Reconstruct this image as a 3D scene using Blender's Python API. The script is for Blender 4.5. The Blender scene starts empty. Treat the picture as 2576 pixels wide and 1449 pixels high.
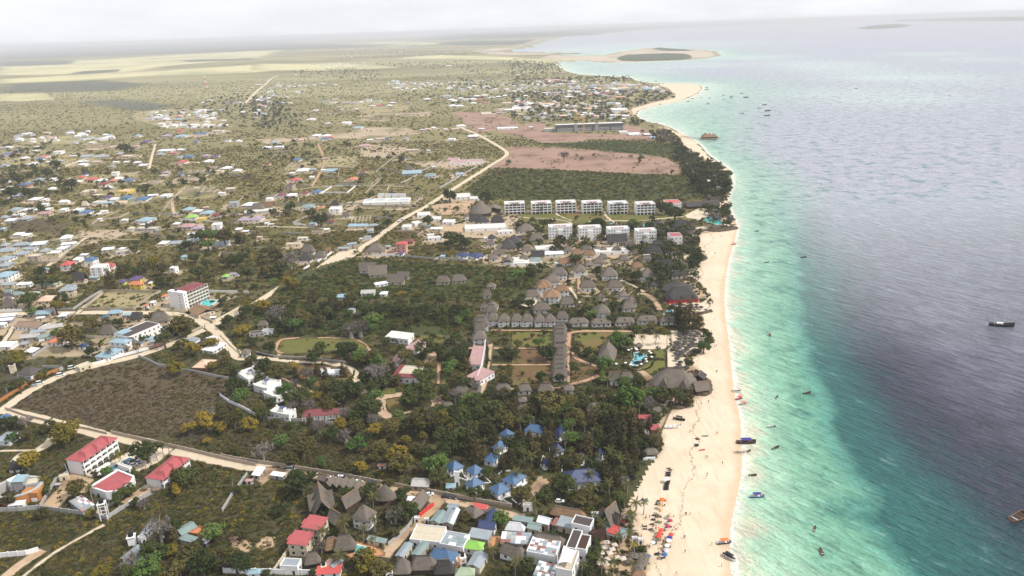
import bpy,bmesh,math,random
import numpy as np
from math import sin,cos,pi,radians,atan2,hypot,sqrt
from mathutils import Vector,Matrix

SC = bpy.context.scene
COL = SC.collection
RND = random.Random(7)
NR = np.random.RandomState(11)

# ------------------------------------------------------------------ camera
CAM_H = 210.0
FOC = 1288/math.tan(radians(35))
PITCH = radians(19.55)
ROLL = radians(1.96)
fwd = Vector((0,cos(PITCH),-sin(PITCH)))
r0 = Vector((1,0,0)); u0 = Vector((0,sin(PITCH),cos(PITCH)))
rgt = r0*cos(ROLL) - u0*sin(ROLL)
upv = r0*sin(ROLL) + u0*cos(ROLL)
cam_d = bpy.data.cameras.new('camera')
cam_d.sensor_width = 36; cam_d.lens = 18/math.tan(radians(35))
cam_d.clip_start = 1; cam_d.clip_end = 200000
cam = bpy.data.objects.new('camera',cam_d); COL.objects.link(cam)
cam.matrix_world = Matrix((( rgt.x,upv.x,-fwd.x,0),(rgt.y,upv.y,-fwd.y,0),(rgt.z,upv.z,-fwd.z,CAM_H),(0,0,0,1)))
SC.camera = cam

# ------------------------------------------------------------------ sky, sun, exposure
SUN_EL,SUN_AZ = radians(50),radians(104)
W = bpy.data.worlds.new('World'); SC.world = W; W.use_nodes = True
nt = W.node_tree; nt.nodes.clear()
def wn(t,**k):
    n = nt.nodes.new(t)
    for a,b in k.items(): setattr(n,a,b)
    return n
sky = wn('ShaderNodeTexSky',sky_type='NISHITA'); sky.sun_disc = False
sky.sun_elevation = SUN_EL; sky.sun_rotation = SUN_AZ; sky.air_density = 1.0; sky.dust_density = 2.0
tc = wn('ShaderNodeTexCoord'); mp = wn('ShaderNodeMapping'); mp.inputs['Scale'].default_value = (2.2,2.2,9)
nz = wn('ShaderNodeTexNoise'); nz.inputs['Scale'].default_value = 2.4; nz.inputs['Detail'].default_value = 7; nz.inputs['Roughness'].default_value = 0.6
rp = wn('ShaderNodeValToRGB'); rp.color_ramp.elements[0].position = 0.35; rp.color_ramp.elements[1].position = 0.7
rp.color_ramp.elements[0].color = (.78,.78,.78,1); rp.color_ramp.elements[1].color = (.97,.97,.97,1)
mx = wn('ShaderNodeMix',data_type='RGBA')
mx.inputs['B'].default_value = (7.8,7.95,8.4,1)
bg = wn('ShaderNodeBackground'); bg.inputs['Strength'].default_value = 0.1
out = wn('ShaderNodeOutputWorld')
L_ = nt.links.new
L_(tc.outputs['Generated'],mp.inputs['Vector']); L_(mp.outputs[0],nz.inputs['Vector']); L_(nz.outputs['Fac'],rp.inputs[0])
L_(rp.outputs[0],mx.inputs['Factor']); L_(sky.outputs[0],mx.inputs['A']); L_(mx.outputs['Result'],bg.inputs[0]); L_(bg.outputs[0],out.inputs[0])
sd_ = bpy.data.lights.new('sun','SUN'); sd_.energy = 3.4; sd_.angle = radians(3); sd_.color = (1,.95,.87)
sun = bpy.data.objects.new('sun',sd_); COL.objects.link(sun)
sdir = Vector((sin(SUN_AZ)*cos(SUN_EL),cos(SUN_AZ)*cos(SUN_EL),sin(SUN_EL)))
sun.rotation_euler = sdir.to_track_quat('Z','Y').to_euler()
SC.view_settings.view_transform = 'Standard'; SC.view_settings.look = 'None'
SC.view_settings.exposure = 0.4; SC.view_settings.gamma = 1; SC.view_settings.use_curve_mapping = False
HAZE_D = 0.000066
SC.render.engine = 'CYCLES'
SC.cycles.max_bounces = 5; SC.cycles.diffuse_bounces = 2; SC.cycles.glossy_bounces = 2; SC.cycles.transmission_bounces = 2
SC.cycles.volume_bounces = 0; SC.cycles.transparent_max_bounces = 8; SC.cycles.caustics_reflective = False; SC.cycles.caustics_refractive = False

# ------------------------------------------------------------------ placing things: photograph point -> ground point
def F(T,x,y): return (T[0]*644 + x/4,T[1]*362.25 + y/4)
def gp(fx,fy,z=0.0):
    d = fwd + rgt*((fx - 1288)/FOC) + upv*((724.5 - fy)/FOC)
    t = (z - CAM_H)/min(d.z,-0.0035)
    return Vector((d.x*t,d.y*t,z))
RM = np.array([rgt,upv,fwd])
def proj(p):
    v = RM @ (np.array(p) - np.array((0,0,CAM_H)))
    return (1288 + FOC*v[0]/v[2],724.5 - FOC*v[1]/v[2],v[2])
def gpt(T,x,y,z=0.0): return gp(*F(T,x,y),z)
def gpoly(pts,z=0.0): return np.array([tuple(gp(a,b,z))[:2] for a,b in pts])
def gpolyT(T,pts): return gpoly([F(T,a,b) for a,b in pts])
def inpoly(P,poly):
    x,y = P[:,0],P[:,1]; r = np.zeros(len(P),bool); n = len(poly)
    for i in range(n):
        x1,y1 = poly[i]; x2,y2 = poly[(i + 1) % n]
        c = ((y1 > y) != (y2 > y))
        with np.errstate(divide='ignore',invalid='ignore'):
            r ^= c & (x < (x2 - x1)*(y - y1)/(y2 - y1 + 1e-12) + x1)
    return r
def dline(P,line,closed=False):
    d = np.full(len(P),1e18); n = len(line)
    for i in range(n if closed else n - 1):
        a = line[i]; b = line[(i + 1) % n]; ab = b - a; L = (ab ** 2).sum() + 1e-9
        t = np.clip(((P - a) @ ab)/L,0,1)
        q = P - (a + t[:,None]*ab)
        d = np.minimum(d,(q ** 2).sum(1))
    return np.sqrt(d)
def sdist(P,poly):
    d = dline(P,poly,True); return np.where(inpoly(P,poly),d,-d)

# ------------------------------------------------------------------ materials
MATS = {}
def lin(c): return tuple((v/255/12.92) if v/255 < .04045 else ((v/255 + .055)/1.055) ** 2.4 for v in c) + (1,)
class NT:
    def __init__(s,name):
        s.m = bpy.data.materials.new(name); s.m.use_nodes = True; s.t = s.m.node_tree; s.t.nodes.clear()
        s.o = s.n('ShaderNodeOutputMaterial'); s.b = s.n('ShaderNodeBsdfPrincipled'); s.l(s.b.outputs[0],s.o.inputs['Surface'])
        s.b.inputs['Roughness'].default_value = .85; s.b.inputs['Specular IOR Level'].default_value = .25
    def n(s,t,**k):
        n = s.t.nodes.new(t)
        for a,b in k.items(): setattr(n,a,b)
        return n
    def l(s,a,b): s.t.links.new(a,b)
    def geo(s): return s.n('ShaderNodeNewGeometry').outputs['Position']
    def obj(s): return s.n('ShaderNodeTexCoord').outputs['Object']
    def noise(s,vec,sc,det=4,ro=.55,st=None):
        if st:
            m = s.n('ShaderNodeMapping'); m.inputs['Scale'].default_value = st; s.l(vec,m.inputs['Vector']); vec = m.outputs[0]
        n = s.n('ShaderNodeTexNoise'); n.inputs['Scale'].default_value = sc; n.inputs['Detail'].default_value = det; n.inputs['Roughness'].default_value = ro
        s.l(vec,n.inputs['Vector']); return n.outputs['Fac']
    def ramp(s,f,st):
        r = s.n('ShaderNodeValToRGB'); e = r.color_ramp.elements
        while len(e) < len(st): e.new(.5)
        for i,(p,c) in enumerate(st): e[i].position = p; e[i].color = c if len(c) == 4 else tuple(c) + (1,)
        s.l(f,r.inputs[0]); return r.outputs[0]
    def mix(s,f,a,b,mode='MIX'):
        m = s.n('ShaderNodeMix',data_type='RGBA',blend_type=mode)
        for v,k in ((f,'Factor'),(a,'A'),(b,'B')):
            if isinstance(v,bpy.types.NodeSocket): s.l(v,m.inputs[k])
            else: m.inputs[k].default_value = v
        return m.outputs['Result']
    def math(s,op,a,b=0.0,c=None):
        m = s.n('ShaderNodeMath',operation=op)
        for i,v in enumerate((a,b) if c is None else (a,b,c)):
            if isinstance(v,bpy.types.NodeSocket): s.l(v,m.inputs[i])
            else: m.inputs[i].default_value = v
        return m.outputs[0]
    def attr(s,n): return s.n('ShaderNodeAttribute',attribute_name=n).outputs['Fac']
    def bump(s,h,d=1.0,st=.5):
        b = s.n('ShaderNodeBump'); b.inputs['Distance'].default_value = d; b.inputs['Strength'].default_value = st
        s.l(h,b.inputs['Height']); s.l(b.outputs[0],s.b.inputs['Normal'])
    def col(s,c):
        if isinstance(c,bpy.types.NodeSocket): s.l(c,s.b.inputs['Base Color'])
        else: s.b.inputs['Base Color'].default_value = c
def plain(name,c,var=.25,sc=1.2,rough=.85,grime=.0,spec=.25):
    if name in MATS: return MATS[name]
    t = NT(name); a = (c[0],c[1],c[2],1); d = tuple(v*(1 - var) for v in c[:3]) + (1,)
    n = t.noise(t.obj(),sc,5,.6); col = t.mix(n,d,tuple(min(1,v*(1 + var*.4)) for v in c[:3]) + (1,))
    if grime:
        g = t.noise(t.obj(),.5,6,.7); gf = t.ramp(g,[(.5,(0,0,0)),(.72,(grime,grime,grime))])
        col = t.mix(gf,col,(.16,.13,.1,1))
    t.col(col); t.b.inputs['Roughness'].default_value = rough; t.b.inputs['Specular IOR Level'].default_value = spec
    MATS[name] = t.m; return t.m
def tin(name,c,rust=.35,rough=.45):
    if name in MATS: return MATS[name]
    t = NT(name); o = t.obj()
    n1 = t.noise(o,.9,3,.5,(1,7,1)); n2 = t.noise(o,.35,6,.7); n3 = t.noise(o,.22,2,.5)
    col = t.mix(n1,tuple(v*.72 for v in c[:3]) + (1,),tuple(min(1,v*1.15) for v in c[:3]) + (1,))
    col = t.mix(t.ramp(n3,[(.4,(0,0,0)),(.62,(.35,.35,.35))]),col,tuple(v*.6 for v in c[:3]) + (1,))
    if rust: col = t.mix(t.ramp(n2,[(.56,(0,0,0)),(.72,(rust,)*3)]),col,(.2,.09,.05,1))
    t.col(col); t.b.inputs['Roughness'].default_value = rough; t.b.inputs['Specular IOR Level'].default_value = .4
    w = t.n('ShaderNodeTexWave'); w.inputs['Scale'].default_value = .9; w.bands_direction = 'X'; t.l(o,w.inputs['Vector'])
    t.bump(w.outputs['Fac'],.08,.6); MATS[name] = t.m; return t.m
def thatch(name,c):
    if name in MATS: return MATS[name]
    t = NT(name); o = t.obj()
    n1 = t.noise(o,3.5,5,.75,(1,1,.35)); n2 = t.noise(o,.35,4,.6)
    col = t.mix(n1,tuple(v*.45 for v in c) + (1,),tuple(v*1.6 for v in c) + (1,))
    col = t.mix(t.ramp(n2,[(.4,(0,0,0)),(.7,(.5,.5,.5))]),col,tuple(v*.55 for v in (c[0],c[1],c[2])) + (1,))
    t.col(col); t.bump(n1,.25,.8); t.b.inputs['Roughness'].default_value = 1; MATS[name] = t.m; return t.m
def leafmat(name,cs,tr=.0):
    """leaf colours vary from clump to clump and from tree to tree"""
    t = NT(name); g = t.geo(); oi = t.n('ShaderNodeObjectInfo').outputs['Random']
    n = t.noise(g,.55,3,.6); f = t.math('MULTIPLY_ADD',oi,.45,t.math('MULTIPLY',n,.8))
    st = [(.25 + .6*i/(len(cs) - 1),c) for i,c in enumerate(cs)]
    t.col(t.ramp(f,st)); t.b.inputs['Roughness'].default_value = .75; t.b.inputs['Specular IOR Level'].default_value = .15
    MATS[name] = t.m; return t.m

# ------------------------------------------------------------------ meshes
class MB:
    def __init__(s): s.v = []; s.f = []; s.mi = []
    def add(s,vs,fs,mi=0):
        o = len(s.v); s.v += [tuple(v) for v in vs]; s.f += [tuple(i + o for i in f) for f in fs]; s.mi += [mi]*len(fs); return s
    def box(s,x0,x1,y0,y1,z0,z1,mi=0):
        return s.add([(x0,y0,z0),(x1,y0,z0),(x1,y1,z0),(x0,y1,z0),(x0,y0,z1),(x1,y0,z1),(x1,y1,z1),(x0,y1,z1)],
                     [(0,3,2,1),(4,5,6,7),(0,1,5,4),(1,2,6,5),(2,3,7,6),(3,0,4,7)],mi)
    def bar(s,a,b,w,h=None,mi=0):
        a = Vector(a); b = Vector(b); h = h or w; d = (b - a).normalized()
        u = d.cross(Vector((0,0,1)))
        if u.length < .01: u = Vector((1,0,0))
        u.normalize(); v = u.cross(d)
        vs = [p + u*(i*w/2) + v*(j*h/2) for p in (a,b) for i,j in ((-1,-1),(1,-1),(1,1),(-1,1))]
        return s.add(vs,[(0,1,2,3),(7,6,5,4),(0,4,5,1),(1,5,6,2),(2,6,7,3),(3,7,4,0)],mi)
    def rings(s,rs,cap0=True,cap1=True,mi=0):
        n = len(rs[0]); o = []
        vs = [p for r in rs for p in r]; fs = []
        for k in range(len(rs) - 1):
            for i in range(n):
                j = (i + 1) % n; fs.append((k*n + i,k*n + j,(k + 1)*n + j,(k + 1)*n + i))
        if cap0: fs.append(tuple(reversed(range(n))))
        if cap1: fs.append(tuple((len(rs) - 1)*n + i for i in range(n)))
        return s.add(vs,fs,mi)
    def cyl(s,c,r,z0,z1,n=10,r1=None,mi=0):
        r1 = r if r1 is None else r1
        return s.rings([[(c[0] + q*cos(2*pi*i/n),c[1] + q*sin(2*pi*i/n),z) for i in range(n)] for q,z in ((r,z0),(max(r1,.01),z1))],mi=mi)
    def tube(s,pts,rad,n=6,mi=0):
        rs = []
        for i,p in enumerate(pts):
            p = Vector(p); a = Vector(pts[max(i - 1,0)]); b = Vector(pts[min(i + 1,len(pts) - 1)]); d = (b - a).normalized()
            u = d.cross(Vector((0,1,.01))).normalized(); v = d.cross(u); r = rad[i] if isinstance(rad,(list,tuple)) else rad
            rs.append([p + u*(r*cos(2*pi*k/n)) + v*(r*sin(2*pi*k/n)) for k in range(n)])
        return s.rings(rs,mi=mi)
    def mesh(s,name,mats):
        me = bpy.data.meshes.new(name); me.from_pydata([tuple(v) for v in s.v],[],s.f)
        for m in (mats if isinstance(mats,(list,tuple)) else [mats]): me.materials.append(m)
        if any(s.mi): me.polygons.foreach_set('material_index',s.mi)
        me.update(); return me
    def build(s,name,mats,parent=None): return place(name,s.mesh(name,mats),parent)
def place(name,me,parent=None,loc=None,rz=0,sc=None):
    o = bpy.data.objects.new(name,me); COL.objects.link(o)
    if parent is not None: o.parent = parent
    if loc is not None: o.location = loc
    if rz: o.rotation_euler = (0,0,rz)
    if sc is not None: o.scale = sc if not isinstance(sc,(int,float)) else (sc,sc,sc)
    return o
def shade(me):
    me.polygons.foreach_set('use_smooth',[True]*len(me.polygons)); return me
def fastmesh(name,verts,faces,mat):
    """verts (N,3), faces (M,k) arrays"""
    me = bpy.data.meshes.new(name); k = faces.shape[1]
    me.vertices.add(len(verts)); me.vertices.foreach_set('co',np.asarray(verts,np.float32).ravel())
    me.loops.add(faces.size); me.loops.foreach_set('vertex_index',faces.astype(np.int32).ravel())
    me.polygons.add(len(faces)); me.polygons.foreach_set('loop_start',np.arange(0,faces.size,k,dtype=np.int32))
    try: me.polygons.foreach_set('loop_total',np.full(len(faces),k,np.int32))
    except Exception: pass
    if mat: me.materials.append(mat)
    me.update(); return me

THINGS = []
def thing(name,cat,loc=(0,0,0),rz=0,group=None,label=None,desc=None,me=None):
    o = bpy.data.objects.new(name,me); COL.objects.link(o); o.location = loc; o.rotation_euler = (0,0,rz)
    o['category'] = cat
    if group: o['group'] = group
    if label: o['label'] = label
    THINGS.append([o,desc,None if label else 1])
    return o
def struct(name,me,label=None):
    o = place(name,me); o['kind'] = 'structure'
    if label: o['label'] = label
    return o
def copy_tree(o,parent=None):
    c = o.copy(); COL.objects.link(c); c.parent = parent
    for ch in o.children: copy_tree(ch,c)
    return c
EXC = []
def clear(x,y,r): EXC.append((x,y,r))
LAND = []
# ------------------------------------------------------------------ the setting: land, beach, sea
C_OUT = [(1825,1449),(1823,1387),(1825,1324),(1835,1274),(1845,1237),(1855,1187),(1856,1137),(1854,1087),(1853,1050),(1840,1000),(1835,962),(1830,900),(1825,850),(1818,800),(1815,750),(1818,712),(1825,662),(1838,620),(1846,592),(1850,577),(1847,560),(1840,547),(1830,517),(1826,502),(1834,487),(1842,462),(1838,440),(1831,422),(1808,408),(1780,388),(1762,364),(1740,350),(1712,335),(1688,321),(1660,312),(1625,306),(1602,294),(1603,284),(1612,276),(1663,262),(1713,255),(1748,240),(1770,222),(1760,213),(1713,210),(1663,211),(1603,205),(1588,195),(1513,191),(1438,186),(1405,168),(1392,158)]
C_FLAT = [(1400,153),(1463,151),(1550,158),(1663,154),(1750,148),(1800,141),(1788,128),(1713,124),(1638,121),(1563,131),(1525,139),(1438,140),(1388,137),(1288,135),(1230,134)]
C_FAR = [(1194,129),(1240,123),(1288,120),(1325,107),(1363,100),(1400,92),(1513,86),(1588,77),(1713,70),(1863,64),(1932,61),(2132,54),(2220,47)]
def jit(poly,amp,seed,step=12,scale=.02):
    r = random.Random(seed); out = []
    for i in range(len(poly) - 1):
        a = poly[i]; b = poly[i + 1]; L = np.linalg.norm(b - a); n = max(1,min(60,int(L/step)))
        nn = np.array([-(b - a)[1],(b - a)[0]])/(L + 1e-9)
        for k in range(n):
            t = k/n; p = a + (b - a)*t
            o = 0 if k == 0 else (r.random() - .5)*2*amp*max(1,np.linalg.norm(p)/900)
            out.append(p + nn*o)
    out.append(poly[-1]); return np.array(out)
def smooth(pts,it=2):
    pts = np.array(pts,float)
    for _ in range(it):
        q = [pts[0]]
        for a,b in zip(pts[:-1],pts[1:]): q += [a*.75 + b*.25,a*.25 + b*.75]
        q.append(pts[-1]); pts = np.array(q)
    return pts
coastA = smooth(gpoly(C_OUT),1)
coast = np.vstack([np.array([[coastA[0][0] - 5,-400.0],[coastA[0][0] - 12,100.0]]),coastA,gpoly(C_FLAT),smooth(gpoly(C_FAR),1)])
land_poly = np.vstack([coast,np.array([[9000.,60000.],[-2000.,75000.],[-70000.,60000.],[-70000.,-400.]])])

def gcol(t):
    """colour of bare and grassy ground, shared by the land and the edges of every patch on it"""
    g = t.geo()
    a = t.noise(g,.004,4,.6); b = t.noise(g,.05,5,.65); c = t.noise(g,.6,3,.7)
    col = t.mix(b,(.034,.031,.013,1),(.10,.085,.036,1))
    col = t.mix(t.ramp(a,[(.42,(0,0,0)),(.62,(1,1,1))]),col,t.mix(b,(.034,.038,.012,1),(.09,.088,.03,1)))
    s = t.noise(g,1,4,.6,(.00035,.0012,1))
    yl = t.mix(b,(.30,.28,.14,1),(.44,.40,.21,1))
    sp = t.n('ShaderNodeSeparateXYZ'); t.l(g,sp.inputs[0])
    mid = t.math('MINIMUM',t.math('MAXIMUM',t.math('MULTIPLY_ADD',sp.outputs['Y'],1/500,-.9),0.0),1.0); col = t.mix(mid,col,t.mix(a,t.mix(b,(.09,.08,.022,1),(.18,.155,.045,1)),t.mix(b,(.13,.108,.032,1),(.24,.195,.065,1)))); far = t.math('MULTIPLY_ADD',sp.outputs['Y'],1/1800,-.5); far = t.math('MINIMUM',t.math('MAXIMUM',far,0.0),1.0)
    yf = t.math('MULTIPLY',far,t.ramp(s,[(.36,(.1,.1,.1)),(.6,(.9,.9,.9))]))  # pale streaks paint sunlit bands into the far ground colour
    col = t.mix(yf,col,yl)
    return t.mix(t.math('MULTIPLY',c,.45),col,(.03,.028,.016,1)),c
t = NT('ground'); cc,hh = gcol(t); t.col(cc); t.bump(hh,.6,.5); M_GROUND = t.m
def fillmesh(name,poly,z,mat):
    from mathutils.geometry import tessellate_polygon
    tris = tessellate_polygon([[Vector((p[0],p[1],0)) for p in poly]])
    return fastmesh(name,np.column_stack([poly,np.full(len(poly),z)]),np.array(tris),mat)
struct('ground',fillmesh('ground',land_poly,0.0,M_GROUND))

def patchmat(name,ca,cb,soft=1.2,nsc=.25,det=(.6),spots=None):
    t = NT(name); base,h = gcol(t); g = t.geo(); sd = t.attr('sd')
    n = t.noise(g,nsc,5,.65); m = t.noise(g,nsc*.35,4,.6); f = t.noise(g,1.6,3,.6)
    col = t.mix(n,ca + (1,),cb + (1,)); col = t.mix(t.math('MULTIPLY',f,.25),col,tuple(v*.5 for v in ca) + (1,))
    if spots: col = t.mix(t.ramp(m,[(.5,(0,0,0)),(.64,(1,1,1))]),col,spots + (1,))
    e = t.math('ADD',sd,t.math('MULTIPLY',t.math('SUBTRACT',m,.5),soft*3))
    e = t.math('MINIMUM',t.math('MAXIMUM',t.math('MULTIPLY_ADD',e,1/soft,.5),0.0),1.0)
    t.col(t.mix(e,base,col)); t.bump(f,.2,.4); MATS[name] = t.m; return t.m
PZ = [0.02]
PATCHES = []
def patch(name,poly,mat,n=44,z=None,margin=0.0,excl=0.0,label=None,zf=None,kind='structure'):
    poly = np.asarray(poly,float)
    lo = poly.min(0) - margin; hi = poly.max(0) + margin; s = max((hi - lo).max()/n,.4)
    nx = int(np.ceil((hi[0] - lo[0])/s)) + 1; ny = int(np.ceil((hi[1] - lo[1])/s)) + 1
    # snap the grid towards the border by keeping boundary cells whole
    xs = lo[0] + np.arange(nx)*s; ys = lo[1] + np.arange(ny)*s
    X,Y = np.meshgrid(xs,ys); P = np.column_stack([X.ravel(),Y.ravel()]); sd = sdist(P,poly)
    ok = sd.reshape(ny,nx) > -margin - s*1.5; q = ok[:-1,:-1] & ok[1:,:-1] & ok[:-1,1:] & ok[1:,1:]
    ii,jj = np.nonzero(q); a = ii*nx + jj
    faces = np.column_stack([a,a + 1,a + nx + 1,a + nx])
    if z is None: PZ[0] += .004; z = PZ[0]
    zz = np.full(len(P),z) if zf is None else zf(P,sd)
    used = np.unique(faces); mp_ = -np.ones(len(P),int); mp_[used] = np.arange(len(used))
    me = fastmesh(name,np.column_stack([P,zz])[used],mp_[faces],mat)
    at = me.attributes.new('sd','FLOAT','POINT'); at.data.foreach_set('value',sd[used].astype(np.float32))
    o = place(name,me); o['kind'] = kind
    if label: o['label'] = label
    if excl: PATCHES.append((poly,excl))
    return o

# beach --------------------------------------------------------------
B_IN = [(1598,1449),(1622,1430),(1630,1400),(1618,1370),(1600,1340),(1590,1312),(1586,1272),(1572,1247),(1578,1212),(1600,1187),(1613,1162),(1652,1150),(1668,1124),(1662,1087),(1648,1069),(1660,1050),(1683,1037),(1723,1022),(1753,1002),(1785,988),(1781,950),(1752,934),(1740,908),(1763,884),(1793,868),(1788,845),(1770,822),(1763,809),(1773,784),(1788,769),(1783,749),(1773,724),(1758,712),(1735,694),(1718,677),(1750,659),(1772,649),(1763,627),(1737,609),(1730,594),(1763,588),(1850,577)]
B_OUT = C_OUT[:20]
beach_poly = np.vstack([smooth(gpoly(B_OUT),1),gpoly(B_IN)[::-1]])
beach_poly = np.vstack([[[beach_poly[0][0] - 12,120.]],beach_poly,[[gp(1598,1449).x - 12,120.]]])
t = NT('beach sand'); base,h = gcol(t); g = t.geo(); sd = t.attr('sw'); si = t.attr('sd')
n = t.noise(g,.18,5,.6); m = t.noise(g,.03,5,.6); f = t.noise(g,1.4,3,.65)
sp = t.n('ShaderNodeSeparateXYZ'); t.l(g,sp.inputs[0])
dry = t.mix(n,(.50,.395,.275,1),(.62,.51,.385,1)); dry = t.mix(t.ramp(m,[(.45,(0,0,0)),(.7,(.75,.75,.75))]),dry,(.64,.53,.41,1))
tr = t.noise(g,.5,4,.6,(1,.12,1))
dry = t.mix(t.ramp(tr,[(.52,(0,0,0)),(.68,(.5,.5,.5))]),dry,(.44,.33,.22,1))
wr = t.noise(g,1.3,4,.7,(1,.5,1))
wl = t.math('ABSOLUTE',t.math('ADD',t.math('SUBTRACT',sd,22.0),t.math('MULTIPLY',t.math('SUBTRACT',t.noise(g,.03,3,.5),.5),26.0)))
wf = t.math('MULTIPLY',t.math('LESS_THAN',wl,.55),t.math('GREATER_THAN',wr,.52))
dry = t.mix(wf,dry,(.25,.17,.1,1))
wet = t.math('MINIMUM',t.math('MAXIMUM',t.math('MULTIPLY_ADD',t.math('ADD',sd,t.math('MULTIPLY',m,6.0)),-1/3.5,1.7),0.0),1.0)
col = t.mix(wet,dry,t.mix(n,(.44,.33,.22,1),(.54,.42,.29,1)))
e = t.math('MINIMUM',t.math('MAXIMUM',t.math('MULTIPLY_ADD',t.math('ADD',si,t.math('MULTIPLY',t.math('SUBTRACT',n,.5),8.0)),.25,.35),0.0),1.0)
e = t.math('MAXIMUM',e,t.math('LESS_THAN',sd,14.0))
t.col(t.mix(e,t.mix(n,(.25,.18,.11,1),(.45,.34,.22,1)),col)); t.bump(f,.25,.5); M_BEACH = t.m
coast_line = coast[:60]
def beachz(P,sd):
    w = np.where(inpoly(P,land_poly),1,-1)*dline(P,coast_line)
    beachz.w = w
    return np.where(w > 0,.03,np.clip(.03 + (w + 1.2)*.14,-.7,.03))
def beach(name,poly,n):
    o = patch(name,poly,M_BEACH,n=n,margin=9,zf=beachz,excl=1.0)
    me = o.data; P = np.zeros(len(me.vertices)*3,np.float32); me.vertices.foreach_get('co',P); P = P.reshape(-1,3)[:,:2]
    w = np.where(inpoly(P,land_poly),1,-1)*dline(P,coast_line)
    me.attributes.new('sw','FLOAT','POINT').data.foreach_set('value',w.astype(np.float32)); return o
beach('beach',beach_poly,210)
beach('beach',np.vstack([gpoly([(1826,502),(1830,517),(1840,547),(1847,560),(1842,566),(1826,556),(1812,530),(1812,505)])]),50)
beach('beach',gpoly([(1838,440),(1831,422),(1808,408),(1780,388),(1762,364),(1740,350),(1712,335),(1688,321),(1676,319),(1688,329),(1709,346),(1718,364),(1735,380),(1752,391),(1776,401),(1806,419),(1824,436)]),90)
beach('beach',gpoly([(1595,290),(1602,294),(1603,284),(1612,276),(1663,262),(1713,255),(1748,240),(1770,222),(1760,213),(1713,210),(1663,211),(1655,214),(1678,221),(1697,236),(1700,245),(1633,261),(1588,275)]),110)
M_FLAT = patchmat('tidal sand',(.38,.31,.23),(.56,.48,.38),25,.008,spots=(.27,.23,.16))
patch('sandbank',gpoly([(1392,160)] + C_FLAT[:7] + [(1788,128),(1713,124),(1638,121),(1563,131),(1525,140),(1438,141),(1388,138),(1360,146)]),M_FLAT,70,z=.25,excl=1.)
patch('sandbank',gpoly([(1190,129),(1240,122),(1288,119),(1325,107),(1363,99),(1400,91),(1396,95),(1360,103),(1330,110),(1300,121),(1262,126),(1240,129),(1288,132),(1400,135),(1420,137),(1288,138),(1230,136)]),M_FLAT,90,z=.3,excl=1.)

# sea ----------------------------------------------------------------
az = np.radians(np.linspace(-50,75,320)); rr = 120*(70000/120) ** (np.linspace(0,1,620))
R,A = np.meshgrid(rr,az,indexing='ij'); P = np.column_stack([(R*np.sin(A)).ravel(),(R*np.cos(A)).ravel()])
land = inpoly(P,land_poly); ds = dline(P,coast)*np.where(land,-1,1)
L1 = gpoly([(2290,1500),(2244,1437),(2182,1362),(2120,1300),(2160,1237),(2094,1150),(2045,1100),(2060,1025),(2032,962),(2007,900),(1992,825),(1982,725),(1975,662),(1945,560),(1932,500),(1930,460),(1888,425),(1813,377),(1788,362),(1810,330),(1800,285),(1850,240)])
L2 = gpoly([(2700,1500),(2576,1362),(2432,1237),(2282,1087),(2257,1050),(2182,925),(2107,800),(2070,700),(2020,620),(1985,560),(1955,480),(1900,420),(1850,390),(1860,340),(1850,290),(1900,240)])
d1 = dline(P,L1); d2 = dline(P,L2)
s1 = np.where(inpoly(P,np.vstack([L1,coast[55:30:-1],coast[:30]])),1,1)
# position across the shelf: 0 at the shore, .5 at the first drop, 1 at the second, beyond that painted sky reflection
def side(P,line):
    """+ on the seaward (right) side"""
    best = np.full(len(P),1e18); sg = np.ones(len(P))
    for i in range(len(line) - 1):
        a = line[i]; b = line[i + 1]; ab = b - a; t_ = np.clip(((P - a) @ ab)/((ab ** 2).sum() + 1e-9),0,1)
        q = P - (a + t_[:,None]*ab); dd = (q ** 2).sum(1); c = ab[0]*q[:,1] - ab[1]*q[:,0]
        m_ = dd < best; best[m_] = dd[m_]; sg[m_] = np.where(c[m_] > 0,-1,1)
    return sg*np.sqrt(best)
e1 = side(P,L1); e2 = side(P,L2); dsc = np.maximum(ds,0)
depth = np.where(e1 < 0,.5*np.clip(dsc/(dsc - e1 + 1e-6),0,1) ** 1.7,np.where(e2 < 0,.5 + .22*np.clip(e1/14,0,1) + .28*np.clip(e1/(e1 - e2 + 1e-6),0,1) ** 2,1 + np.clip(e2/60,0,1)*np.clip((P[:,1] - 250)/520,0,1)*.92))
# northwards past the pale sand, reflected sky is painted in as lavender
dn = np.where(e1 < 0,.42*dsc/(dsc - e1 + 1e-6),.42); sky_sheen = np.clip(e1/(30 + P[:,1]*.05),0,1); nn_ = np.clip((P[:,1] - 420)/500,0,1); depth = depth*(1 - nn_) + dn*nn_
# reefs and sandbars further out
farw = np.clip((P[:,1] - 1500)/700,0,1)
def blob(fx,fy,wx,wy):
    c = np.array(gp(fx,fy))[:2]; a = np.linalg.norm(np.array(gp(fx + wx,fy))[:2] - c); b = np.linalg.norm(np.array(gp(fx,fy - wy))[:2] - c)
    d = (P - c); return np.exp(-((d[:,0]/a) ** 2 + (d[:,1]/b) ** 2) ** 1.2)
shoal = np.zeros(len(P))
for fx,fy,wx,wy in ((2200,240,250,22),(2080,165,180,18),(2240,190,240,20),(2330,136,120,5),(2450,150,130,7),(2150,250,90,10),(1700,165,200,8),(1600,180,120,6),(1500,165,60,5),(1900,145,130,6),(1480,125,140,10),(1650,112,160,8)):
    shoal = np.maximum(shoal,blob(fx,fy,wx,wy))
nearc = np.clip(1 - dsc/450,0,1)
depthf = .36*np.clip(dsc/200,0,1); sky_sheen = nn_*(sky_sheen*(1 - farw) + np.clip(dsc/420,0,1)*farw)
depth = depth*(1 - farw) + depthf*farw
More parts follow.
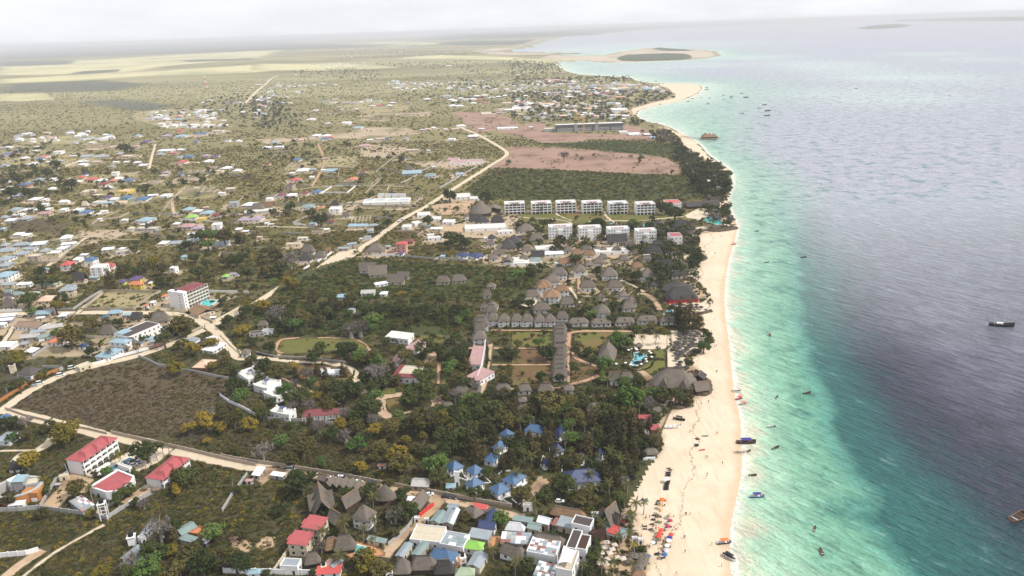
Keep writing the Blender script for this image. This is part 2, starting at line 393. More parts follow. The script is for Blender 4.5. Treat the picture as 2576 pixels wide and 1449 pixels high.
ii,jj = np.meshgrid(np.arange(619),np.arange(319),indexing='ij'); a = (ii*320 + jj).ravel()
keep = (ds.reshape(620,320)[:-1,:-1].ravel() > -np.maximum(25,R[:-1,:-1].ravel()*.03))
a = a[keep]; sea_me = fastmesh('sea',np.column_stack([P,np.full(len(P),-.12)]),np.column_stack([a,a + 1,a + 321,a + 320]),None)
for nm,v in (('depth',depth),('shore',ds),('shoal',shoal),('open',sky_sheen),('north',nn_)):
    sea_me.attributes.new(nm,'FLOAT','POINT').data.foreach_set('value',v.astype(np.float32))
t = NT('sea water'); g = t.geo(); dp = t.attr('depth'); sh = t.attr('shore')
ROTW = radians(50)
def rotv(t,g,ang,sc):
    m = t.n('ShaderNodeMapping',vector_type='POINT'); m.inputs['Rotation'].default_value = (0,0,ang); m.inputs['Scale'].default_value = (1,1,1); t.l(g,m.inputs['Vector'])
    m2 = t.n('ShaderNodeMapping'); m2.inputs['Scale'].default_value = sc; t.l(m.outputs[0],m2.inputs['Vector']); return m2.outputs[0]
v1 = rotv(t,g,ROTW,(.055,.22,1)); v2 = rotv(t,g,ROTW - .2,(.16,.6,1))
w1 = t.noise(v1,1,5,.62); w2 = t.noise(v2,1,4,.6); w3 = t.noise(g,.011,4,.6)
hgt = t.math('ADD',t.math('MULTIPLY',w1,1.0),t.math('MULTIPLY',w2,.42))
big = t.noise(g,.025,5,.68); pat = t.math('MULTIPLY',t.math('SUBTRACT',big,.5),.36)
wob = t.math('MULTIPLY',t.math('SUBTRACT',w1,.5),.16)
dd = t.math('ADD',t.math('ADD',dp,pat),wob)
# pattern of seagrass only off the shore
col = t.ramp(t.math('MULTIPLY',dd,.5),[(.0,(.62,.62,.46)),(.035,(.38,.58,.42)),(.10,(.22,.45,.31)),(.22,(.15,.37,.255)),(.28,(.10,.31,.24)),(.345,(.013,.115,.10)),(.43,(.010,.085,.085)),(.48,(.010,.05,.06)),(.53,(.020,.024,.045)),(.62,(.075,.08,.115)),(.74,(.22,.225,.28)),(.95,(.34,.345,.41))])  # upper lavender stops paint sky reflection into the water colour
col = t.mix(t.math('MULTIPLY',t.attr('north'),.45),col,(.46,.54,.49,1)); sheen_fac = t.math('MULTIPLY',t.math('MINIMUM',t.math('MAXIMUM',t.math('ADD',t.attr('open'),t.math('MULTIPLY',pat,t.math('MULTIPLY',t.attr('open'),t.math('SUBTRACT',1.0,t.attr('open'))))),0.0),1.0),1.0); col = t.mix(sheen_fac,col,(.37,.375,.44,1))  # last mix paints reflected sky over the outer water
sv = t.math('MULTIPLY',t.math('MULTIPLY_ADD',t.noise(rotv(t,g,.2,(.0012,.004,1)),1,5,.6),1.6,-.2),t.attr('shoal')); col = t.mix(t.math('MINIMUM',t.math('MULTIPLY',sv,.95),1.0),col,(.50,.60,.56,1))
gr = t.noise(g,.045,6,.72); gm = t.ramp(gr,[(.50,(0,0,0)),(.66,(.85,.85,.85))])
gz = t.ramp(t.math('MULTIPLY',dp,.5),[(.06,(0,0,0)),(.14,(1,1,1)),(.27,(1,1,1)),(.36,(0,0,0))])
col = t.mix(t.math('MULTIPLY',gm,gz),col,(.035,.17,.14,1))
wave_light = t.ramp(hgt,[(.50,(.72,.72,.72)),(.95,(1.28,1.28,1.28))]); col = t.mix(1.0,col,wave_light,'MULTIPLY')  # bright crests and dark troughs of the waves painted into the colour
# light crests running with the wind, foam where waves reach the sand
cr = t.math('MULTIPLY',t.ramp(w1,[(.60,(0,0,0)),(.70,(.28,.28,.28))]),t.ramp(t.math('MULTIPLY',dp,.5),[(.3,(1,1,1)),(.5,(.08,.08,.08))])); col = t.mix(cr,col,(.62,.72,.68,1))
fo = t.math('ADD',t.math('SUBTRACT',sh,1.6),t.math('MULTIPLY',t.math('SUBTRACT',t.noise(g,.12,5,.7),.5),9.0))
fm = t.ramp(t.math('MULTIPLY_ADD',fo,.05,.5),[(.38,(1,1,1)),(.60,(1,1,1)),(.67,(.35,.35,.35)),(.78,(0,0,0))])
ft = t.ramp(t.noise(g,.7,5,.8),[(.42,(.15,.15,.15)),(.6,(1,1,1))])
col = t.mix(t.math('MULTIPLY',fm,ft),col,(.86,.84,.78,1))
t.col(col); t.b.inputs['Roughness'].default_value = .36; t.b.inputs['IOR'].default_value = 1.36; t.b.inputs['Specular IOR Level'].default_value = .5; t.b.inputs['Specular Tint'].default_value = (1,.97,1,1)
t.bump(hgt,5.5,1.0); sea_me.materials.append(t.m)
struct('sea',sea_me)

# far islands: low wooded humps ---------------------------------------
M_WOOD = plain('far woodland',(.075,.09,.045),.6,.02)
def hump(name,pts,h,seed,n=46,label=None,mat=None,rough=.35):
    poly = gpoly(pts); rs = np.random.RandomState(seed)
    def zf(P,sd):
        m = np.clip(sd/(h*3),0,1); return m ** .5*h*(1 - rough + rough*rs.rand(len(P))) + .4
    return patch(name,poly,mat or M_WOOD,n,zf=zf,label=label)
hump('island',[(1557,146),(1572,140),(1620,138),(1680,136),(1725,137),(1736,142),(1728,149),(1680,152),(1600,154),(1565,153)],9,1,60)
hump('island',[(1643,123),(1660,121),(1700,124),(1735,126),(1735,128),(1690,128),(1650,125)],8,2)
hump('island',[(2168,71),(2200,65),(2260,62),(2285,64),(2250,70),(2200,73)],25,3)
hump('island',[(2245,54),(2400,49),(2576,45),(2750,40),(2750,46),(2576,52),(2400,53)],60,4)
far_h = [((560,95),(900,82),(1288,66),(1500,62),(1288,74),(900,92)),((1100,78),(1288,70),(1600,66),(1900,57),(2100,51),(1900,60),(1700,68),(1500,80),(1380,93),(1288,96),(1150,98)),((0,122),(300,112),(640,100),(900,92),(640,110),(200,124)),((1288,104),(1340,99),(1300,112),(1190,114),(1100,110),(1180,104))]
for i,p in enumerate(far_h): hump('hills',list(p),(90,60,40,14)[i],10 + i,60,rough=.2)

# patches of other ground ----------------------------------------------
M_DIRT = patchmat('pale dirt',(.52,.42,.30),(.66,.56,.43),1.5,.15)
M_YARD = patchmat('tan yard',(.36,.24,.14),(.50,.37,.24),1.5,.12,spots=(.2,.13,.08))
M_PINK = patchmat('cleared field',(.20,.12,.085),(.38,.245,.18),5,.045,spots=(.15,.09,.06))
M_SCR = patchmat('scrub field',(.055,.04,.022),(.12,.085,.05),3,.06,spots=(.07,.06,.025))
M_LAWN = patchmat('lawn',(.07,.085,.018),(.16,.15,.035),1.5,.12,spots=(.15,.10,.035))
M_BRN = patchmat('brown garden',(.10,.055,.025),(.17,.10,.045),1.5,.12,spots=(.12,.10,.03))
M_YEL = patchmat('sunlit grass',(.42,.39,.20),(.62,.56,.30),130,.0022,spots=(.26,.25,.13))  # sunlight through cloud gaps painted as pale yellow ground
M_DRYN = patchmat('dry grass plot',(.22,.19,.09),(.38,.31,.17),9,.035,spots=(.13,.12,.05))
M_PLOT = patchmat('bare plot',(.30,.23,.15),(.46,.36,.25),7,.03,spots=(.15,.13,.06))
M_GRN = patchmat('green scrub floor',(.03,.036,.010),(.075,.08,.022),6,.05)
M_DIM = patchmat('dark scrub plain',(.07,.08,.05),(.12,.12,.08),120,.003)
M_ORD = patchmat('orange dirt',(.42,.20,.09),(.55,.30,.16),2,.1)
def P4(name,mat,T,pts,ex=.9,n=40): return patch(name,gpolyT(T,pts),mat,n,excl=ex)
P4('scrub_field',M_SCR,(0,2),[(70,1215),(250,1100),(500,960),(700,880),(1000,790),(1390,715),(1650,820),(2000,860),(2300,920),(2230,1080),(2190,1200),(2050,1300),(1900,1449),(1080,1449),(700,1375),(250,1265)],0,90)
P4('cleared_field',M_PINK,(2,1),[(-60,30),(100,25),(600,50),(1000,80),(1400,110),(1570,150),(1700,230),(1830,255),(1810,300),(1600,318),(1000,290),(200,250),(-230,240),(-60,120)],.97,90)
P4('building_site_ground',M_PINK,(2,0),[(-160,1260),(0,1250),(300,1230),(420,1340),(1100,1350),(1130,1250),(1240,1270),(1700,1390),(1400,1410),(800,1400),(600,1449),(300,1440),(100,1370),(-150,1330)],.97,60)
for T,pts in (((2,0),[(-600,1130),(-250,1120),(-40,1180),(100,1260),(-100,1300),(-350,1340),(-400,1300)]),((1,0),[(1150,1280),(1500,1285),(1700,1340),(1100,1400),(700,1390),(300,1430),(100,1449),(0,1400),(500,1385),(900,1330)]),((1,1),[(1060,10),(1400,0),(1560,60),(1300,140),(1050,130),(1040,60)]),((1,1),[(1700,170),(2350,190),(1900,270),(1450,180)])):
    P4('dirt_yard',M_PLOT if T[0] < 2 else M_PINK,T,pts,.75)
for T,pts in (((0,1),[(0,20),(200,10),(450,60),(900,90),(1100,130),(700,240),(300,230),(0,200)]),((0,1),[(750,330),(1400,280),(1350,400),(1050,420),(760,400)]),((0,1),[(1000,470),(1350,440),(1500,560),(1300,620),(950,600)]),((0,1),[(0,1000),(700,960),(800,1010),(560,1210),(250,1200),(0,1250)]),((0,1),[(1820,420),(2200,420),(2150,540),(1800,560),(1650,680),(1700,540)]),((1,1),[(350,180),(740,120),(1020,120),(1030,250),(640,240),(300,270)]),((1,0),[(600,1020),(1250,1010),(1600,1080),(1300,1170),(900,1100)]),((0,0),[(1350,1100),(2100,1100),(2300,1260),(1700,1300),(1350,1200)]),((0,0),[(200,1400),(900,1350),(1100,1370),(700,1449),(200,1449)])):
    P4('sandy_plot',M_DRYN,T,pts,.7)
P4('dirt_plot',M_PLOT,(0,2),[(300,690),(480,600),(800,600),(880,690),(700,700)],.9)
P4('dirt_plot',M_DRYN,(0,2),[(860,200),(1050,40),(1600,40),(1350,200)],.5)
P4('burnt_ground',M_SCR,(0,1),[(60,780),(380,750),(700,800),(560,900),(100,870)],.6)
P4('dirt_plot',M_PLOT,(0,1),[(780,870),(1200,860),(1300,900),(1000,1010),(830,1020)],.6)
for pts in ([(0,430),(420,430),(410,595),(0,595)],[(0,620),(300,620),(400,760),(0,765)],[(0,780),(400,780),(400,985),(0,990)]):
    P4('garden',M_BRN if pts[0][1] > 600 else M_LAWN,(2,2),pts,.88)
P4('garden',M_LAWN,(2,2),[(620,500),(700,445),(1180,450),(1200,560),(1050,560),(960,500),(860,600),(820,700),(650,650)],.8)
P4('lawn',M_LAWN,(2,2),[(1400,620),(1550,620),(1555,715),(1440,700)],1)
P4('lawn',M_LAWN,(2,2),[(1400,730),(1550,730),(1540,800),(1430,865),(1300,860),(1250,840)],1)
P4('garden',M_BRN,(2,2),[(575,700),(850,790),(880,880),(700,950),(580,950)],.8)
P4('lawn',M_LAWN,(1,2),[(230,620),(270,530),(500,510),(980,520),(1080,570),(1120,640),(900,620),(530,650),(300,660)],.95)
P4('garden',M_BRN,(1,2),[(250,680),(900,690),(880,750),(550,735),(250,710)],.9)
P4('garden',M_BRN,(1,2),[(400,780),(900,800),(980,900),(900,1000),(650,1000),(400,900)],.75)
P4('lawn',M_LAWN,(1,2),[(1250,1010),(1400,1010),(1400,1070),(1260,1070)],.95)
P4('lawn',M_LAWN,(1,2),[(1310,1130),(1400,1100),(1520,1110),(1510,1230),(1400,1270),(1330,1220)],.95)
P4('lawn',M_LAWN,(1,2),[(1770,780),(1920,780),(1900,970),(1780,960)],.9)
P4('lawn',M_LAWN,(1,2),[(1550,400),(1850,390),(1900,560),(1600,540)],.9)
P4('dirt_yard',M_YARD,(1,2),[(1690,700),(1780,640),(1840,650),(1830,760),(1700,770)],.9)
P4('lawn',M_LAWN,(2,1),[(60,700),(900,700),(1500,690),(1760,700),(1900,760),(1480,800),(1200,790),(600,790),(300,870),(100,760)],.85)
P4('sand_court',M_DIRT,(2,2),[(1215,470),(1610,470),(1620,620),(1560,620),(1230,615)],1)
P4('sand_court',M_DIRT,(2,2),[(1600,430),(1900,420),(1960,520),(1880,610),(1760,680),(1750,800),(1560,800),(1550,620),(1610,600)],1)
P4('sand_court',M_DIRT,(2,2),[(1500,140),(1900,150),(1960,110),(1990,180),(1930,240),(1850,240),(1680,200)],1)
P4('sand_court',M_DIRT,(2,1),[(1740,720),(1800,690),(1870,650),(2000,650),(2020,690),(1950,740),(1880,760),(1760,745)],1)
P4('sand_court',M_DIRT,(2,1),[(1520,1080),(1700,1080),(1760,1050),(1900,1170),(1860,1190),(1760,1250),(1700,1200),(1560,1130)],.9)
P4('sand_court',M_DIRT,(2,1),[(1760,850),(1950,830),(2000,880),(1780,920)],1)
P4('dirt_yard',M_DIRT,(2,2),[(0,20),(220,25),(330,160),(250,190),(120,190),(0,100)],.9)
P4('dirt_yard',M_YARD,(0,3),[(560,600),(700,430),(900,500),(860,620),(760,620),(560,790),(420,740)],.9)
P4('dirt_yard',M_YARD,(0,3),[(620,520),(720,420),(960,480),(890,540),(860,600),(700,590)],1)
P4('paved_deck',M_DIRT,(0,3),[(860,420),(1330,190),(1400,260),(1180,330),(1000,440),(900,470)],1)
P4('sandy_yard',M_DIRT,(0,3),[(1340,100),(1400,90),(1600,150),(1750,170),(1560,330),(1420,400),(1250,370),(1400,260)],1)
P4('paved_deck',M_YARD,(0,3),[(1200,720),(1420,560),(1620,540),(1640,560),(1280,760)],1)
P4('dirt_yard',M_YARD,(0,3),[(880,860),(1000,770),(1040,840),(1000,860)],1)
P4('paved_deck',M_ORD,(1,3),[(800,1060),(1240,1150),(1300,1240),(1050,1290),(960,1270),(820,1180)],1)
P4('sandy_yard',M_YARD,(1,3),[(0,470),(80,360),(420,390),(600,440),(700,445),(1200,520),(1240,570),(1000,540),(700,490),(500,460),(150,460),(60,540)],1)
P4('sandy_yard',M_YARD,(1,3),[(1560,620),(1800,620),(1900,700),(1820,800),(1650,960),(1560,960),(1700,780),(1790,740),(1700,690)],1)
P4('dirt_yard',M_ORD,(1,3),[(1960,1170),(2110,1190),(2100,1290),(1990,1400),(2010,1250)],1)
P4('dirt_yard',M_ORD,(1,3),[(2380,1060),(2480,1060),(2420,1160),(2340,1180)],1)
P4('dirt_yard',M_YARD,(2,3),[(90,750),(190,560),(280,440),(440,400),(440,470),(290,560),(200,680),(130,760)],1)
P4('dirt_yard',M_YARD,(2,2),[(1440,1340),(1580,1260),(1500,1449),(1400,1449)],1)
P4('dirt_yard',M_YARD,(0,3),[(2300,1060),(2400,1050),(2540,1130),(2500,1220),(2350,1180)],.7)
P4('dirt_yard',M_YARD,(1,3),[(0,1060),(220,1060),(180,1160),(60,1200),(0,1160)],.6)
P4('roof_garden_floor',M_YARD,(2,3),[(850,1090),(1130,1100),(1200,1240),(1300,1400),(1180,1420),(850,1370)],.7)
P4('dirt_yard',M_YARD,(1,1),[(1760,620),(2200,560),(2180,700),(1850,720),(1800,680)],.8)
P4('dirt_yard',M_YARD,(1,1),[(1850,830),(2100,820),(2100,890),(1880,880)],.9)
for pts in ([(1170,480),(1240,430),(1290,424),(1690,442),(1745,430),(1825,470),(1825,495),(1720,505),(1640,505),(1300,503),(1200,495)],[(880,650),(1350,680),(1330,745),(1200,760),(700,745),(720,700)],[(1330,362),(1560,354),(1690,362),(1745,395),(1700,398),(1438,370)],[(640,760),(1190,770),(1190,840),(720,845),(640,800)],[(1100,1050),(1300,1020),(1640,1012),(1655,1125),(1560,1280),(1330,1180),(1080,1110)]):
    patch('scrub_floor',gpoly(pts),M_GRN,60)
# far bands of the plain: pale ones are painted sunlight, then dark ones
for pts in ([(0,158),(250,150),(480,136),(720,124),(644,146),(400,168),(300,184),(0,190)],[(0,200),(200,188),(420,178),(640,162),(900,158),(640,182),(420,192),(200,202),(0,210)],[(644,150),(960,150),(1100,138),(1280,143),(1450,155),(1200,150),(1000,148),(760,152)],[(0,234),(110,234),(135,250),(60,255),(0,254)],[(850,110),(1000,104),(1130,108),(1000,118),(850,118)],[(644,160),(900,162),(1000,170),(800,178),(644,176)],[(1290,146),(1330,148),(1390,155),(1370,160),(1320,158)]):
    patch('sunlit_grassland',gpoly(pts),M_YEL,50,excl=.97)
for pts in ([(0,155),(180,152),(170,162),(0,168)],[(200,180),(300,174),(290,182),(160,190)],[(0,212),(250,202),(360,212),(300,228),(0,236)],[(100,122),(640,106),(1000,116),(644,128),(300,140),(0,150),(0,125)],[(205,255),(320,250),(440,268),(360,280),(210,260)],[(450,152),(640,146),(640,150),(480,156)]):
    patch('dark_plain',gpoly(pts),M_DIM,50,excl=.7)
# roads and paths --------------------------------------------------------
ROADS = []
def ribbon(name,pts,w,mat,z=.12,n=2,kerb=0,amp=.25):
    line = smooth(gpoly(pts),n); d = np.gradient(line,axis=0); nn = np.column_stack([-d[:,1],d[:,0]]); nn /= np.linalg.norm(nn,axis=1)[:,None] + 1e-9
    k = len(line); L = np.cumsum(np.r_[0,np.linalg.norm(np.diff(line,axis=0),axis=1)])
    jl = 1 + amp*(NR.rand(k) - .5); jr = 1 + amp*(NR.rand(k) - .5); cols = 5
    V = []; E = []
    for c in range(cols):
        s = c/(cols - 1)*2 - 1; off = (w/2 + 1.2)*s*(jl if s > 0 else jr)
        V.append(np.column_stack([line + nn*off[:,None],np.full(k,z)])); E.append(np.full(k,(1 - abs(s))*(w/2 + 1.2) - 1.2))
    V = np.array(V).transpose(1,0,2).reshape(-1,3); E = np.array(E).T.ravel()
    a = (np.arange(k - 1)[:,None]*cols + np.arange(cols - 1)[None]).ravel()
    me = fastmesh(name,V,np.column_stack([a + 1,a,a + cols,a + cols + 1]),mat)
    me.attributes.new('sd','FLOAT','POINT').data.foreach_set('value',E.astype(np.float32))
    ROADS.append((line,w/2 + .6)); return struct(name,me)
M_ROAD = patchmat('sandy road',(.42,.34,.24),(.68,.58,.44),.8,.35,spots=(.50,.40,.28)); M_PATH = patchmat('red earth path',(.36,.20,.12),(.50,.32,.21),.5,.3)
M_RSAND = patchmat('street sand',(.40,.28,.18),(.54,.41,.28),.8,.2,spots=(.30,.2,.13))
ribbon('road',[(-40,1036),(8,1031),(88,1052),(225,1085),(275,1099),(375,1114),(475,1143),(575,1163),(644,1178),(719,1184),(819,1199)],7.5,M_ROAD)
ribbon('road',[(819,1200),(906,1215),(994,1232),(1094,1252),(1144,1262),(1288,1297),(1320,1300)],4.5,M_RSAND,.124)
ribbon('road',[(2,1034),(62,991),(112,964),(162,941),(225,924),(325,901),(375,887),(450,859),(487,842),(525,824)],7,M_ROAD,.128)
ribbon('road',[(530,826),(500,804),(457,792),(425,788),(325,786),(175,787),(0,791),(-60,793)],7.5,M_ROAD,.132)
ribbon('road',[(525,824),(537,817),(575,797),(612,780),(644,764),(694,729),(756,698),(794,677),(857,657),(894,640),(909,622),(944,602),(969,582),(994,565),(1019,547),(1069,522),(1107,497),(1144,473),(1194,442),(1244,410),(1276,392),(1274,380),(1244,362),(1206,340),(1169,325),(1150,315)],7.5,M_ROAD,.136)
patch('road',gpolyT((1,1),[(760,1130),(830,1090),(1000,1050),(1035,1100),(950,1160),(700,1250),(560,1300),(600,1250)]),M_ROAD,z=.14,excl=1)
patch('road',gpolyT((0,2),[(2060,360),(2150,360),(2200,410),(2220,480),(2130,470),(2070,420)]),M_ROAD,z=.145,excl=1)
ribbon('road',[(527,822),(550,839),(570,867),(595,890),(610,888)],7,M_ROAD,.15)
ribbon('road',[(585,880),(592,900),(610,905),(644,898),(719,907),(781,911),(819,910),(860,920),(881,927),(893,940),(894,955),(900,975),(919,990)],5,M_ROAD,.154)
ribbon('path',[(1012,994),(994,995),(968,996),(955,1010),(957,1028),(966,1042),(994,1051)],7,M_RSAND,.158)
ribbon('path',[(994,1050),(1019,1037),(1060,1032),(1090,1026)],2.2,M_RSAND,.161)
ribbon('path',[(1093,995),(1102,1010),(1098,1025)],7,M_RSAND,.163)
ribbon('path',[(700,900),(704,885),(694,874),(700,860),(712,853),(769,849),(889,852),(914,864),(929,882)],2.6,M_PATH,.166)
ribbon('path',[(700,886),(735,890),(765,885),(785,880),(849,879)],2.2,M_PATH,.168)
ribbon('road',[(1094,1249),(1096,1268),(1082,1286),(1044,1319),(1006,1354),(976,1387),(966,1402)],5,M_RSAND,.17)
ribbon('road',[(140,1092),(130,1102),(117,1122),(87,1137),(50,1143),(40,1160)],5,M_ROAD,.174)
ribbon('path',[(87,1134),(40,1134),(0,1135)],1.6,M_ROAD,.177)
ribbon('path',[(262,1321),(230,1338),(170,1371),(120,1402),(60,1449),(40,1470)],1.6,M_ROAD,.178)
ribbon('road',[(107,1384),(60,1415),(12,1452),(-10,1470)],5,M_RSAND,.18)
ribbon('road',[(612,262),(628,250),(644,230),(669,212),(680,198),(700,190)],11,M_ROAD,.2)
ribbon('road',[(392,362),(383,390),(375,425)],4.5,M_ROAD,.184)
ribbon('path',[(800,592 - 230),(820,408),(802,440),(784,470)],3.5,M_PATH,.186)
ribbon('path',[(0,435),(40,433),(75,430)],9,M_PLOT,.1885); ribbon('road',[(135,430),(180,412),(225,396),(262,388)],7,M_ROAD,.189); ribbon('path',[(262,388),(300,380),(360,370),(400,362)],4,M_ROAD,.1892)
ribbon('path',[(120,670),(150,645),(185,622),(200,610),(215,600)],4,M_ROAD,.1894); ribbon('path',[(200,610),(262,600),(330,604),(400,600),(440,590)],2.5,M_PLOT,.1896); ribbon('path',[(230,560),(300,530),(345,512)],3,M_PLOT,.1898)
ribbon('path',[(0,478),(110,470),(180,458)],4,M_ROAD,.188)
ribbon('path',[(1588,834),(1433,832),(1430,850),(1429,875),(1443,897),(1470,913),(1500,921)],3.2,M_PATH,.19)
ribbon('path',[(1429,878),(1430,920),(1430,962)],1.8,M_PATH,.193)
ribbon('path',[(1288,876),(1363,876)],2.6,M_PATH,.196,0)
ribbon('path',[(1235,918),(1385,918)],1.8,M_PATH,.198,0)
ribbon('path',[(1235,831),(1390,832)],2,M_PATH,.2,0)
ribbon('path',[(1170,876),(1288,876)],2.6,M_PATH,.202,0)
ribbon('path',[(1234,865),(1226,920),(1217,980),(1190,1003),(1164,1010)],3.4,M_RSAND,.204)
ribbon('path',[(1105,912),(1103,966)],2,M_PATH,.206)
ribbon('path',[(710,951),(750,970),(789,988)],1.8,M_PATH,.208); ribbon('path',[(815,1000),(860,1018)],1.8,M_PATH,.21)
ribbon('path',[(1235,979),(1288,978),(1340,977),(1420,975),(1430,970)],1.8,M_PATH,.212)
ribbon('path',[(1430,968),(1470,960),(1505,945)],3,M_PATH,.214)
ribbon('path',[(1445,1000),(1450,1030),(1462,1060)],2,M_PATH,.215); ribbon('path',[(1447,1000),(1500,998),(1560,994)],1.6,M_PATH,.217)
ribbon('path',[(1303,546),(1340,549),(1400,552),(1440,560),(1433,572)],2.2,M_DIRT,.218)
ribbon('path',[(1395,535),(1410,545),(1440,556)],2,M_DIRT,.22); ribbon('path',[(1521,533),(1524,545),(1545,560),(1560,572)],2.5,M_DIRT,.222)
ribbon('path',[(1475,560),(1500,555),(1560,556),(1620,555),(1690,548),(1720,545)],2.2,M_DIRT,.224); ribbon('path',[(1650,532),(1670,540)],2.2,M_DIRT,.226)
ribbon('path',[(1600,741),(1625,738),(1650,760),(1660,780)],4,M_YARD,.228); ribbon('path',[(1433,724),(1446,742),(1458,762)],2,M_DIRT,.23)
ribbon('path',[(1456,700),(1456,740)],2.4,M_PATH,.232); ribbon('path',[(1560,705),(1600,722),(1620,735)],2,M_DIRT,.234)
ribbon('path',[(1405,1300-570),(1440,700),(1420,712)],1.8,M_PATH,.236)
ribbon('path',[(1605,930),(1630,945),(1640,975)],4,M_YARD,.238)
ribbon('path',[(644,571),(720,571),(780,573),(830,576)],3,M_ROAD,.24); ribbon('path',[(745,478),(800,470),(900,466),(1000,468),(1056,474)],2.2,M_ROAD,.242)
ribbon('path',[(1045,391),(1010,372),(985,390)],3,M_RSAND,.244); ribbon('path',[(0,875),(20,845),(35,820)],3,M_ROAD,.246)
ribbon('path',[(440,542),(430,505),(455,480)],4,M_RSAND,.248)
ribbon('path',[(192,790),(218,768),(250,745),(262,728)],3.5,M_ROAD,.25)
# ------------------------------------------------------------------ buildings
WHT = plain('white plaster',(.78,.77,.76),.1,.5,.85,.22); CRM = plain('cream plaster',(.62,.54,.40),.12,.5,.85,.3)
TANW = plain('raw block wall',(.42,.35,.28),.2,.6,.9,.4); GRYW = plain('grey render',(.40,.39,.38),.2,.6,.9,.4)
ORW = plain('orange plaster',(.42,.18,.06),.15,.5); YLW = plain('yellow plaster',(.65,.50,.08),.15,.5); PKW = plain('pink plaster',(.62,.33,.28),.15,.5)
BKW = plain('brick wall',(.30,.13,.09),.3,2.); BLW = plain('pale blue wall',(.36,.52,.62),.12,.5); GNW = plain('lime plaster',(.55,.62,.18),.1,.5)
GLS = plain('dark window glass',(.03,.035,.045),.3,.5,.2,0,.5); WOOD = plain('dark wood',(.08,.05,.035),.3,2)
SLAB = plain('stained roof slab',(.55,.49,.38),.35,.5,.9,.45); DKS = plain('dark roof slab',(.075,.06,.055),.3,.5,.9)
BRS = plain('dark brown deck',(.06,.032,.026),.25,.8); WSL = plain('white roof slab',(.60,.58,.54),.18,.4,.85,.3)
CLOTH = plain('white canvas',(.82,.81,.8),.06,.8)
ROOF = {'wt': tin('white tin',(.74,.75,.77),.1),'gy': tin('grey tin',(.28,.32,.35),.35),'lb': tin('light blue tin',(.27,.39,.46),.25),
        'bl': tin('blue tin',(.065,.135,.25),.15),'nv': tin('navy tin',(.028,.045,.13),.08),'rd': tin('red tin',(.50,.085,.075),.15),
        'pk': tin('pink tin',(.42,.25,.24),.35),'mr': tin('maroon tile roof',(.20,.045,.05),.1,.6),'or': tin('orange tile roof',(.55,.19,.09),.2,.6),
        'gn': tin('grey green tin',(.21,.28,.27),.35),'lg': tin('light green tin',(.25,.50,.09),.1),'pu': tin('purple tin',(.10,.06,.16),.1),
        'lv': tin('mauve tin',(.33,.26,.33),.15),'tn': SLAB,'br': tin('tan tile roof',(.26,.18,.13),.4,.8),'cr': tin('peach tile roof',(.66,.44,.32),.2,.6),
        'dk': tin('charcoal tile roof',(.075,.065,.06),.2,.7),'th': thatch('grey thatch',(.155,.132,.11)),'tb': thatch('brown thatch',(.24,.15,.09)),
        'td': thatch('dark thatch',(.06,.056,.055)),'ru': tin('rusty tin',(.28,.12,.09),.6),'hr': tin('red tile roof',(.38,.085,.09),.25,.6),'ws': WSL,'ds': DKS,'bs': BRS,
        'mx': tin('weathered tin',(.42,.40,.38),.7),'ag': tin('pale green tin',(.36,.45,.30),.2)}
CN = {'wt': 'white','gy': 'grey','lb': 'light blue','bl': 'blue','nv': 'navy','rd': 'red','pk': 'pink','mr': 'maroon','or': 'orange','gn': 'grey green','lg': 'light green',
      'pu': 'purple','lv': 'mauve','tn': 'tan','br': 'tan tiled','cr': 'peach','dk': 'charcoal','th': 'thatch','tb': 'brown thatch','td': 'dark thatch','ru': 'rusty','hr': 'red tiled',
      'ws': 'white slab','ds': 'dark slab','bs': 'brown','mx': 'weathered grey','ag': 'pale green'}
def sring(hx,hy,z,n,ex,cy=0,cx=0):
    r = []
    for i in range(n):
        a = 2*pi*(i + .5)/n; c,s = cos(a),sin(a)
        r.append((cx + hx*math.copysign(abs(c) ** ex,c),cy + hy*math.copysign(abs(s) ** ex,s),z))
    return r
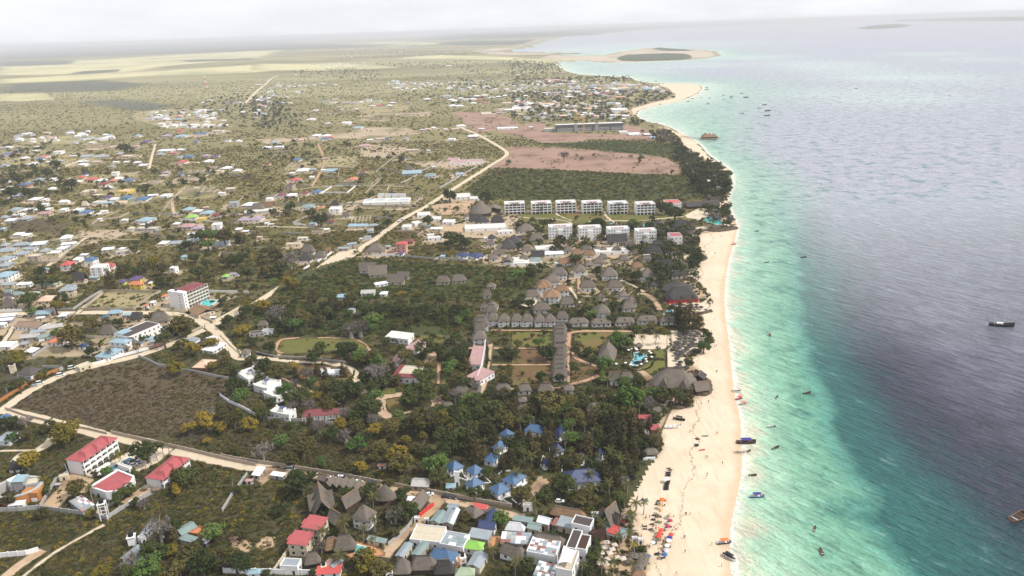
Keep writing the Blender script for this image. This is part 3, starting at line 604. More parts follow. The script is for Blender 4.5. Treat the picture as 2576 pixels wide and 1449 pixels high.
def roof_mesh(kind,L,Wd,h,rise,ov,mat,me_name='roof',seed=0):
    m = MB(); x,y = L/2 + ov,Wd/2 + ov; r = random.Random(seed)
    if kind in 'thk' or kind in ('c',):
        n = {'c': 20,'t': 28,'h': 4,'k': 28}.get(kind,28)
        rl = 0 if kind == 'c' else max(0,(x - y))*(.95 if kind != 'k' else 1.0)
        if kind == 'h':
            z0,z1 = h,h + rise
            m.add([(-x,-y,z0),(x,-y,z0),(x,y,z0),(-x,y,z0),(-rl - .01,0,z1),(rl + .01,0,z1),(-x,-y,z0 - .18),(x,-y,z0 - .18),(x,y,z0 - .18),(-x,y,z0 - .18)],
                  [(0,1,5,4),(1,2,5),(2,3,4,5),(3,0,4),(6,7,1,0),(7,8,2,1),(8,9,3,2),(9,6,0,3),(9,8,7,6)])
        else:
            rs = []; ex = 1.0 if kind == 'c' else .32; st = 7
            rs.append(sring(x*.96,y*.96,h - .35,n,ex))
            for k in range(st + 1):
                t = k/st; q = (1 - t) ** (1.0 if kind != 'c' else .95); z = h + rise*(t ** .92 if kind != 'k' else t ** .75)
                ring = sring(rl + (x - rl)*q + .04,max(y*q,.06 + (.12 if k == st else 0)),z,n,ex*(1 - .0*t))
                if 0 < k < st: ring = [(a + (r.random() - .5)*.16,b + (r.random() - .5)*.16,c + (r.random() - .5)*.12) for a,b,c in ring]
                rs.append(ring)
            m.rings(rs)
    elif kind in ('g','T'):
        z0,z1 = h,h + rise; st = 6 if kind == 'T' else 1; prof = []
        for k in range(st + 1): t = k/st; prof.append((-y*(1 - t),z0 + rise*(t ** (1.1 if kind == 'T' else 1))))
        prof += [(-a,b) for a,b in reversed(prof[:-1])]
        pr = prof + [(y,z0 - .18),(0,z1 - .35),(-y,z0 - .18)]
        n = len(pr); sag = .0
        rs = [[(sx*x*(1.0 + (.06 if kind == 'T' and b > z0 + rise*.8 else 0)),a,b) for a,b in pr] for sx in (-1,1)]
        vs = rs[0] + rs[1]; fs = [(i,(i + 1) % n,n + (i + 1) % n,n + i) for i in range(n)]
        k2 = len(prof)
        for s0 in (0,n):
            for i in range(k2 - 1):
                f = (s0 + i,s0 + i + 1,s0 + k2 + 1); fs.append(f if s0 == 0 else f[::-1])
            f = (s0 + k2 - 1,s0 + k2,s0 + k2 + 1); fs.append(f if s0 == 0 else f[::-1])
            f = (s0 + k2 + 1,s0 + k2 + 2,s0); fs.append(f if s0 == 0 else f[::-1])
        m.add(vs,[tuple(reversed(f)) for f in fs])
    elif kind == 's':
        m.add([(-x,-y,h),(x,-y,h),(x,y,h + rise),(-x,y,h + rise),(-x,-y,h - .1),(x,-y,h - .1),(x,y,h + rise - .1),(-x,y,h + rise - .1)],
              [(0,1,2,3),(7,6,5,4),(4,5,1,0),(5,6,2,1),(6,7,3,2),(7,4,0,3)])
    elif kind == 'b':
        prof = [(-y*cos(pi*k/8),h + rise*sin(pi*k/8)) for k in range(9)]
        vs = [(sx*x,a,b) for sx in (-1,1) for a,b in prof]; fs = [(i,i + 1,9 + i + 1,9 + i)[::-1] for i in range(8)] + [tuple(range(9)),tuple(reversed(range(9,18)))] + [(0,9,17,8)[::-1]]
        m.add(vs,fs)
    elif kind == 'f': m.box(-L/2 + .25,L/2 - .25,-Wd/2 + .25,Wd/2 - .25,h - .25,h)
    return m
WINME = {}
def winmesh(w,h):
    k = (round(w,1),round(h,1))
    if k not in WINME: WINME[k] = (MB().box(-w/2,w/2,-.05,.03,0,h).mesh('window',GLS),MB().box(-w/2 - .15,w/2 + .15,-.1,.05,-.14,-.002).mesh('sill',WHT))
    return WINME[k]
def house(root,L,Wd,h,kind,col,rise,wall=None,st=1,near=True,seed=0,cam_rz=0,deep=False):
    wall = wall or WHT; r = random.Random(seed*7 + 3); par = .55 if kind == 'f' else 0
    w = MB().box(-L/2,L/2,-Wd/2,Wd/2,0,h - (.26 if kind != 'f' else .26)).build('wall',wall,root)
    if kind == 'f':
        p = MB(); a,b = L/2,Wd/2
        p.box(-a,a,-b,-b + .25,h - .26,h + par); p.box(-a,a,b - .25,b,h - .26,h + par); p.box(-a,-a + .25,-b + .25,b - .25,h - .26,h + par); p.box(a - .25,a,-b + .25,b - .25,h - .26,h + par)
        p.build('parapet',wall,root)
    ov = {'h': .6,'g': .5,'t': .9,'c': .9,'T': .8,'k': .7,'s': .45,'b': .4,'f': 0}[kind]
    rf = roof_mesh(kind,L,Wd,h,rise,ov,ROOF[col],seed=seed).build('roof',ROOF[col],root)
    if near and kind in 'hg':
        rl = (max(0,L/2 - Wd/2)*.95 + .1) if kind == 'h' else L/2 + .5
        MB().bar((-rl,0,h + rise + .04),(rl,0,h + rise + .04),.35,.14).build('ridge_cap',ROOF[col],rf)
    if near and kind in 'tTk':
        rl = max(.4,(L/2 + ov) - (Wd/2 + ov)) if kind != 'T' else L/2 + ov
        MB().tube([(-rl,0,h + rise + .02),(0,0,h + rise - .05),(rl,0,h + rise + .02)],.28,6).build('ridge_cap',ROOF['th' if col != 'th' else 'td'] if kind != 'T' else ROOF['tb'],rf)
    # windows and a door in the two walls turned to the camera
    hs = h/st
    wm,sm = winmesh(1.1 if near else 1.5,min(1.3,hs*.45))
    for side in range(4):
        a = cam_rz - side*pi/2
        nrm = root.rotation_euler[2] + (-pi/2 + side*pi/2)
        if sin(nrm) > .25: continue
        ll = L if side % 2 == 0 else Wd; dd = Wd/2 if side % 2 == 0 else L/2
        n = max(1,min(7,int(ll/3.4))) if near else max(1,min(3,int(ll/5)))
        for s in range(st):
            for i in range(n):
                u = (i + .5)/n*ll - ll/2; ca,sa = cos(side*pi/2),sin(side*pi/2)
                if s == 0 and side == 0 and i == n // 2:
                    o = MB().box(-.5,.5,-.04,.05,.02,min(2.1,hs*.8)).build('door',WOOD,root)
                else:
                    if r.random() < .12: continue
                    o = place('window',wm,root)
                    if near and deep: place('sill',sm,o)
                z = s*hs + hs*.32 if o.name.startswith('window') else 0
                o.location = (u*ca + dd*sa,u*sa - dd*ca,z); o.rotation_euler = (0,0,side*pi/2)
    if st > 1 and near:
        for s in range(1,st): MB().box(-L/2 - .12,L/2 + .12,-Wd/2 - .12,Wd/2 + .12,s*hs - .1,s*hs + .1).build('floor_band',wall,root)
    return w,rf
def sheets(root,L,Wd,h,nx,ny,cols,ov=.4,rise=0,seed=1):
    """loose roofing sheets laid over a roof, each its own piece"""
    r = random.Random(seed); dx = (L + 2*ov)/nx; dy = (Wd + 2*ov)/ny
    me = {c: MB().box(-dx/2 + .02,dx/2 + .06,-dy/2 + .02,dy/2 + .06,0,.05).mesh('roof_sheet',ROOF[c]) for c in set(cols)}
    for i in range(nx):
        for j in range(ny):
            x = -L/2 - ov + (i + .5)*dx; y = -Wd/2 - ov + (j + .5)*dy
            o = place('roof_sheet',me[r.choice(cols)],root,(x,y,h + .08 + rise*(j + .5)/ny + r.random()*.07))
            o.rotation_euler = (math.atan2(rise,Wd) + (r.random() - .5)*.02,(r.random() - .5)*.02,(r.random() - .5)*.02)

def fitbox(bb,th,asp,h,rise,fixL=None):
    x0,y0,x1,y1 = bb; c = np.array(gp((x0 + x1)/2,y1 - .15*(y1 - y0)))[:2]; d = np.linalg.norm([c[0],c[1],CAM_H])
    L = (x1 - x0)/FOC*d*.85; Wd = L*asp; ca,sa = cos(th),sin(th)
    for it in range(14):
        P = []
        for sx in (-1,1):
            for sy in (-1,1):
                X = c[0] + sx*L/2*ca - sy*Wd/2*sa; Y = c[1] + sx*L/2*sa + sy*Wd/2*ca
                P.append(proj((X,Y,0))); P.append(proj((X,Y,h)))
            rl = max(0,(L - Wd)/2); P.append(proj((c[0] + sx*rl*ca,c[1] + sx*rl*sa,h + rise)))
        P = np.array(P); a0,b0 = P[:,:2].min(0); a1,b1 = P[:,:2].max(0)
        k = (x1 - x0)/max(a1 - a0,.1); L = max(1.2,L*k ** .8)
        g = (y1 - y0)/max(b1 - b0,.1); Wd = Wd*k ** .4*g ** .8; Wd = min(max(Wd,L*.42),L*1.15)
        t = gp((x0 + x1)/2,y1); u = gp((a0 + a1)/2,b1); c = c + (np.array(t)[:2] - np.array(u)[:2])*.9
    return c,L,Wd
def fitq(ps,h):
    a,b,c = [np.array(gp(*p,h))[:2] for p in ps]
    u = b - a; L1 = np.linalg.norm(u); u = u/L1; v = c - b; v = v - u*(v @ u); L2 = np.linalg.norm(v); v /= L2
    cen = b - u*L1/2 + v*L2/2
    if L1 >= L2: return cen,L1,L2,math.atan2(u[1],u[0])
    return cen,L2,L1,math.atan2(v[1],v[0])
NB = [0]
FOOT = []
def fixrz(a):
    while a > pi/2: a -= pi
    while a <= -pi/2: a += pi
    return a
def addb(bb=None,q=None,kind='h',col='gy',h=None,rise=None,wall=None,st=1,th=0,asp=.7,label=None,land=None,cat=None,name=None,desc=None,group=None,near=None,T=None,deep=False,ret=False):
    NB[0] += 1; seed = NB[0]; h = h if h is not None else 2.8*st
    if q is not None:
        q = [F(T,*p) for p in q]; c,L,Wd,a = fitq(q,h); a = fixrz(a)
        ov = {'h': .6,'g': .5,'t': .9,'c': .9,'T': .8,'k': .7,'s': .45,'b': .4,'f': 0}[kind]; L = max(1.5,L - 2*ov); Wd = max(1.5,Wd - 2*ov)
        if rise is None: rise = {'h': .28,'g': .22,'t': .55,'T': .6,'k': .5,'c': .8,'s': .06,'b': .3,'f': 0}[kind]*Wd
    else:
        b0 = F(T,bb[0],bb[1]) if T else bb[:2]; b1 = F(T,bb[2],bb[3]) if T else bb[2:]
        d0 = np.linalg.norm(gp((b0[0] + b1[0])/2,b1[1]))
        wid = (b1[0] - b0[0])/FOC*hypot(d0,CAM_H)
        if rise is None: rise = {'h': .17,'g': .13,'t': .46,'T': .46,'k': .26,'c': .6,'s': .04,'b': .2,'f': 0}[kind]*min(wid,16)
        c,L,Wd = fitbox((b0[0],b0[1],b1[0],b1[1]),th,asp,h,rise); a = fixrz(th)
        if Wd > L*1.02 and kind in 'hgtT': L,Wd = Wd,L; a = fixrz(a + pi/2)
    dist = hypot(c[0],c[1])
    if near is None: near = dist < 620
    cat = cat or ('hut' if L < 6 else 'house'); name = name or {'th': 'thatched_','tb': 'thatched_','td': 'thatched_'}.get(col,'') + ('hut' if cat == 'hut' else 'house')
    rn = {'f': 'flat roofed','g': 'gabled','h': 'hip roofed','s': 'lean-to roofed','t': '','c': 'round','T': 'gabled','k': 'rounded','b': 'barrel roofed'}[kind]
    sz = 'small ' if L < 8 else ('large ' if L > 18 else '')
    desc = desc or (f"{sz}{rn} {CN[col]}-roofed {cat}" if col not in ('th','tb','td') else f"{sz}{rn} {CN[col]} {cat}").replace('  ',' ')
    gtxt = group or ('thatched houses' if col in ('th','tb','td') else 'tin and tile roofed houses of the village')
    if q is not None and wall is None and col in ('gy','gn','mx','wt','ru') and kind in 'gs' and dist < 420: wall = (GRYW,CRM,TANW)[seed % 3]
    o = thing(name,cat,(c[0],c[1],0),a,gtxt,label,desc)
    house(o,L,Wd,h,kind,col,rise,wall,st,near,seed,deep=deep)
    FOOT.append((c[0],c[1],L/2,Wd/2,a)); clear(c[0],c[1],hypot(L,Wd)/2*.92 + (.8 if near else 2))
    if land: p = proj((c[0],c[1],h)); LAND.append((land,p[:2]))
    return (o,L,Wd) if True else None

KW = dict(**{'or': ORW,'cr': CRM,'lb': BLW,'rd': BKW,'ag': GNW},wt=WHT,cm=CRM,tn=TANW,gr=GRYW,og=ORW,yl=YLW,pk=PKW,bk=BKW,bl=BLW,lg=GNW)
def rows(T,txt,th0=0,**kw):
    """x0 y0 x1 y1 kind col [w=wall] [s=storeys] [h=height] [t=theta]"""
    r = random.Random(T[0]*10 + T[1])
    for e in txt.split(';'):
        e = e.split()
        if not e: continue
        x0,y0,x1,y1 = map(float,e[:4]); k,c = e[4],e[5]; d = dict(kw)
        d['th'] = radians(th0 + r.uniform(-9,9))
        for s in e[6:]:
            a,b = s.split('=')
            if a == 'w': d['wall'] = KW[b]
            if a == 's': d['st'] = int(b)
            if a == 'h': d['h'] = float(b)
            if a == 't': d['th'] = radians(float(b))
            if a == 'r': d['rise'] = float(b)
        if 'wall' not in d: d['wall'] = r.choice([WHT,WHT,CRM,TANW,GRYW]) if c not in ('th','tb','td') else r.choice([WHT,CRM])
        addb((x0,y0,x1,y1),kind=k,col=c,T=T,**d)

def ruin(bb,T,th=0,h=2.4,wall=None,desc='roofless unfinished block house shell',rooms=True):
    b0 = F(T,bb[0],bb[1]); b1 = F(T,bb[2],bb[3]); c,L,Wd = fitbox(b0 + b1,radians(th),.6,h,0); w = wall or TANW
    o = thing('unfinished_house','shell',(c[0],c[1],0),fixrz(radians(th)),'unfinished house shells',None,desc)
    a,b = L/2,Wd/2; t_ = .3
    for s in ((-a,a,-b,-b + t_),(-a,a,b - t_,b),(-a,-a + t_,-b + t_,b - t_),(a - t_,a,-b + t_,b - t_)): MB().box(*s,0,h).build('wall',w,o)
    if rooms: MB().box(-t_/2,t_/2,-b + t_,b - t_,0,h*.95).build('wall',w,o)
    clear(c[0],c[1],max(a,b)); FOOT.append((c[0],c[1],a,b,o.rotation_euler[2]))

def fence(pts,T,h=2.0,mat=None,seg=6.0,name='boundary_wall',desc='block boundary wall',label=None,th=.3,pil=True,cat='wall',clr=True):
    P = gpoly([F(T,*p) for p in pts]) if T else gpoly(pts)
    far = np.linalg.norm(P.mean(0)); w = mat or GRYW
    o = thing(name,cat,(P[0][0],P[0][1],0),0,'boundary walls round the plots',label,desc)
    o['_f'] = [float(v) for v in proj((P.mean(0)[0],P.mean(0)[1],0))[:2]]
    cache = {}
    for i in range(len(P) - 1):
        a,b = P[i],P[i + 1]; L = np.linalg.norm(b - a); n = max(1,int(round(L/(seg if far < 500 else L + 1)))); ang = math.atan2(*(b - a)[::-1]); sl = L/n
        me = MB().box(0.0,sl - .04,-th/2,th/2,0,h).mesh('panel',w)
        pm = MB().box(-.25,.25,-th/2 - .1,th/2 + .1,0,h + .25).mesh('pillar',w)
        for k in range(n):
            q = a + (b - a)*k/n - P[0]; place('panel',me,o,(q[0],q[1],0),ang)
            if pil and far < 500: place('pillar',pm,o,(q[0],q[1],0),ang)
    if clr: ROADS.append((P,.8))
    return o
# ================= foreground, lower left tile
T = (0,3)
def stepped_hotel(q,h,st,nb,label,land,hipcol='hr',rise=2.6):
    c,L,Wd,a = fitq([F(T,*p) for p in q],h); a = fixrz(a)
    o = thing('hotel','hotel',(c[0],c[1],0),a,None,label); LAND.append((land,proj((c[0],c[1],h))[:2]))
    FOOT.append((c[0],c[1],L/2,Wd/2,a)); clear(c[0],c[1],L*.25)
    for k in (-.35,0,.35): clear(c[0] + cos(a)*L*k,c[1] + sin(a)*L*k,Wd*.75)
    MB().box(-L/2,L/2,-Wd/2 + 1.7,Wd/2,0,h - .26).build('wall',WHT,o)
    rf = roof_mesh('h',L,Wd,h,rise,.5,None).build('roof',ROOF[hipcol],o)
    MB().bar((-L/2 + Wd/2,0,h + rise + .05),(L/2 - Wd/2,0,h + rise + .05),.4,.16).build('ridge_cap',ROOF[hipcol],rf)
    for k in range(3):
        x = -L/2 + L*(k + .5)/3
        m = MB(); hw = L/3*.3; y = -Wd/2 - .9
        m.add([(x - hw,y,h + .05),(x + hw,y,h + .05),(x + hw,.5,h + .1),(x - hw,.5,h + .1),(x,-Wd/2 + hw*.75,h + rise*1.08),(x,.4,h + rise*1.08)],[(0,1,4),(1,2,5,4),(3,0,4,5),(0,3,2,1)])
        m.build('cross_roof',ROOF[hipcol],rf)
    hs = h/st; bw = L/nb
    slab = MB().box(-L/2,L/2,-Wd/2,-Wd/2 + 1.7,-.15,.15).mesh('floor_slab',WHT)
    arch = MB()
    n = 8; oy = -Wd/2; w2 = bw/2 - .18; z0 = hs*.5; z1 = hs - .16
    up = [(-w2,z0)] + [(-w2*cos(pi*k/n),z0 + (z1 - z0 - .1)*sin(pi*k/n)) for k in range(1,n)] + [(w2,z0)]
    for k in range(len(up) - 1):
        (xa,za),(xb,zb) = up[k],up[k + 1]
        arch.add([(xa,oy,za),(xb,oy,zb),(xb,oy,z1),(xa,oy,z1),(xa,oy + .3,za),(xb,oy + .3,zb),(xb,oy + .3,z1),(xa,oy + .3,z1)],[(0,1,2,3),(7,6,5,4),(4,5,1,0)])
    am = arch.mesh('arch',WHT); cm = MB().box(-.2,.2,oy - .02,oy + .35,.16,hs - .16).mesh('column',WHT)
    rm = MB().box(-w2,w2,oy + .05,oy + .2,.16,1.05).mesh('balcony_rail',WHT); dm = MB().box(-w2*.7,w2*.7,oy + 1.62,oy + 1.69,.2,hs*.75).mesh('window',GLS)
    for s in range(st):
        if s: place('floor_slab',slab,o,(0,0,s*hs))
        for b in range(nb):
            x = -L/2 + bw*(b + .5)
            place('arch',am,o,(x,0,s*hs)); place('window',dm,o,(x,0,s*hs))
            if s: place('balcony_rail',rm,o,(x,0,s*hs))
        for b in range(nb + 1): place('column',cm,o,(max(-L/2 + .21,min(L/2 - .21,-L/2 + bw*b)),0,s*hs))
    return o
stepped_hotel([(665,272),(832,296),(1312,78)],8.6,3,6,'long white three-storey hotel with stepped red roof and arched balconies beside the road','three-storey red-roofed hotel')
stepped_hotel([(1465,456),(1636,482),(1992,276)],5.6,2,5,'white two-storey hotel wing with red hipped roof right of the round-fronted hall','two-storey red-roofed hotel wing')
# hall with a sunken red roof behind a white parapet
pts = [(893,548),(1060,604),(1200,590),(1330,490),(1352,440),(1182,372)]
G = [gp(*F(T,*p),4.6) for p in pts]; c = sum(G,Vector())/6
o = thing('hotel_hall','hall',(c.x,c.y,0),0,None,'low white many-sided hall with sunken red roof between the two red-roofed hotels'); LAND.append(('many-sided white hall',F(T,1120,490)))
lp = [(g.x - c.x,g.y - c.y) for g in G]; n = len(lp)
for i in range(n):
    (x1,y1),(x2,y2) = lp[i],lp[(i + 1) % n]; k = .90; cx = 0
    m = MB(); m.add([(x1,y1,0),(x2,y2,0),(x2,y2,4.6),(x1,y1,4.6),(x1*k,y1*k,4.6),(x2*k,y2*k,4.6),(x1*k,y1*k,3.9),(x2*k,y2*k,3.9)],[(0,1,2,3),(3,2,5,4),(4,5,7,6)]); m.build('wall',WHT,o)
    if y1 + y2 < 0:
        L = hypot(x2 - x1,y2 - y1); ang = math.atan2(y2 - y1,x2 - x1); cnt = 1 if L < 9 else 2 if i else 1
        for q in range(cnt):
            t_ = (q + .5)/cnt; aw = MB().box(-.8,.8,-.06,.06,0,2).build('archway',GLS,o); aw.location = (x1 + (x2 - x1)*t_,y1 + (y2 - y1)*t_,.01); aw.rotation_euler = (0,0,ang)
m = MB(); m.add([(x*.9,y*.9,4.0) for x,y in lp] + [(-2,2,4.7),(4,1,4.7)],[(0,1,6),(1,2,7,6),(2,3,7),(3,4,7),(4,5,6,7),(5,0,6)]); m.build('roof',ROOF['hr'],o)
clear(c.x,c.y,11)
q = addb(q=[(1180,330),(1300,372),(1312,350)],T=T,kind='f',col='ws',h=5.6,label='tall white screen wall with stepped top beside the hotel pool',name='screen_wall',cat='wall')
addb((590,425,705,500),T=T,kind='f',col='wt',wall=CRM,h=2.6,th=.3,label='small cream flat-roofed hut on brown yard left of the many-sided hall')
o,L,Wd = addb(q=[(690,700),(825,805),(940,728)],T=T,kind='s',col='mx',h=2.8,label='white shed with patchy pink, white and grey sheet roof beside the water tower',name='shed',cat='shed',land='patchy-roofed shed')
sheets(o,L,Wd,2.95,4,5,['pk','gy','wt','mx','gy','wt'],rise=.3)
addb((88,715,268,785),T=T,kind='s',col='wt',h=2.6,th=.1,label='white sheet-roofed shelter below the orange round house',name='shelter',cat='shelter')
addb(q=[(-70,92),(88,96),(190,0)],T=T,kind='h',col='gy',h=3.2,rise=2,label='pale grey hip-roofed house cut off by the left edge above the sandy path')
addb(q=[(1405,1030),(1480,1030),(1632,905)],T=T,kind='s',col='gy',h=2.8,label='long grey tin shed with rusty end, upper left of the trees below the hotels')
addb(q=[(1750,985),(1828,1045),(1936,915)],T=T,kind='g',col='gn',h=3,label='grey green gabled tin house beside the orange awning')
addb(q=[(1904,1020),(2000,1032),(2022,958)],T=T,kind='f',col='or',h=2.6,wall=ORW,label='orange awning box standing among grey tin roofs',name='awning',cat='awning',land='orange awning')
addb(q=[(1785,1075),(1935,1115),(1985,1055)],T=T,kind='s',col='gn',h=2.6,label='low grey green lean-to just below the orange awning')
addb(q=[(2018,1108),(2085,1118),(2108,1092)],T=T,kind='h',col='wt',h=2.4,rise=2.2,label='small white pyramid tent roof right of the orange awning',wall=GRYW)
addb(q=[(1208,1268),(1425,1328),(1500,1160)],T=T,kind='h',col='gy',h=3,rise=2.2,label='large grey hip-roofed tin house below the black water tank',land='large grey tin house')
addb(q=[(1380,1060),(1420,1085),(1440,1040)],T=T,kind='f',col='wt',h=3.2,label='small white flat-roofed block beside the black water tank')
def tower(T,x,ytop,ybase,r=.9,label='',posts=True,wall=None,h=None,land=None):
    b = gp(*F(T,x,ybase)); d = b.y
    hh = h or max(3,(ybase - ytop)/4/FOC*hypot(d,CAM_H)/cos(math.atan2(CAM_H,d)))
    o = thing('water_tower','water tower',(b.x,b.y,0),.3,'water tanks on towers',label); w = wall or WHT; a = r*1.35
    if posts:
        for sx in (-1,1):
            for sy in (-1,1): MB().box(sx*a - .18,sx*a + .18,sy*a - .18,sy*a + .18,0,hh - 2.3).build('leg',w,o)
        for z in (.35,.7): MB().box(-a,a,-a - .1,-a + .1,z*hh - .15,z*hh + .1).build('cross_beam',w,o); MB().box(-a,a,a - .1,a + .1,z*hh - .15,z*hh + .1).build('cross_beam',w,o)
    else: MB().box(-a,a,-a,a,0,hh - 2.3).build('wall',w,o)
    MB().box(-a - .3,a + .3,-a - .3,a + .3,hh - 2.29,hh - 2.05).build('platform',w,o)
    t = MB(); t.cyl((0,0),r,hh - 2.04,hh - .4,16); t.cyl((0,0),r*1.0,hh - .395,hh - .15,16,r*.3); t.cyl((0,0),r*.3,hh - .145,hh,10); t.build('tank',BLACKP,o)
    if land: LAND.append((land,F(T,x,ytop)))
    clear(b.x,b.y,2.2)
BLACKP = plain('black plastic',(.015,.015,.017),.2,1,.4)
tower(T,1062,690,880,1.1,'black tank on a tall four-legged white concrete tower at the hotel corner',land='hotel water tower')
tower(T,1338,1018,1132,1.1,'black water tank on a short solid white tower among bushes',posts=False)
# orange drum-shaped house with an open middle
b = gp(*F(T,205,640)); o = thing('round_house','house',(b.x,b.y,0),0,None,'orange round-walled unfinished house with open dark centre at the left edge'); LAND.append(('orange round house',F(T,200,580)))
n = 20; R1,R2,hh = 9.2,6.6,5
for k in range(n):
    a0,a1 = 2*pi*k/n,2*pi*(k + 1)/n; e = lambda r,a,z: (r*1.25*cos(a),r*sin(a),z)
    m = MB(); m.add([e(R1,a0,0),e(R1,a1,0),e(R1,a1,hh),e(R1,a0,hh)],[(0,1,2,3)]); m.build('wall_panel',ORW,o)
m = MB(); m.rings([[(1.25*r*cos(2*pi*k/n),r*sin(2*pi*k/n),z) for k in range(n)] for r,z in ((R1 + .1,hh),(R1 + .1,hh + .5),(R1 - 1.3,hh + .5),(R1 - 1.3,.6))],False,False); m.build('parapet',GRYW,o); MB().cyl((0,0),R2,.3,1.2,20).build('dark_floor',DKS,o)
MB().box(5,13,-6,-1,0,hh + .3).build('wing',ORW,o); MB().box(9.5,12.5,-6.05,-5.9,.3,2.4).build('garage_door',CLOTH,o)
for x in (-6,-2,2): MB().box(x,x + 1.4,-R1 + abs(x)*.28 - .1,-R1 + abs(x)*.28 + .3,1.5,2.9).build('window',GLS,o)
clear(b.x,b.y,13)
addb(q=[(65,490),(105,512),(240,455)],T=T,kind='f',col='ws',h=6,label='white two-storey block behind the orange round house')
addb(q=[(105,505),(230,500),(240,440)],T=T,kind='s',col='lb',h=7.2,rise=.8,label='pale blue lean-to roof raised above the orange round house',wall=GRYW)
addb(q=[(250,540),(370,520),(388,455)],T=T,kind='f',col='tn',h=6,wall=GRYW,label='grey concrete box with tall parapet at the right of the orange round house')
addb((90,296,228,412),T=T,kind='c',col='td',h=2.2,rise=5,asp=1,label='dark conical thatch shelter beside the yellow tree at the left edge',cat='shelter',name='thatched_shelter')
addb((-90,640,30,790),T=T,kind='f',col='tn',h=3,wall=TANW,label='grey block building cut off by the left edge below the orange house')
addb((555,520,615,560),T=T,kind='s',col='mx',h=1.8,label='tiny block pen with sheet lid left of the brown hotel yard',cat='pen',name='animal_pen')
addb((2472,480,2550,528),T=T,kind='s',col='pk',h=2,label='low pink sheet-roofed hut below the road near the lone pale shed')
fence([(0,1262),(270,1238),(395,1200)],T,2.4,WHT,4,label='white wall with small gatehouse in the bottom left corner',name='white_wall')
fence([(0,800),(190,795),(380,775),(700,815),(960,850),(1075,885),(1210,790),(1560,610)],T,2.2,GRYW,5,label='grey block wall wrapping the lower side of the red-roofed hotels')
fence([(410,760),(560,500),(690,420),(660,360)],T,2,GRYW,5,label='old grey wall left of the brown hotel yard')
fence([(1130,20),(1560,118),(1950,205),(2300,290),(2576,345)],T,2.2,TANW,6,label='long pale block wall along the far side of the main dirt road')
fence([(2240,800),(2330,650),(2490,430)],T,1.8,GRYW,5,desc='grey plot wall running down from the road')
fence([(1100,730),(1060,600 + 190),(1250,640)],T,1.4,GRYW,5,desc='low yard wall')
T = (1,3)
fence([(-344,255),(-150,292),(120,330),(500,390),(860,445),(1250,525),(1700,600),(2150,690),(2576,765)],T,2.2,TANW,6,label='pale block wall continuing past the parked vans to the beach hotels',name='boundary_wall')
fence([(-320,1420),(0,1425),(300,1432),(620,1440)],T,2.6,WHT,6,label='long white panelled wall along the bottom edge',name='white_wall')
fence([(190,1405),(330,1200)],T,2,CRM,5,desc='short garden wall')
fence([(1580,900),(1520,985),(1440,1060),(1330,1150)],T,2,GRYW,5,desc='grey wall along the sandy street')
addb(q=[(-48,440),(38,442),(95,352)],T=T,kind='s',col='wt',h=2.8,rise=.5,label='lone pale sheet-roofed shed beside the road below the dark field',land='lone pale roadside shed')
addb(q=[(135,432),(270,452),(300,412)],T=T,kind='s',col='wt',h=2.5,rise=.2,label='row of pale roofing sheets on a low shed beside the parked van',cat='shed',name='shed')
def crossthatch(q,h,rise,wings,label,col='th',land=None,wall=None):
    o,L,Wd = addb(q=q,T=T,kind='T',col=col,h=h,rise=rise,label=label,land=land,wall=wall or WOOD,cat='lodge',name='thatched_lodge')
    for f,s in wings:
        x = f*L/2; y0 = -Wd/2 - 1.6 if s < 0 else 0; m = MB(); hw = L*.11; yy = (-Wd/2 - 2.2,0) if s < 0 else (0,Wd/2 + 2.2); rz = h + rise*.62
        e = h + .15
        m.add([(x - hw,yy[0],e),(x + hw,yy[0],e),(x + hw,yy[1],e),(x - hw,yy[1],e),(x,yy[0],rz),(x,yy[1],rz)],[(0,1,4),(3,5,2),(1,2,5,4),(0,4,5,3),(0,3,2,1)])
        m.build('dormer_roof',ROOF[col],o)
crossthatch([(545,650),(578,855),(762,730)],3,7.5,[(-.45,-1),(.3,-1),(-.45,1),(.3,1)],'tall thatch lodge with four side gables at the end of the parked cars',land='tall four-gabled thatch lodge')
addb(q=[(842,745),(905,778),(1030,660)],T=T,kind='T',col='th',h=3,rise=5.5,wall=WOOD,label='curved thatch roof between the four-gabled lodge and the round thatch dome',cat='lodge',name='thatched_lodge')
addb((1200,530,1422,745),T=T,kind='c',col='th',h=3,rise=7.5,asp=1,wall=WOOD,label='big round thatch dome with ribbed roof beside the sandy yard',land='round thatch dome',cat='lodge',name='thatched_lodge')
addb(q=[(945,872),(1120,922),(1252,812)],T=T,kind='t',col='th',h=5.2,rise=6,st=2,label='two-storey white house under thick grey thatch beside the coconut palms',land='white-walled thatch house',deep=True)
addb(q=[(700,880),(800,945),(888,850)],T=T,kind='T',col='th',h=3,rise=4.5,wall=WOOD,label='dark gabled thatch roof tucked behind the red roofs',cat='lodge',name='thatched_lodge')
addb(q=[(610,478),(690,500),(700,440)],T=T,kind='T',col='th',h=2.6,rise=2.5,wall=WOOD,label='dark thatch shelter at the left end of the carport row',cat='shelter',name='thatched_shelter')
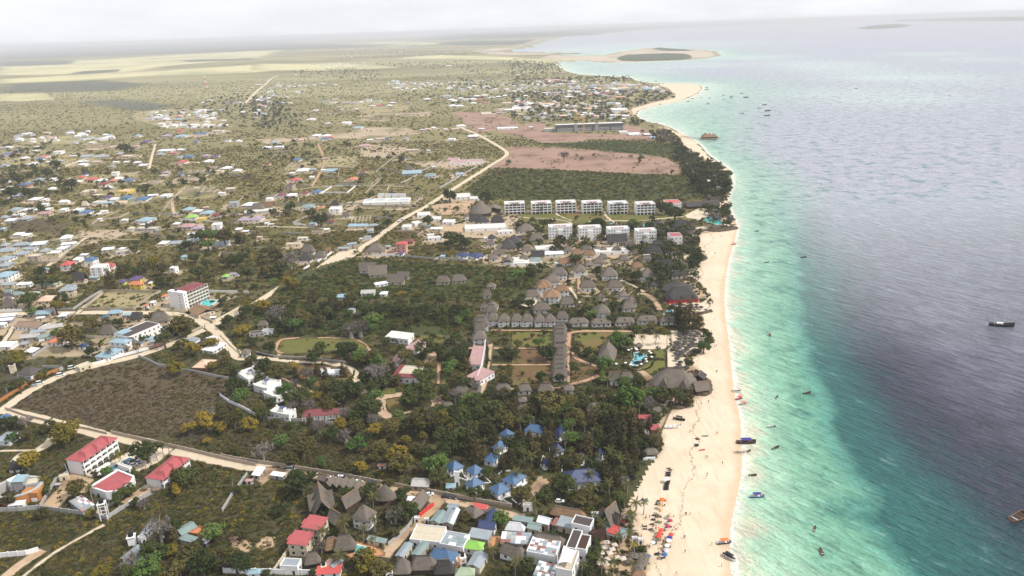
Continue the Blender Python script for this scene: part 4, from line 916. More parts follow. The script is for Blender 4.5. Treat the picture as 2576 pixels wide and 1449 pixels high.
# carport row of five small gables
c0,c1 = gp(*F(T,720,545)),gp(*F(T,1055,590)); a = math.atan2(c1.y - c0.y,c1.x - c0.x); mid = (c0 + c1)/2; LL = (c1 - c0).length; bw = LL/5
o = thing('carport','carport',(mid.x,mid.y,0),a,None,'row of five small thatch gables sheltering cars beside the road'); LAND.append(('five-gabled carport',F(T,880,540)))
for k in range(5):
    x = -LL/2 + bw*(k + .5); rm = roof_mesh('T',6.2,bw - .9,2.5,2.4,.4,None).build('roof',ROOF['th'],o); rm.location = (x,0,0); rm.rotation_euler = (0,0,pi/2)
for k in range(6):
    for y in (-2.8,2.8): MB().box(-.1,.1,-.1,.1,0,2.5).build('post',WOOD,o).location = (-LL/2 + bw*k,y,0)
for k in range(-2,3): clear(mid.x + cos(a)*k*bw,mid.y + sin(a)*k*bw,4)
def redhouse(q,h,label,land=None):
    o,L,Wd = addb(q=q,T=T,kind='s',col='hr',h=h,rise=.7,wall=CRM,st=2,label=label,land=land,deep=True)
    MB().box(-L*.3,L*.15,Wd/2,Wd/2 + 1.2,h*.5,h + .8).build('bay',ROOF['hr'],o)
redhouse([(448,972),(642,992),(772,862)],6.4,'upper of two red-roofed cream houses stepping down beside the palms','upper red-roofed house')
redhouse([(306,1136),(510,1147),(645,1008)],6,'lower of two red-roofed cream houses, with dark windows toward the camera','lower red-roofed house')
addb(q=[(238,1352),(415,1362),(437,1282)],T=T,kind='f',col='gy',h=4,label='white box house with grey tin roof behind the white panelled wall',near=True,land='white box house')
addb((800,1100,1000,1245),T=T,kind='t',col='th',h=2.6,rise=6.5,asp=1,th=.15,wall=WOOD,label='tall thatch pyramid in front of the turquoise hotel pool',land='poolside thatch pyramid',cat='pavilion',name='thatched_pavilion')
addb((700,1068,835,1235),T=T,kind='t',col='tb',h=2.6,rise=5,asp=1,th=.3,wall=WOOD,label='brown thatch roof leaning against the left of the poolside pyramid',cat='pavilion',name='thatched_pavilion')
addb((508,1228,642,1378),T=T,kind='t',col='th',h=2.6,rise=5,asp=1,th=.2,wall=WOOD,label='pointed thatch tent roof between the white box house and the pool garden',cat='pavilion',name='thatched_pavilion')
addb(q=[(1105,1082),(1296,1124),(1325,1082)],T=T,kind='s',col='gn',h=3,rise=.4,label='green-grey sheet-roofed white pool bar at the street side of the pool',cat='bar',name='pool_bar')
o,L,Wd = addb(q=[(1553,545),(1735,556),(1742,466)],T=T,kind='g',col='mx',h=3,rise=1.6,wall=TANW,label='lone hut with striped rusty and white sheet roof on the lawn by the blue cottages',land='striped tin hut')
addb((1230,328,1312,372),T=T,kind='g',col='ru',h=2,label='tiny hut with rust-red roof in the wood above the parked cars')
addb(q=[(1740,897),(1850,925),(1892,800)],T=T,kind='g',col='gn',h=3.4,label='green-grey gabled shed, left of the long twin tin roofs on the street')
o,L,Wd = addb(q=[(1858,920),(1985,935),(2040,775)],T=T,kind='g',col='gy',h=4,label='long grey tin gable with a white stripe along one slope',land='long grey tin gable')
MB().add([(-L/2 - .4,-Wd/2 - .4,4.1),(L/2 + .4,-Wd/2 - .4,4.1),(L/2 + .4,-Wd/4,4.85),(-L/2 - .4,-Wd/4,4.85)],[(0,1,2,3)]).build('white_sheet_strip',ROOF['wt'],o)
addb(q=[(1918,758),(2030,772),(2082,730)],T=T,kind='g',col='gy',h=4.2,label='small pale grey gable joined to the top of the long grey tin gable')
o,L,Wd = addb(q=[(1545,1085),(1850,1118),(1892,960)],T=T,kind='f',col='tn',h=4,label='large stained cream flat concrete roof in the middle of the tin-roofed quarter',land='stained flat concrete roof')
for k in range(9): MB().box(-L/2 + .4 + (L - .8)*(k % 5)/5 + .1,-L/2 + .4 + (L - .8)*(k % 5 + 1)/5 - .1,-Wd/2 + .5 + (Wd*.48)*(k // 5),-Wd/2 + .3 + Wd*.46*(k // 5 + 1),4.01,4.06 + .03*(k % 3)).build('roof_slab',SLAB,o)
addb(q=[(1640,1100),(1680,1140),(1760,1080)],T=T,kind='f',col='ws',h=3.4,label='small white yard building tucked under the stained flat roof')
o,L,Wd = addb(q=[(1845,1128),(2082,1172),(2102,1032)],T=T,kind='f',col='gy',h=4.4,label='broad pale grey sheet roof with white walls right of the stained flat roof',land='broad pale grey roof')
sheets(o,L - 1,Wd - 1,4.5,6,4,['gy','gy','wt','gy','gn'],0)
addb(q=[(1393,1247),(1482,1268),(1592,1128)],T=T,kind='g',col='gy',h=3.6,label='white cottage with grey sheet gable, first below the sandy street')
addb(q=[(1552,1232),(1642,1258),(1727,1110)],T=T,kind='g',col='gn',h=3.8,label='green-grey gable between the white street cottage and the blue curved roof')
addb(q=[(1720,1262),(1965,1328),(2037,1215)],T=T,kind='h',col='bl',h=4,rise=3,label='large dull blue hip roof in front of the broad pale grey roof',land='large dull blue roof')
addb(q=[(2080,1168),(2270,1196),(2318,1112)],T=T,kind='h',col='lg',h=3.4,rise=2.4,label='bright lime green hip roof on white posts',land='lime green roof')
addb(q=[(2128,1052),(2342,1088),(2372,1002)],T=T,kind='s',col='gy',h=3.6,rise=.6,label='wide grey sheet roof just behind the lime green roof')
o,L,Wd = addb(q=[(2228,962),(2400,985),(2437,905)],T=T,kind='g',col='nv',h=3.6,rise=2,label='navy blue cross-gabled roof beside the bright green tree',land='navy cross-gabled roof')
m = MB(); m.add([(-2.4,0,3.65),(2.4,0,3.65),(2.4,Wd/2 + 7,3.65),(-2.4,Wd/2 + 7,3.65),(0,0,5.65),(0,Wd/2 + 7,5.65)],[(0,4,5,3),(1,2,5,4),(2,3,5),(0,3,2,1)]); m.build('cross_roof',ROOF['nv'],o)
MB().box(-2,2,Wd/2,Wd/2 + 6.5,0,3.6).build('wing_wall',WHT,o)
addb(q=[(2165,757),(2312,787),(2346,742)],T=T,kind='s',col='rd',h=3,rise=.4,label='vivid red flat sheet roof beside the road wall',land='vivid red flat roof')
addb(q=[(2310,800),(2430,830),(2480,780)],T=T,kind='t',col='th',h=2.6,label='low thatch roof immediately right of the vivid red flat roof',wall=WOOD)
addb(q=[(2060,800),(2200,880),(2300,800)],T=T,kind='t',col='th',h=2.6,rise=3,label='dark thatch roof in a courtyard behind the navy cross-gabled roof',wall=WOOD)
addb(q=[(2112,1342),(2255,1377),(2317,1228)],T=T,kind='g',col='gy',h=3.4,label='long grey corrugated roof below the lime green roof')
addb((1393,1262,1562,1480),T=T,kind='t',col='th',h=3,rise=5.5,asp=1,wall=WOOD,label='leftmost of three dark thatch cones at the bottom edge')
addb((1568,1288,1812,1440),T=T,kind='t',col='th',h=3,rise=5,wall=WOOD,label='middle of three dark thatch roofs at the bottom edge, below the blue roof')
addb((1806,1296,1992,1480),T=T,kind='t',col='td',h=3,rise=5.5,asp=1,wall=WOOD,label='rightmost of three dark thatch cones at the bottom edge')
addb((2015,1372,2195,1500),T=T,kind='h',col='ag',h=3,rise=2.4,asp=1,label='pale green pyramid tin roof at the bottom edge')
addb(q=[(2425,1210),(2690,1282),(2700,1190)],T=T,kind='t',col='th',h=3.6,rise=4,label='dark thatch roof over a white-walled house right of the tin lanes',land='white-walled dark thatch house')
o,L,Wd = addb(q=[(2455,1120),(2760,1135),(2790,1030)],T=T,kind='s',col='mx',h=3,rise=.6,label='rusty patchwork sheet roof above the dark thatch house')
sheets(o,L,Wd,3.1,6,3,['mx','ru','gy','wt','gy'],rise=.6)
addb(q=[(2500,985),(2700,1005),(2722,955)],T=T,kind='h',col='wt',h=3.2,rise=3.2,label='white pyramid tent roof in the tin-roofed quarter',land='white tent roof')
addb(q=[(735,1345),(775,1370),(830,1260)],T=T,kind='g',col='gy',h=3,label='narrow grey tin roof behind the pool garden at the bottom')
addb(q=[(640,1380),(690,1392),(750,1275)],T=T,kind='s',col='pk',h=2.8,label='narrow pink sheet roof left of the narrow grey tin roof')
addb((610,1425,865,1480),T=T,kind='s',col='rd',h=2.6,label='red sheet roof just showing at the bottom edge',th=.05)
addb((-90,1400,50,1480),T=T,kind='h',col='lb',h=3,label='pale blue roof corner showing at the bottom edge beside the white wall')
addb(q=[(1510,690),(1660,697),(1682,652)],T=T,kind='s',col='wt',h=3,label='pale crumpled sheet roof beside the sandy yard')
addb(q=[(1510,760),(1650,790),(1790,660)],T=T,kind='T',col='th',h=2.8,rise=3.4,wall=WOOD,label='ragged thatch roof above the red street fence')
fence([(1650,858),(1720,800),(1790,745)],T,2.2,plain('red fence paint',(.6,.05,.04),.1),3,label='bright red fence along the sandy street',name='red_fence',cat='fence')
addb((1690,880,1745,920),T=T,kind='f',col='wt',h=2,label='tiny white stall at the street corner below the red fence')
addb((1590,850,1650,915),T=T,kind='f',col='wt',h=2.2,label='small white kiosk at the end of the red fence')
tower(T,2085,1225,1350,.8,'small black tank on a white stand beside the green roof')
tower(T,1345,1375,1470,.9,'dark tank on posts at the bottom edge below the street')
tower(T,690,1310,1400,.7,'small dark tank behind the thatch tent roof',posts=False,wall=CRM)
o,L,Wd = addb((1993,428,2052,545),T=T,kind='f',col='ws',h=7.5,asp=.8,near=True,label='narrow white tower on the lawn beside the blue cottages',cat='tower',name='white_tower',land='narrow white tower')
addb((1918,516,2004,582),T=T,kind='h',col='lb',h=1.4,rise=.6,label='tiny pale blue pump house on the lawn below the white tower',near=True)
def cottage(T,q,i,txt,col='bl'):
    o,L,Wd = addb(q=q,T=T,kind='h',col=col,h=2.9,rise=3.1,label=txt,group='blue-roofed cottages',cat='cottage',name='cottage',deep=True)
    for x in (-1,0,1): MB().box(x*L*.42 - .1,x*L*.42 + .1,-Wd/2 - 1.5,-Wd/2 - 1.3,0,2.6).build('porch_post',WHT,o)
    MB().box(-L*.45,L*.45,-Wd/2 - 1.55,-Wd/2 - .01,0,.35).build('porch',WHT,o)
    rl = [MB().box(-L*.45,-L*.1,-Wd/2 - 1.5,-Wd/2 - 1.4,.36,1.1).build('railing',WHT,o)]
    return o
for i,(TT,q,txt) in enumerate([((1,3),[(1893,338),(1982,402),(2095,346)],'blue-roofed cottage farthest left, beside the big light green tree'),
    ((1,3),[(2103,382),(2195,442),(2286,372)],'second blue-roofed cottage from the left, above the white tower lawn'),
    ((1,3),[(2095,522),(2180,578),(2320,522)],'blue-roofed cottage with round bush at its front, right of the white tower'),
    ((1,3),[(2338,562),(2430,640),(2556,568)],'blue-roofed cottage lowest of the cluster, next to the curving white path'),
    ((2,3),[(-108,482),(20,542),(146,442)],'largest blue-roofed cottage, with a coconut palm rising in front of it'),
    ((1,3),[(2278,288),(2394,312),(2432,238)],'blue-roofed cottage with white walls, half hidden below another blue roof'),
    ((1,3),[(2369,158),(2440,190),(2492,112)],'blue-roofed cottage highest at the left of the wood'),
    ((1,3),[(2440,22),(2530,60),(2590,6)],'blue-roofed cottage just inside the wood above the others'),
    ((2,3),[(382,150),(440,212),(520,170)],'blue-roofed cottage with white yard walls behind the brown tree'),
    ((2,3),[(622,275),(690,302),(745,250)],'blue-roofed cottage with four white windows above the big blue hall'),
    ((2,3),[(300,300),(352,345),(400,290)],'blue-roofed cottage squeezed between red paths and a brown tree'),
    ((2,3),[(828,235),(880,255),(910,205)],'dark blue-roofed cottage deep in shade right of the four-windowed one'),
    ((2,3),[(425,25),(480,52),(515,10)],'small dark blue roof with white steps in the wood'),
    ((2,2),[(115,1440),(305,1462),(322,1402)],'pale blue hipped roof at the upper edge of the wood'),
    ((2,2),[(428,1435),(500,1460),(525,1420)],'dark blue hipped roof right of the pale blue one in the wood')]):
    cottage(TT,q,i,txt,'bl' if i not in (8,9,10,11,12,14) else 'nv'); LAND.append((['leftmost blue cottage','second blue cottage','cottage by the white tower','lowest blue cottage','largest blue cottage','half-hidden blue cottage','highest left blue cottage','wood-edge blue cottage','cottage behind brown tree','four-windowed blue cottage','cottage between red paths','shaded dark blue cottage','small stepped blue cottage','pale blue hipped roof','dark blue hipped roof'][i],F(TT,*q[1])))
T = (2,3)
o,L,Wd = addb(q=[(512,400),(545,520),(908,512)],T=T,kind='h',col='nv',h=4.5,rise=4,label='very large navy blue hipped hall beside the red sand court',land='large navy hall',cat='hall',name='hotel_hall')
addb((638,510,690,558),T=T,kind='f',col='wt',h=2.4,label='small white block at the left front of the large navy hall')
addb((840,525,910,600),T=T,kind='s',col='lb',h=2.6,label='small pale blue stall under palms below the large navy hall')
addb((1100,455,1176,522),T=T,kind='s',col='nv',h=3,label='navy awning at the edge of the sand beside leaning palms',cat='awning',name='awning')
addb((1318,175,1460,265),T=T,kind='t',col='th',h=2.6,rise=2.6,wall=WOOD,label='thatch beach hut with white counter at the top of the beach',land='thatch beach hut')
addb((1310,258,1442,290),T=T,kind='f',col='wt',h=1.1,label='white counter platform in front of the thatch beach hut',cat='counter',name='bar_counter')
addb(q=[(400,765),(372,830),(742,868)],T=T,kind='t',col='tb',h=3.4,rise=3.6,wall=WOOD,label='long reddish brown thatch roof left of the big grey thatch star',land='long reddish thatch roof')
crossthatch([(862,905),(1000,968),(1095,860)],3.4,7.5,[(-.2,-1),(.25,1),(.3,-1),(-.3,1)],'big grey star-shaped thatch roof facing the beach palms',land='star-shaped thatch roof')
addb(q=[(0,885),(200,915),(245,868)],T=T,kind='s',col='gn',h=3.4,label='long grey green sheet roof behind the white tent roof')
addb(q=[(142,965),(275,995),(345,930)],T=T,kind='g',col='gn',h=3.4,label='green-grey tin gable right of the white tent roof')
addb(q=[(243,905),(372,938),(395,868)],T=T,kind='g',col='wt',h=4,rise=1.8,label='bright pale tin gable between two grey roofs')
addb(q=[(388,930),(448,948),(475,865)],T=T,kind='s',col='ru',h=3.2,label='narrow rusty sheet roof beside the wide grey roof')
addb(q=[(440,935),(595,975),(618,880)],T=T,kind='s',col='gy',h=3.4,rise=.8,label='wide grey sheet roof left of the white terrace building')
TERR = dict(cat='building',name='terrace_building',near=True)
addb(q=[(597,922),(785,965),(814,878)],T=T,kind='f',col='ds',h=8.5,st=2,label='white building with dark roof terrace and satellite dish',land='white terrace building',**TERR)
addb(q=[(770,1010),(800,1035),(865,895)],T=T,kind='f',col='bs',h=6.2,wall=BRS,label='narrow dark brown roof strip along the seaward side of the terraces',**TERR)
addb(q=[(540,1165),(640,1185),(732,1005)],T=T,kind='f',col='ds',h=7.5,st=2,label='dark roof terrace carrying three white frames, between brown strips',land='dark middle terrace',**TERR)
addb(q=[(640,1175),(745,1195),(800,1050)],T=T,kind='f',col='bs',h=6.8,wall=WHT,label='dark brown roof deck with white corner wall below the dark terraces',**TERR)
o,L,Wd = addb(q=[(438,1375),(605,1408),(712,1215)],T=T,kind='f',col='tn',h=8,st=2,label='white building whose tan roof terrace is covered by a white shade sail',land='shade-sail building',**TERR)
n = 8; m = MB(); sx,sy = L*.38,Wd*.40
m.v = [((i/n*2 - 1)*sx*(1 - .12*(1 - (j/n*2 - 1) ** 2)),(j/n*2 - 1)*sy*(1 - .12*(1 - (i/n*2 - 1) ** 2)),10.4 + .7*(i/n*2 - 1)*(j/n*2 - 1)) for j in range(n + 1) for i in range(n + 1)]
m.f = [(j*(n + 1) + i,j*(n + 1) + i + 1,(j + 1)*(n + 1) + i + 1,(j + 1)*(n + 1) + i) for j in range(n) for i in range(n)]; m.mi = [0]*len(m.f); m.build('shade_sail',CLOTH,o)
for i in (-1,1):
    for j in (-1,1): MB().cyl((i*sx,j*sy),.08,8,10.4 + .7*i*j,6).build('mast',WHT,o)
o,L,Wd = addb(q=[(145,1208),(435,1262),(482,1108)],T=T,kind='f',col='wt',h=5.8,label='large white-walled building with patchwork of white, grey and rusty roof sheets',land='patchwork-roofed building',near=True,cat='building',name='warehouse')
sheets(o,L - .4,Wd - .4,6.1,7,6,['wt','wt','gy','wt','mx','gy','ru','wt','gy'],0)
addb(q=[(160,1125),(545,1185),(590,1085)],T=T,kind='t',col='th',h=4,rise=4,wall=WOOD,label='long dark thatch roof behind the patchwork-roofed building')
addb(q=[(-30,1262),(85,1285),(125,1190)],T=T,kind='t',col='th',h=3.2,rise=4,label='dark thatch roof over white walls left of the patchwork-roofed building')
o,L,Wd = addb(q=[(208,1440),(405,1490),(428,1352)],T=T,kind='s',col='wt',h=4.5,rise=.8,label='white and grey striped sheet roof at the bottom edge left of the shade sail')
sheets(o,L,Wd,4.6,5,8,['wt','gn','wt','gy','ru','wt'],rise=.8)
o,L,Wd = addb(q=[(870,1000),(1115,1078),(1175,985)],T=T,kind='s',col='gn',h=3,rise=.5,label='green-grey sheet roof with a bright red panel section beside the beach palms',land='red-panelled roof')
sheets(o,L*.42,Wd*.95,3.3,4,3,['rd'],.1,.3)
addb((1203,1062,1262,1118),T=T,kind='f',col='wt',h=2.4,label='left of two white stalls at the edge of the sand')
addb((1264,1070,1322,1135),T=T,kind='f',col='wt',h=2.4,label='right of two white stalls at the edge of the sand')
addb((800,820,885,900),T=T,kind='f',col='wt',h=3.6,label='white slatted terrace between the terrace building and the thatch star')
addb((110,725,205,800),T=T,kind='f',col='gn',h=3,label='small building with pale arched gate right of the tin lane palm')
addb((1330,-60,1380,60),T=T,kind='f',col='wt',h=3,label='tiny white kiosk beside the red-roofed boathouse at the wood edge')
addb((1385,-70,1484,26),T=T,kind='s',col='hr',h=3.2,rise=.4,wall=BKW,label='flat red-roofed boathouse where the wood meets the beach',land='red-roofed boathouse')
addb((1210,1415,1330,1500),T=T,kind='t',col='tb',h=2.4,label='pale thatch roof at the bottom edge of the beach',wall=WOOD)

T = (2,2)
addb((1272,1308,1405,1352),T=T,kind='s',col='hr',h=2.6,wall=PKW,label='pink-walled red roof half buried in trees above the boathouse')
# ================= tile (0,2): village along the dirt roads
T = (0,2)
def grid_hotel(q,h,st,nb,label,land):
    c,L,Wd,a = fitq([F(T,*p) for p in q],h); a = fixrz(a); o = thing('hotel','hotel',(c[0],c[1],0),a,None,label); LAND.append((land,proj((c[0],c[1],h))[:2]))
    FOOT.append((c[0],c[1],L/2,Wd/2,a))
    for k in (-.35,0,.35): clear(c[0] + cos(a)*L*k,c[1] + sin(a)*L*k,Wd*.7)
    tw = 7.5
    MB().box(-L/2,L/2,-Wd/2 + 1.4,Wd/2,0,h).build('wall',WHT,o)
    MB().box(-L/2 - .2,-L/2 + 4,-Wd/2 - .3,Wd/2 + .3,0,h + 1.2).build('stair_tower',WHT,o)
    rf = roof_mesh('h',L - 5,Wd,h,1.6,.2,None).build('roof',ROOF['mr'],o); rf.location = (2.4,0,.05)
    hs = h/st; bw = (L - 4.2)/nb
    for s in range(st + 1): MB().box(-L/2 + 4.05,L/2,-Wd/2,-Wd/2 + 1.39,s*hs - .15,s*hs + .12).build('floor_slab',WHT,o) if s else None
    cm = MB().box(-.15,.15,-Wd/2 - .02,-Wd/2 + 1.38,.13,hs - .16).mesh('partition',WHT); rm = MB().box(-bw/2 + .16,bw/2 - .16,-Wd/2 + .02,-Wd/2 + .12,.14,.95).mesh('balcony_rail',CRM); dm = MB().box(-bw*.32,bw*.32,-Wd/2 + 1.3,-Wd/2 + 1.39,.2,hs*.78).mesh('window',GLS)
    for s in range(st):
        for b in range(nb + 1): place('partition',cm,o,(-L/2 + 4.2 + bw*b - (.1 if b == nb else 0),0,s*hs))
        for b in range(nb):
            x = -L/2 + 4.2 + bw*(b + .5); place('window',dm,o,(x,0,s*hs))
            if s: place('balcony_rail',rm,o,(x,0,s*hs))
    wm,_ = winmesh(.9,1.0)
    for s in range(st): place('window',wm,o,(-L/2 - .21,-Wd/4,s*hs + 1),-pi/2); place('window',wm,o,(-L/2 + 1.5,-Wd/2 - .31,s*hs + 1))
    t = MB().cyl((-L/2 + 2,1),.9,h + 1.21,h + 2.9,12).build('water_tank',ROOF['nv'],o)
grid_hotel([(1690,42),(1838,62),(2024,-52)],14,5,7,'five-storey white hotel with maroon roof and grid of balconies by the crossroads','five-storey maroon-roofed hotel')
rows(T,'''360 70 577 178 h cr w=cm h=3.6; 590 -5 778 92 h gy s=2 w=cm; 25 128 188 224 t th; 28 62 152 112 h dk; 112 34 258 102 h gn; 38 22 142 66 h gn; 328 32 412 84 h ag;
270 258 552 304 s lb; 583 248 712 318 s wt; 0 272 182 322 s wt; -40 318 152 366 s wt; -60 364 82 402 s wt; 362 298 462 338 s wt; 415 372 640 455 g mx t=25; 300 425 470 490 s gy t=20; 200 470 430 540 g mx; 385 458 532 540 g gn t=25;
-60 545 190 625 s wt; 195 545 305 602 s gy w=tn; 245 590 402 682 h wt w=tn; 785 555 897 628 h nv w=wt; 1005 405 1192 500 t th; 1515 245 1722 378 t th; 1310 285 1442 348 t td; 1080 230 1242 292 h lb; 1022 275 1100 325 h bl; 1230 268 1372 306 s lb;
1538 400 1700 452 s wt; 1435 500 1597 552 s lb; 1385 538 1442 590 s bl w=wt; 1505 545 1622 577 s gy; 1255 585 1300 640 t th; 1270 545 1388 600 t th; 1340 590 1400 640 t tb; 2110 298 2182 332 s wt; 1508 118 1577 180 s wt w=wt; 1440 170 1500 212 s or w=wt; 130 480 -1 -1 s gy'''.replace('; 130 480 -1 -1 s gy',''))
HH = dict(T=T,near=True)
o,L,Wd = addb((1624,48,1700,118),kind='h',col='or',h=3,label='small orange hip-roofed white house at the left foot of the tall hotel',**HH)
addb(q=[(130,388),(385,402),(450,340)],kind='g',col='br',h=3,label='long tan tiled hall with two white roof lights near the left edge',land='long tan tiled hall',**HH)
addb(q=[(460,548),(600,556),(628,500)],kind='h',col='or',h=3,label='orange hip-roofed house under a spreading tree',land='orange roof under the tree',wall=WHT,**HH)
addb(q=[(1088,545),(1260,560),(1282,512)],kind='h',col='lb',h=6,st=2,label='white two-storey villa with pale blue roof and arcades',land='arcaded pale-blue-roofed villa',deep=True,**HH)
addb(q=[(1150,470),(1290,500),(1520,345)],kind='f',col='ds',h=7,st=2,label='long dark-roofed terrace building with white arcades behind the arcaded villa',land='long dark-roofed arcade',cat='hotel',name='hotel',**HH)
addb(q=[(1155,455),(1225,470),(1272,412)],kind='s',col='lb',h=7.6,label='pale blue roof block at the near end of the long dark-roofed arcade',**HH)
addb(q=[(945,690),(1085,705),(1195,608)],kind='h',col='lb',h=3.2,label='broad pale blue hip roof beside the curving road wall',land='broad pale blue roof',**HH)
addb(q=[(150,862),(305,885),(355,800)],kind='h',col='dk',h=4,rise=3.4,label='charcoal tiled white house with tall tank tower at the left edge',land='charcoal tiled house',**HH)
addb(q=[(60,925),(170,945),(245,900)],kind='h',col='dk',h=3,rise=2.4,wall=ORW,label='lower charcoal hip roof in front of the charcoal tiled house',**HH)
tower(T,140,745,850,1.2,'cream tower with black tank beside the charcoal tiled house',posts=False,wall=CRM)
tower(T,1010,570,620,.8,'grey tower with small dark tank behind the broad pale blue roof',posts=False,wall=GRYW)
addb(q=[(757,790),(800,808),(955,772)],kind='f',col='tn',h=3,wall=CRM,label='cream gatehouse with red doors on the bend of the road',land='cream gatehouse',**HH)
addb(q=[(1928,800),(2085,806),(2138,720)],kind='h',col='cr',h=3,rise=2.4,wall=BKW,label='peach hip-roofed brick house above the dark scrub field',land='peach-roofed brick house',**HH)
addb(q=[(1965,560),(2060,580),(2110,510)],kind='t',col='td',h=3,rise=2.6,label='dark thatch roof of the roadside restaurant with pale sheets round it',wall=WOOD,**HH)
addb(q=[(1870,520),(1950,540),(1965,495)],kind='s',col='gy',h=3,label='grey sheet roof at the left of the roadside restaurant',**HH)
addb(q=[(2060,510),(2110,530),(2150,480)],kind='s',col='wt',h=3.2,label='pale sheet roof behind the roadside restaurant',**HH)
addb(q=[(2020,625),(2150,640),(2210,545)],kind='s',col='wt',h=2.6,rise=.2,label='white strip roof below the roadside restaurant',**HH)
addb(q=[(1890,225),(1990,275),(2110,190)],kind='T',col='tb',h=3.4,rise=3,label='broad tan thatch roof in front of the hotel pool',land='tan thatch by the pool',wall=CRM,**HH)
addb(q=[(2010,225),(2075,245),(2115,190)],kind='T',col='th',h=3.4,rise=2.4,label='darker thatch gable joined to the tan thatch by the pool',wall=CRM,**HH)
ruin((2020,240,2115,302),T,25); ruin((1985,250,2010,270),T,25)
addb((2425,595,2525,705),kind='t',col='th',h=3,rise=3,label='thatched gatehouse beside the small roundabout',wall=WHT,land='roundabout gatehouse',**HH)
addb(q=[(-60,1320),(10,1345),(75,1265)],kind='s',col='bl',h=3,label='blue sheet roof at the left edge under the road bend',**HH)
addb(q=[(0,1345),(50,1360),(135,1285)],kind='s',col='wt',h=3,wall=TANW,label='pale lean-to at the left edge under the road bend',**HH)
addb((548,1360,625,1432),kind='h',col='dk',h=2.6,label='tiny white hut with dark cap beside the lower road, left of the round bushes',**HH)
addb((1880,130 - 20,1960,150),kind='f',col='wt',h=2,label='white pool kiosk at the foot of the tall hotel',**HH)
for pts,m,hh,lb in (([(0,1150),(220,1015),(420,900),(600,830)],ORW,2.2,'orange brown wall along the upper side of the bending road'),
    ([(600,835),(640,820)],GRYW,2.2,None),([(860,800),(950,775),(1020,760),(1200,700),(1420,640),(1500,620)],WHT,2.2,'white wall curving along the road in front of the pale blue roofs'),
    ([(1490,620),(1640,570)],PKW,2,None),([(1395,695),(1500,740),(1600,790),(1690,800),(1790,830),(1950,850),(2200,905),(2300,920)],GRYW,2,'stone wall along the top of the dark scrub field'),
    ([(60,1222),(250,1290),(500,1350),(700,1395),(900,1430),(1080,1475)],TANW,1.6,'low pale wall along the bottom of the dark scrub field'),
    ([(2218,1090),(2300,1150),(2440,1215),(2576,1290)],WHT,2,'white garden wall curving through trees right of the scrub field'),
    ([(0,240),(220,235)],WHT,2,None),([(380,225),(740,222)],GRYW,2,None),([(740,220),(900,110),(1050,20)],GRYW,2,None),([(800,220),(1350,222),(1460,130),(1618,40),(1400,38),(1050,36),(860,200)],TANW,2,'tan wall round the empty plot left of the tall hotel'),
    ([(1685,232),(1870,238),(1900,225),(2000,290),(2140,345),(2170,340),(2300,270),(2440,190)],CRM,2,'cream wall round the tall hotel and its pool'),([(2030,40),(2500,50)],WHT,2,None),
    ([(870,500),(1100,505)],CRM,1.8,None),([(1930,450),(2045,395)],TANW,1.8,None),([(330,700),(490,590)],GRYW,2,None),([(2215,480),(2310,575),(2400,660)],TANW,.8,None),([(430,800),(630,805)],GRYW,1.6,None)):
    fence(pts,T,hh,m,6,label=lb,desc='plot wall')
# ================= tile (1,2)
T = (1,2)
HH = dict(T=T,near=True)
def moor(q,label,h=4.2):
    o,L,Wd = addb(q=q,T=T,kind='f',col='ws',h=h,label=label,near=True,cat='villa',name='villa',group='white villas with solar panels')
    for x in (-1,1):
        for y in (-1,1):
            MB().box(-.45,.45,-.45,.45,0,1.3).build('turret',WHT,o).location = (x*(L/2 - .4),y*(Wd/2 - .4),h)
    MB().box(-1.6,1.6,-1.2,1.2,h + .01,h + 2.2).build('roof_room',WHT,o)
    m = MB(); m.add([(-1.5,-1.4,h + 2.25),(1.5,-1.4,h + 2.25),(1.5,1.2,h + 2.7),(-1.5,1.2,h + 2.7)],[(0,1,2,3)]); m.build('solar_panel',plain('solar panel',(.05,.08,.2),.2,1,.2,0,.5),o)
moor([(135,1245),(330,1285),(390,1230)],'white turreted villa nearest the long maroon roof'); LAND.append(('lowest turreted villa',F(T,260,1220)))
moor([(75,1055),(200,1105),(275,985)],'white turreted villa, third up the slope, half behind a bright green tree')
moor([(-30,980),(110,1020),(212,930)],'white turreted villa, second from the top, with round front')
moor([(-190,850),(-80,930),(70,860)],'white turreted villa, highest of the four'); LAND.append(('highest turreted villa',F(T,0,900)))
o,L,Wd = addb(q=[(478,1235),(455,1300),(822,1337)],kind='h',col='mr',h=3,rise=2.6,label='long maroon hip roof over a white arcade above the grey wall',land='long maroon roof',cat='hall',name='arcade_hall',**HH)
cm = MB().box(-.15,.15,-.15,.15,0,2.9).mesh('column',WHT)
for k in range(13): place('column',cm,o,(-L/2 + L*k/12,-Wd/2 - 1.2,0))
o,L,Wd = addb(q=[(1368,900),(1610,915),(1760,800)],kind='f',col='tn',h=3.8,label='white house with stained flat roof and red tiled wings in the middle garden',land='stained flat-roofed garden house',**HH)
MB().box(-L/2 - .3,-L/2 + L*.28,-Wd/2 - .3,Wd/2,4.4,4.7).build('red_roof_wing',ROOF['mr'],o); MB().box(-L*.2,L/2,Wd/2 - 2.6,Wd/2 + .4,4.4,4.75).build('red_roof_strip',ROOF['mr'],o)
for k in range(8): MB().box(-L*.2 + k % 4*L*.17,-L*.2 + k % 4*L*.17 + L*.15,-Wd*.45 + k // 4*Wd*.35,-Wd*.45 + k // 4*Wd*.35 + Wd*.3,3.82,3.88 + .04*(k % 3)).build('roof_slab',SLAB,o)
addb(q=[(1350,745),(1425,750),(1420,585)],kind='h',col='pk',h=3.4,rise=1.6,label='pink hip roof with lavender sheen left of the garden courtyard',land='left pink hip roof',**HH)
addb(q=[(1480,600),(1600,632),(1790,560)],kind='h',col='pk',h=3.4,rise=1.6,label='pink hip roof curving behind dark trees of the garden courtyard',**HH)
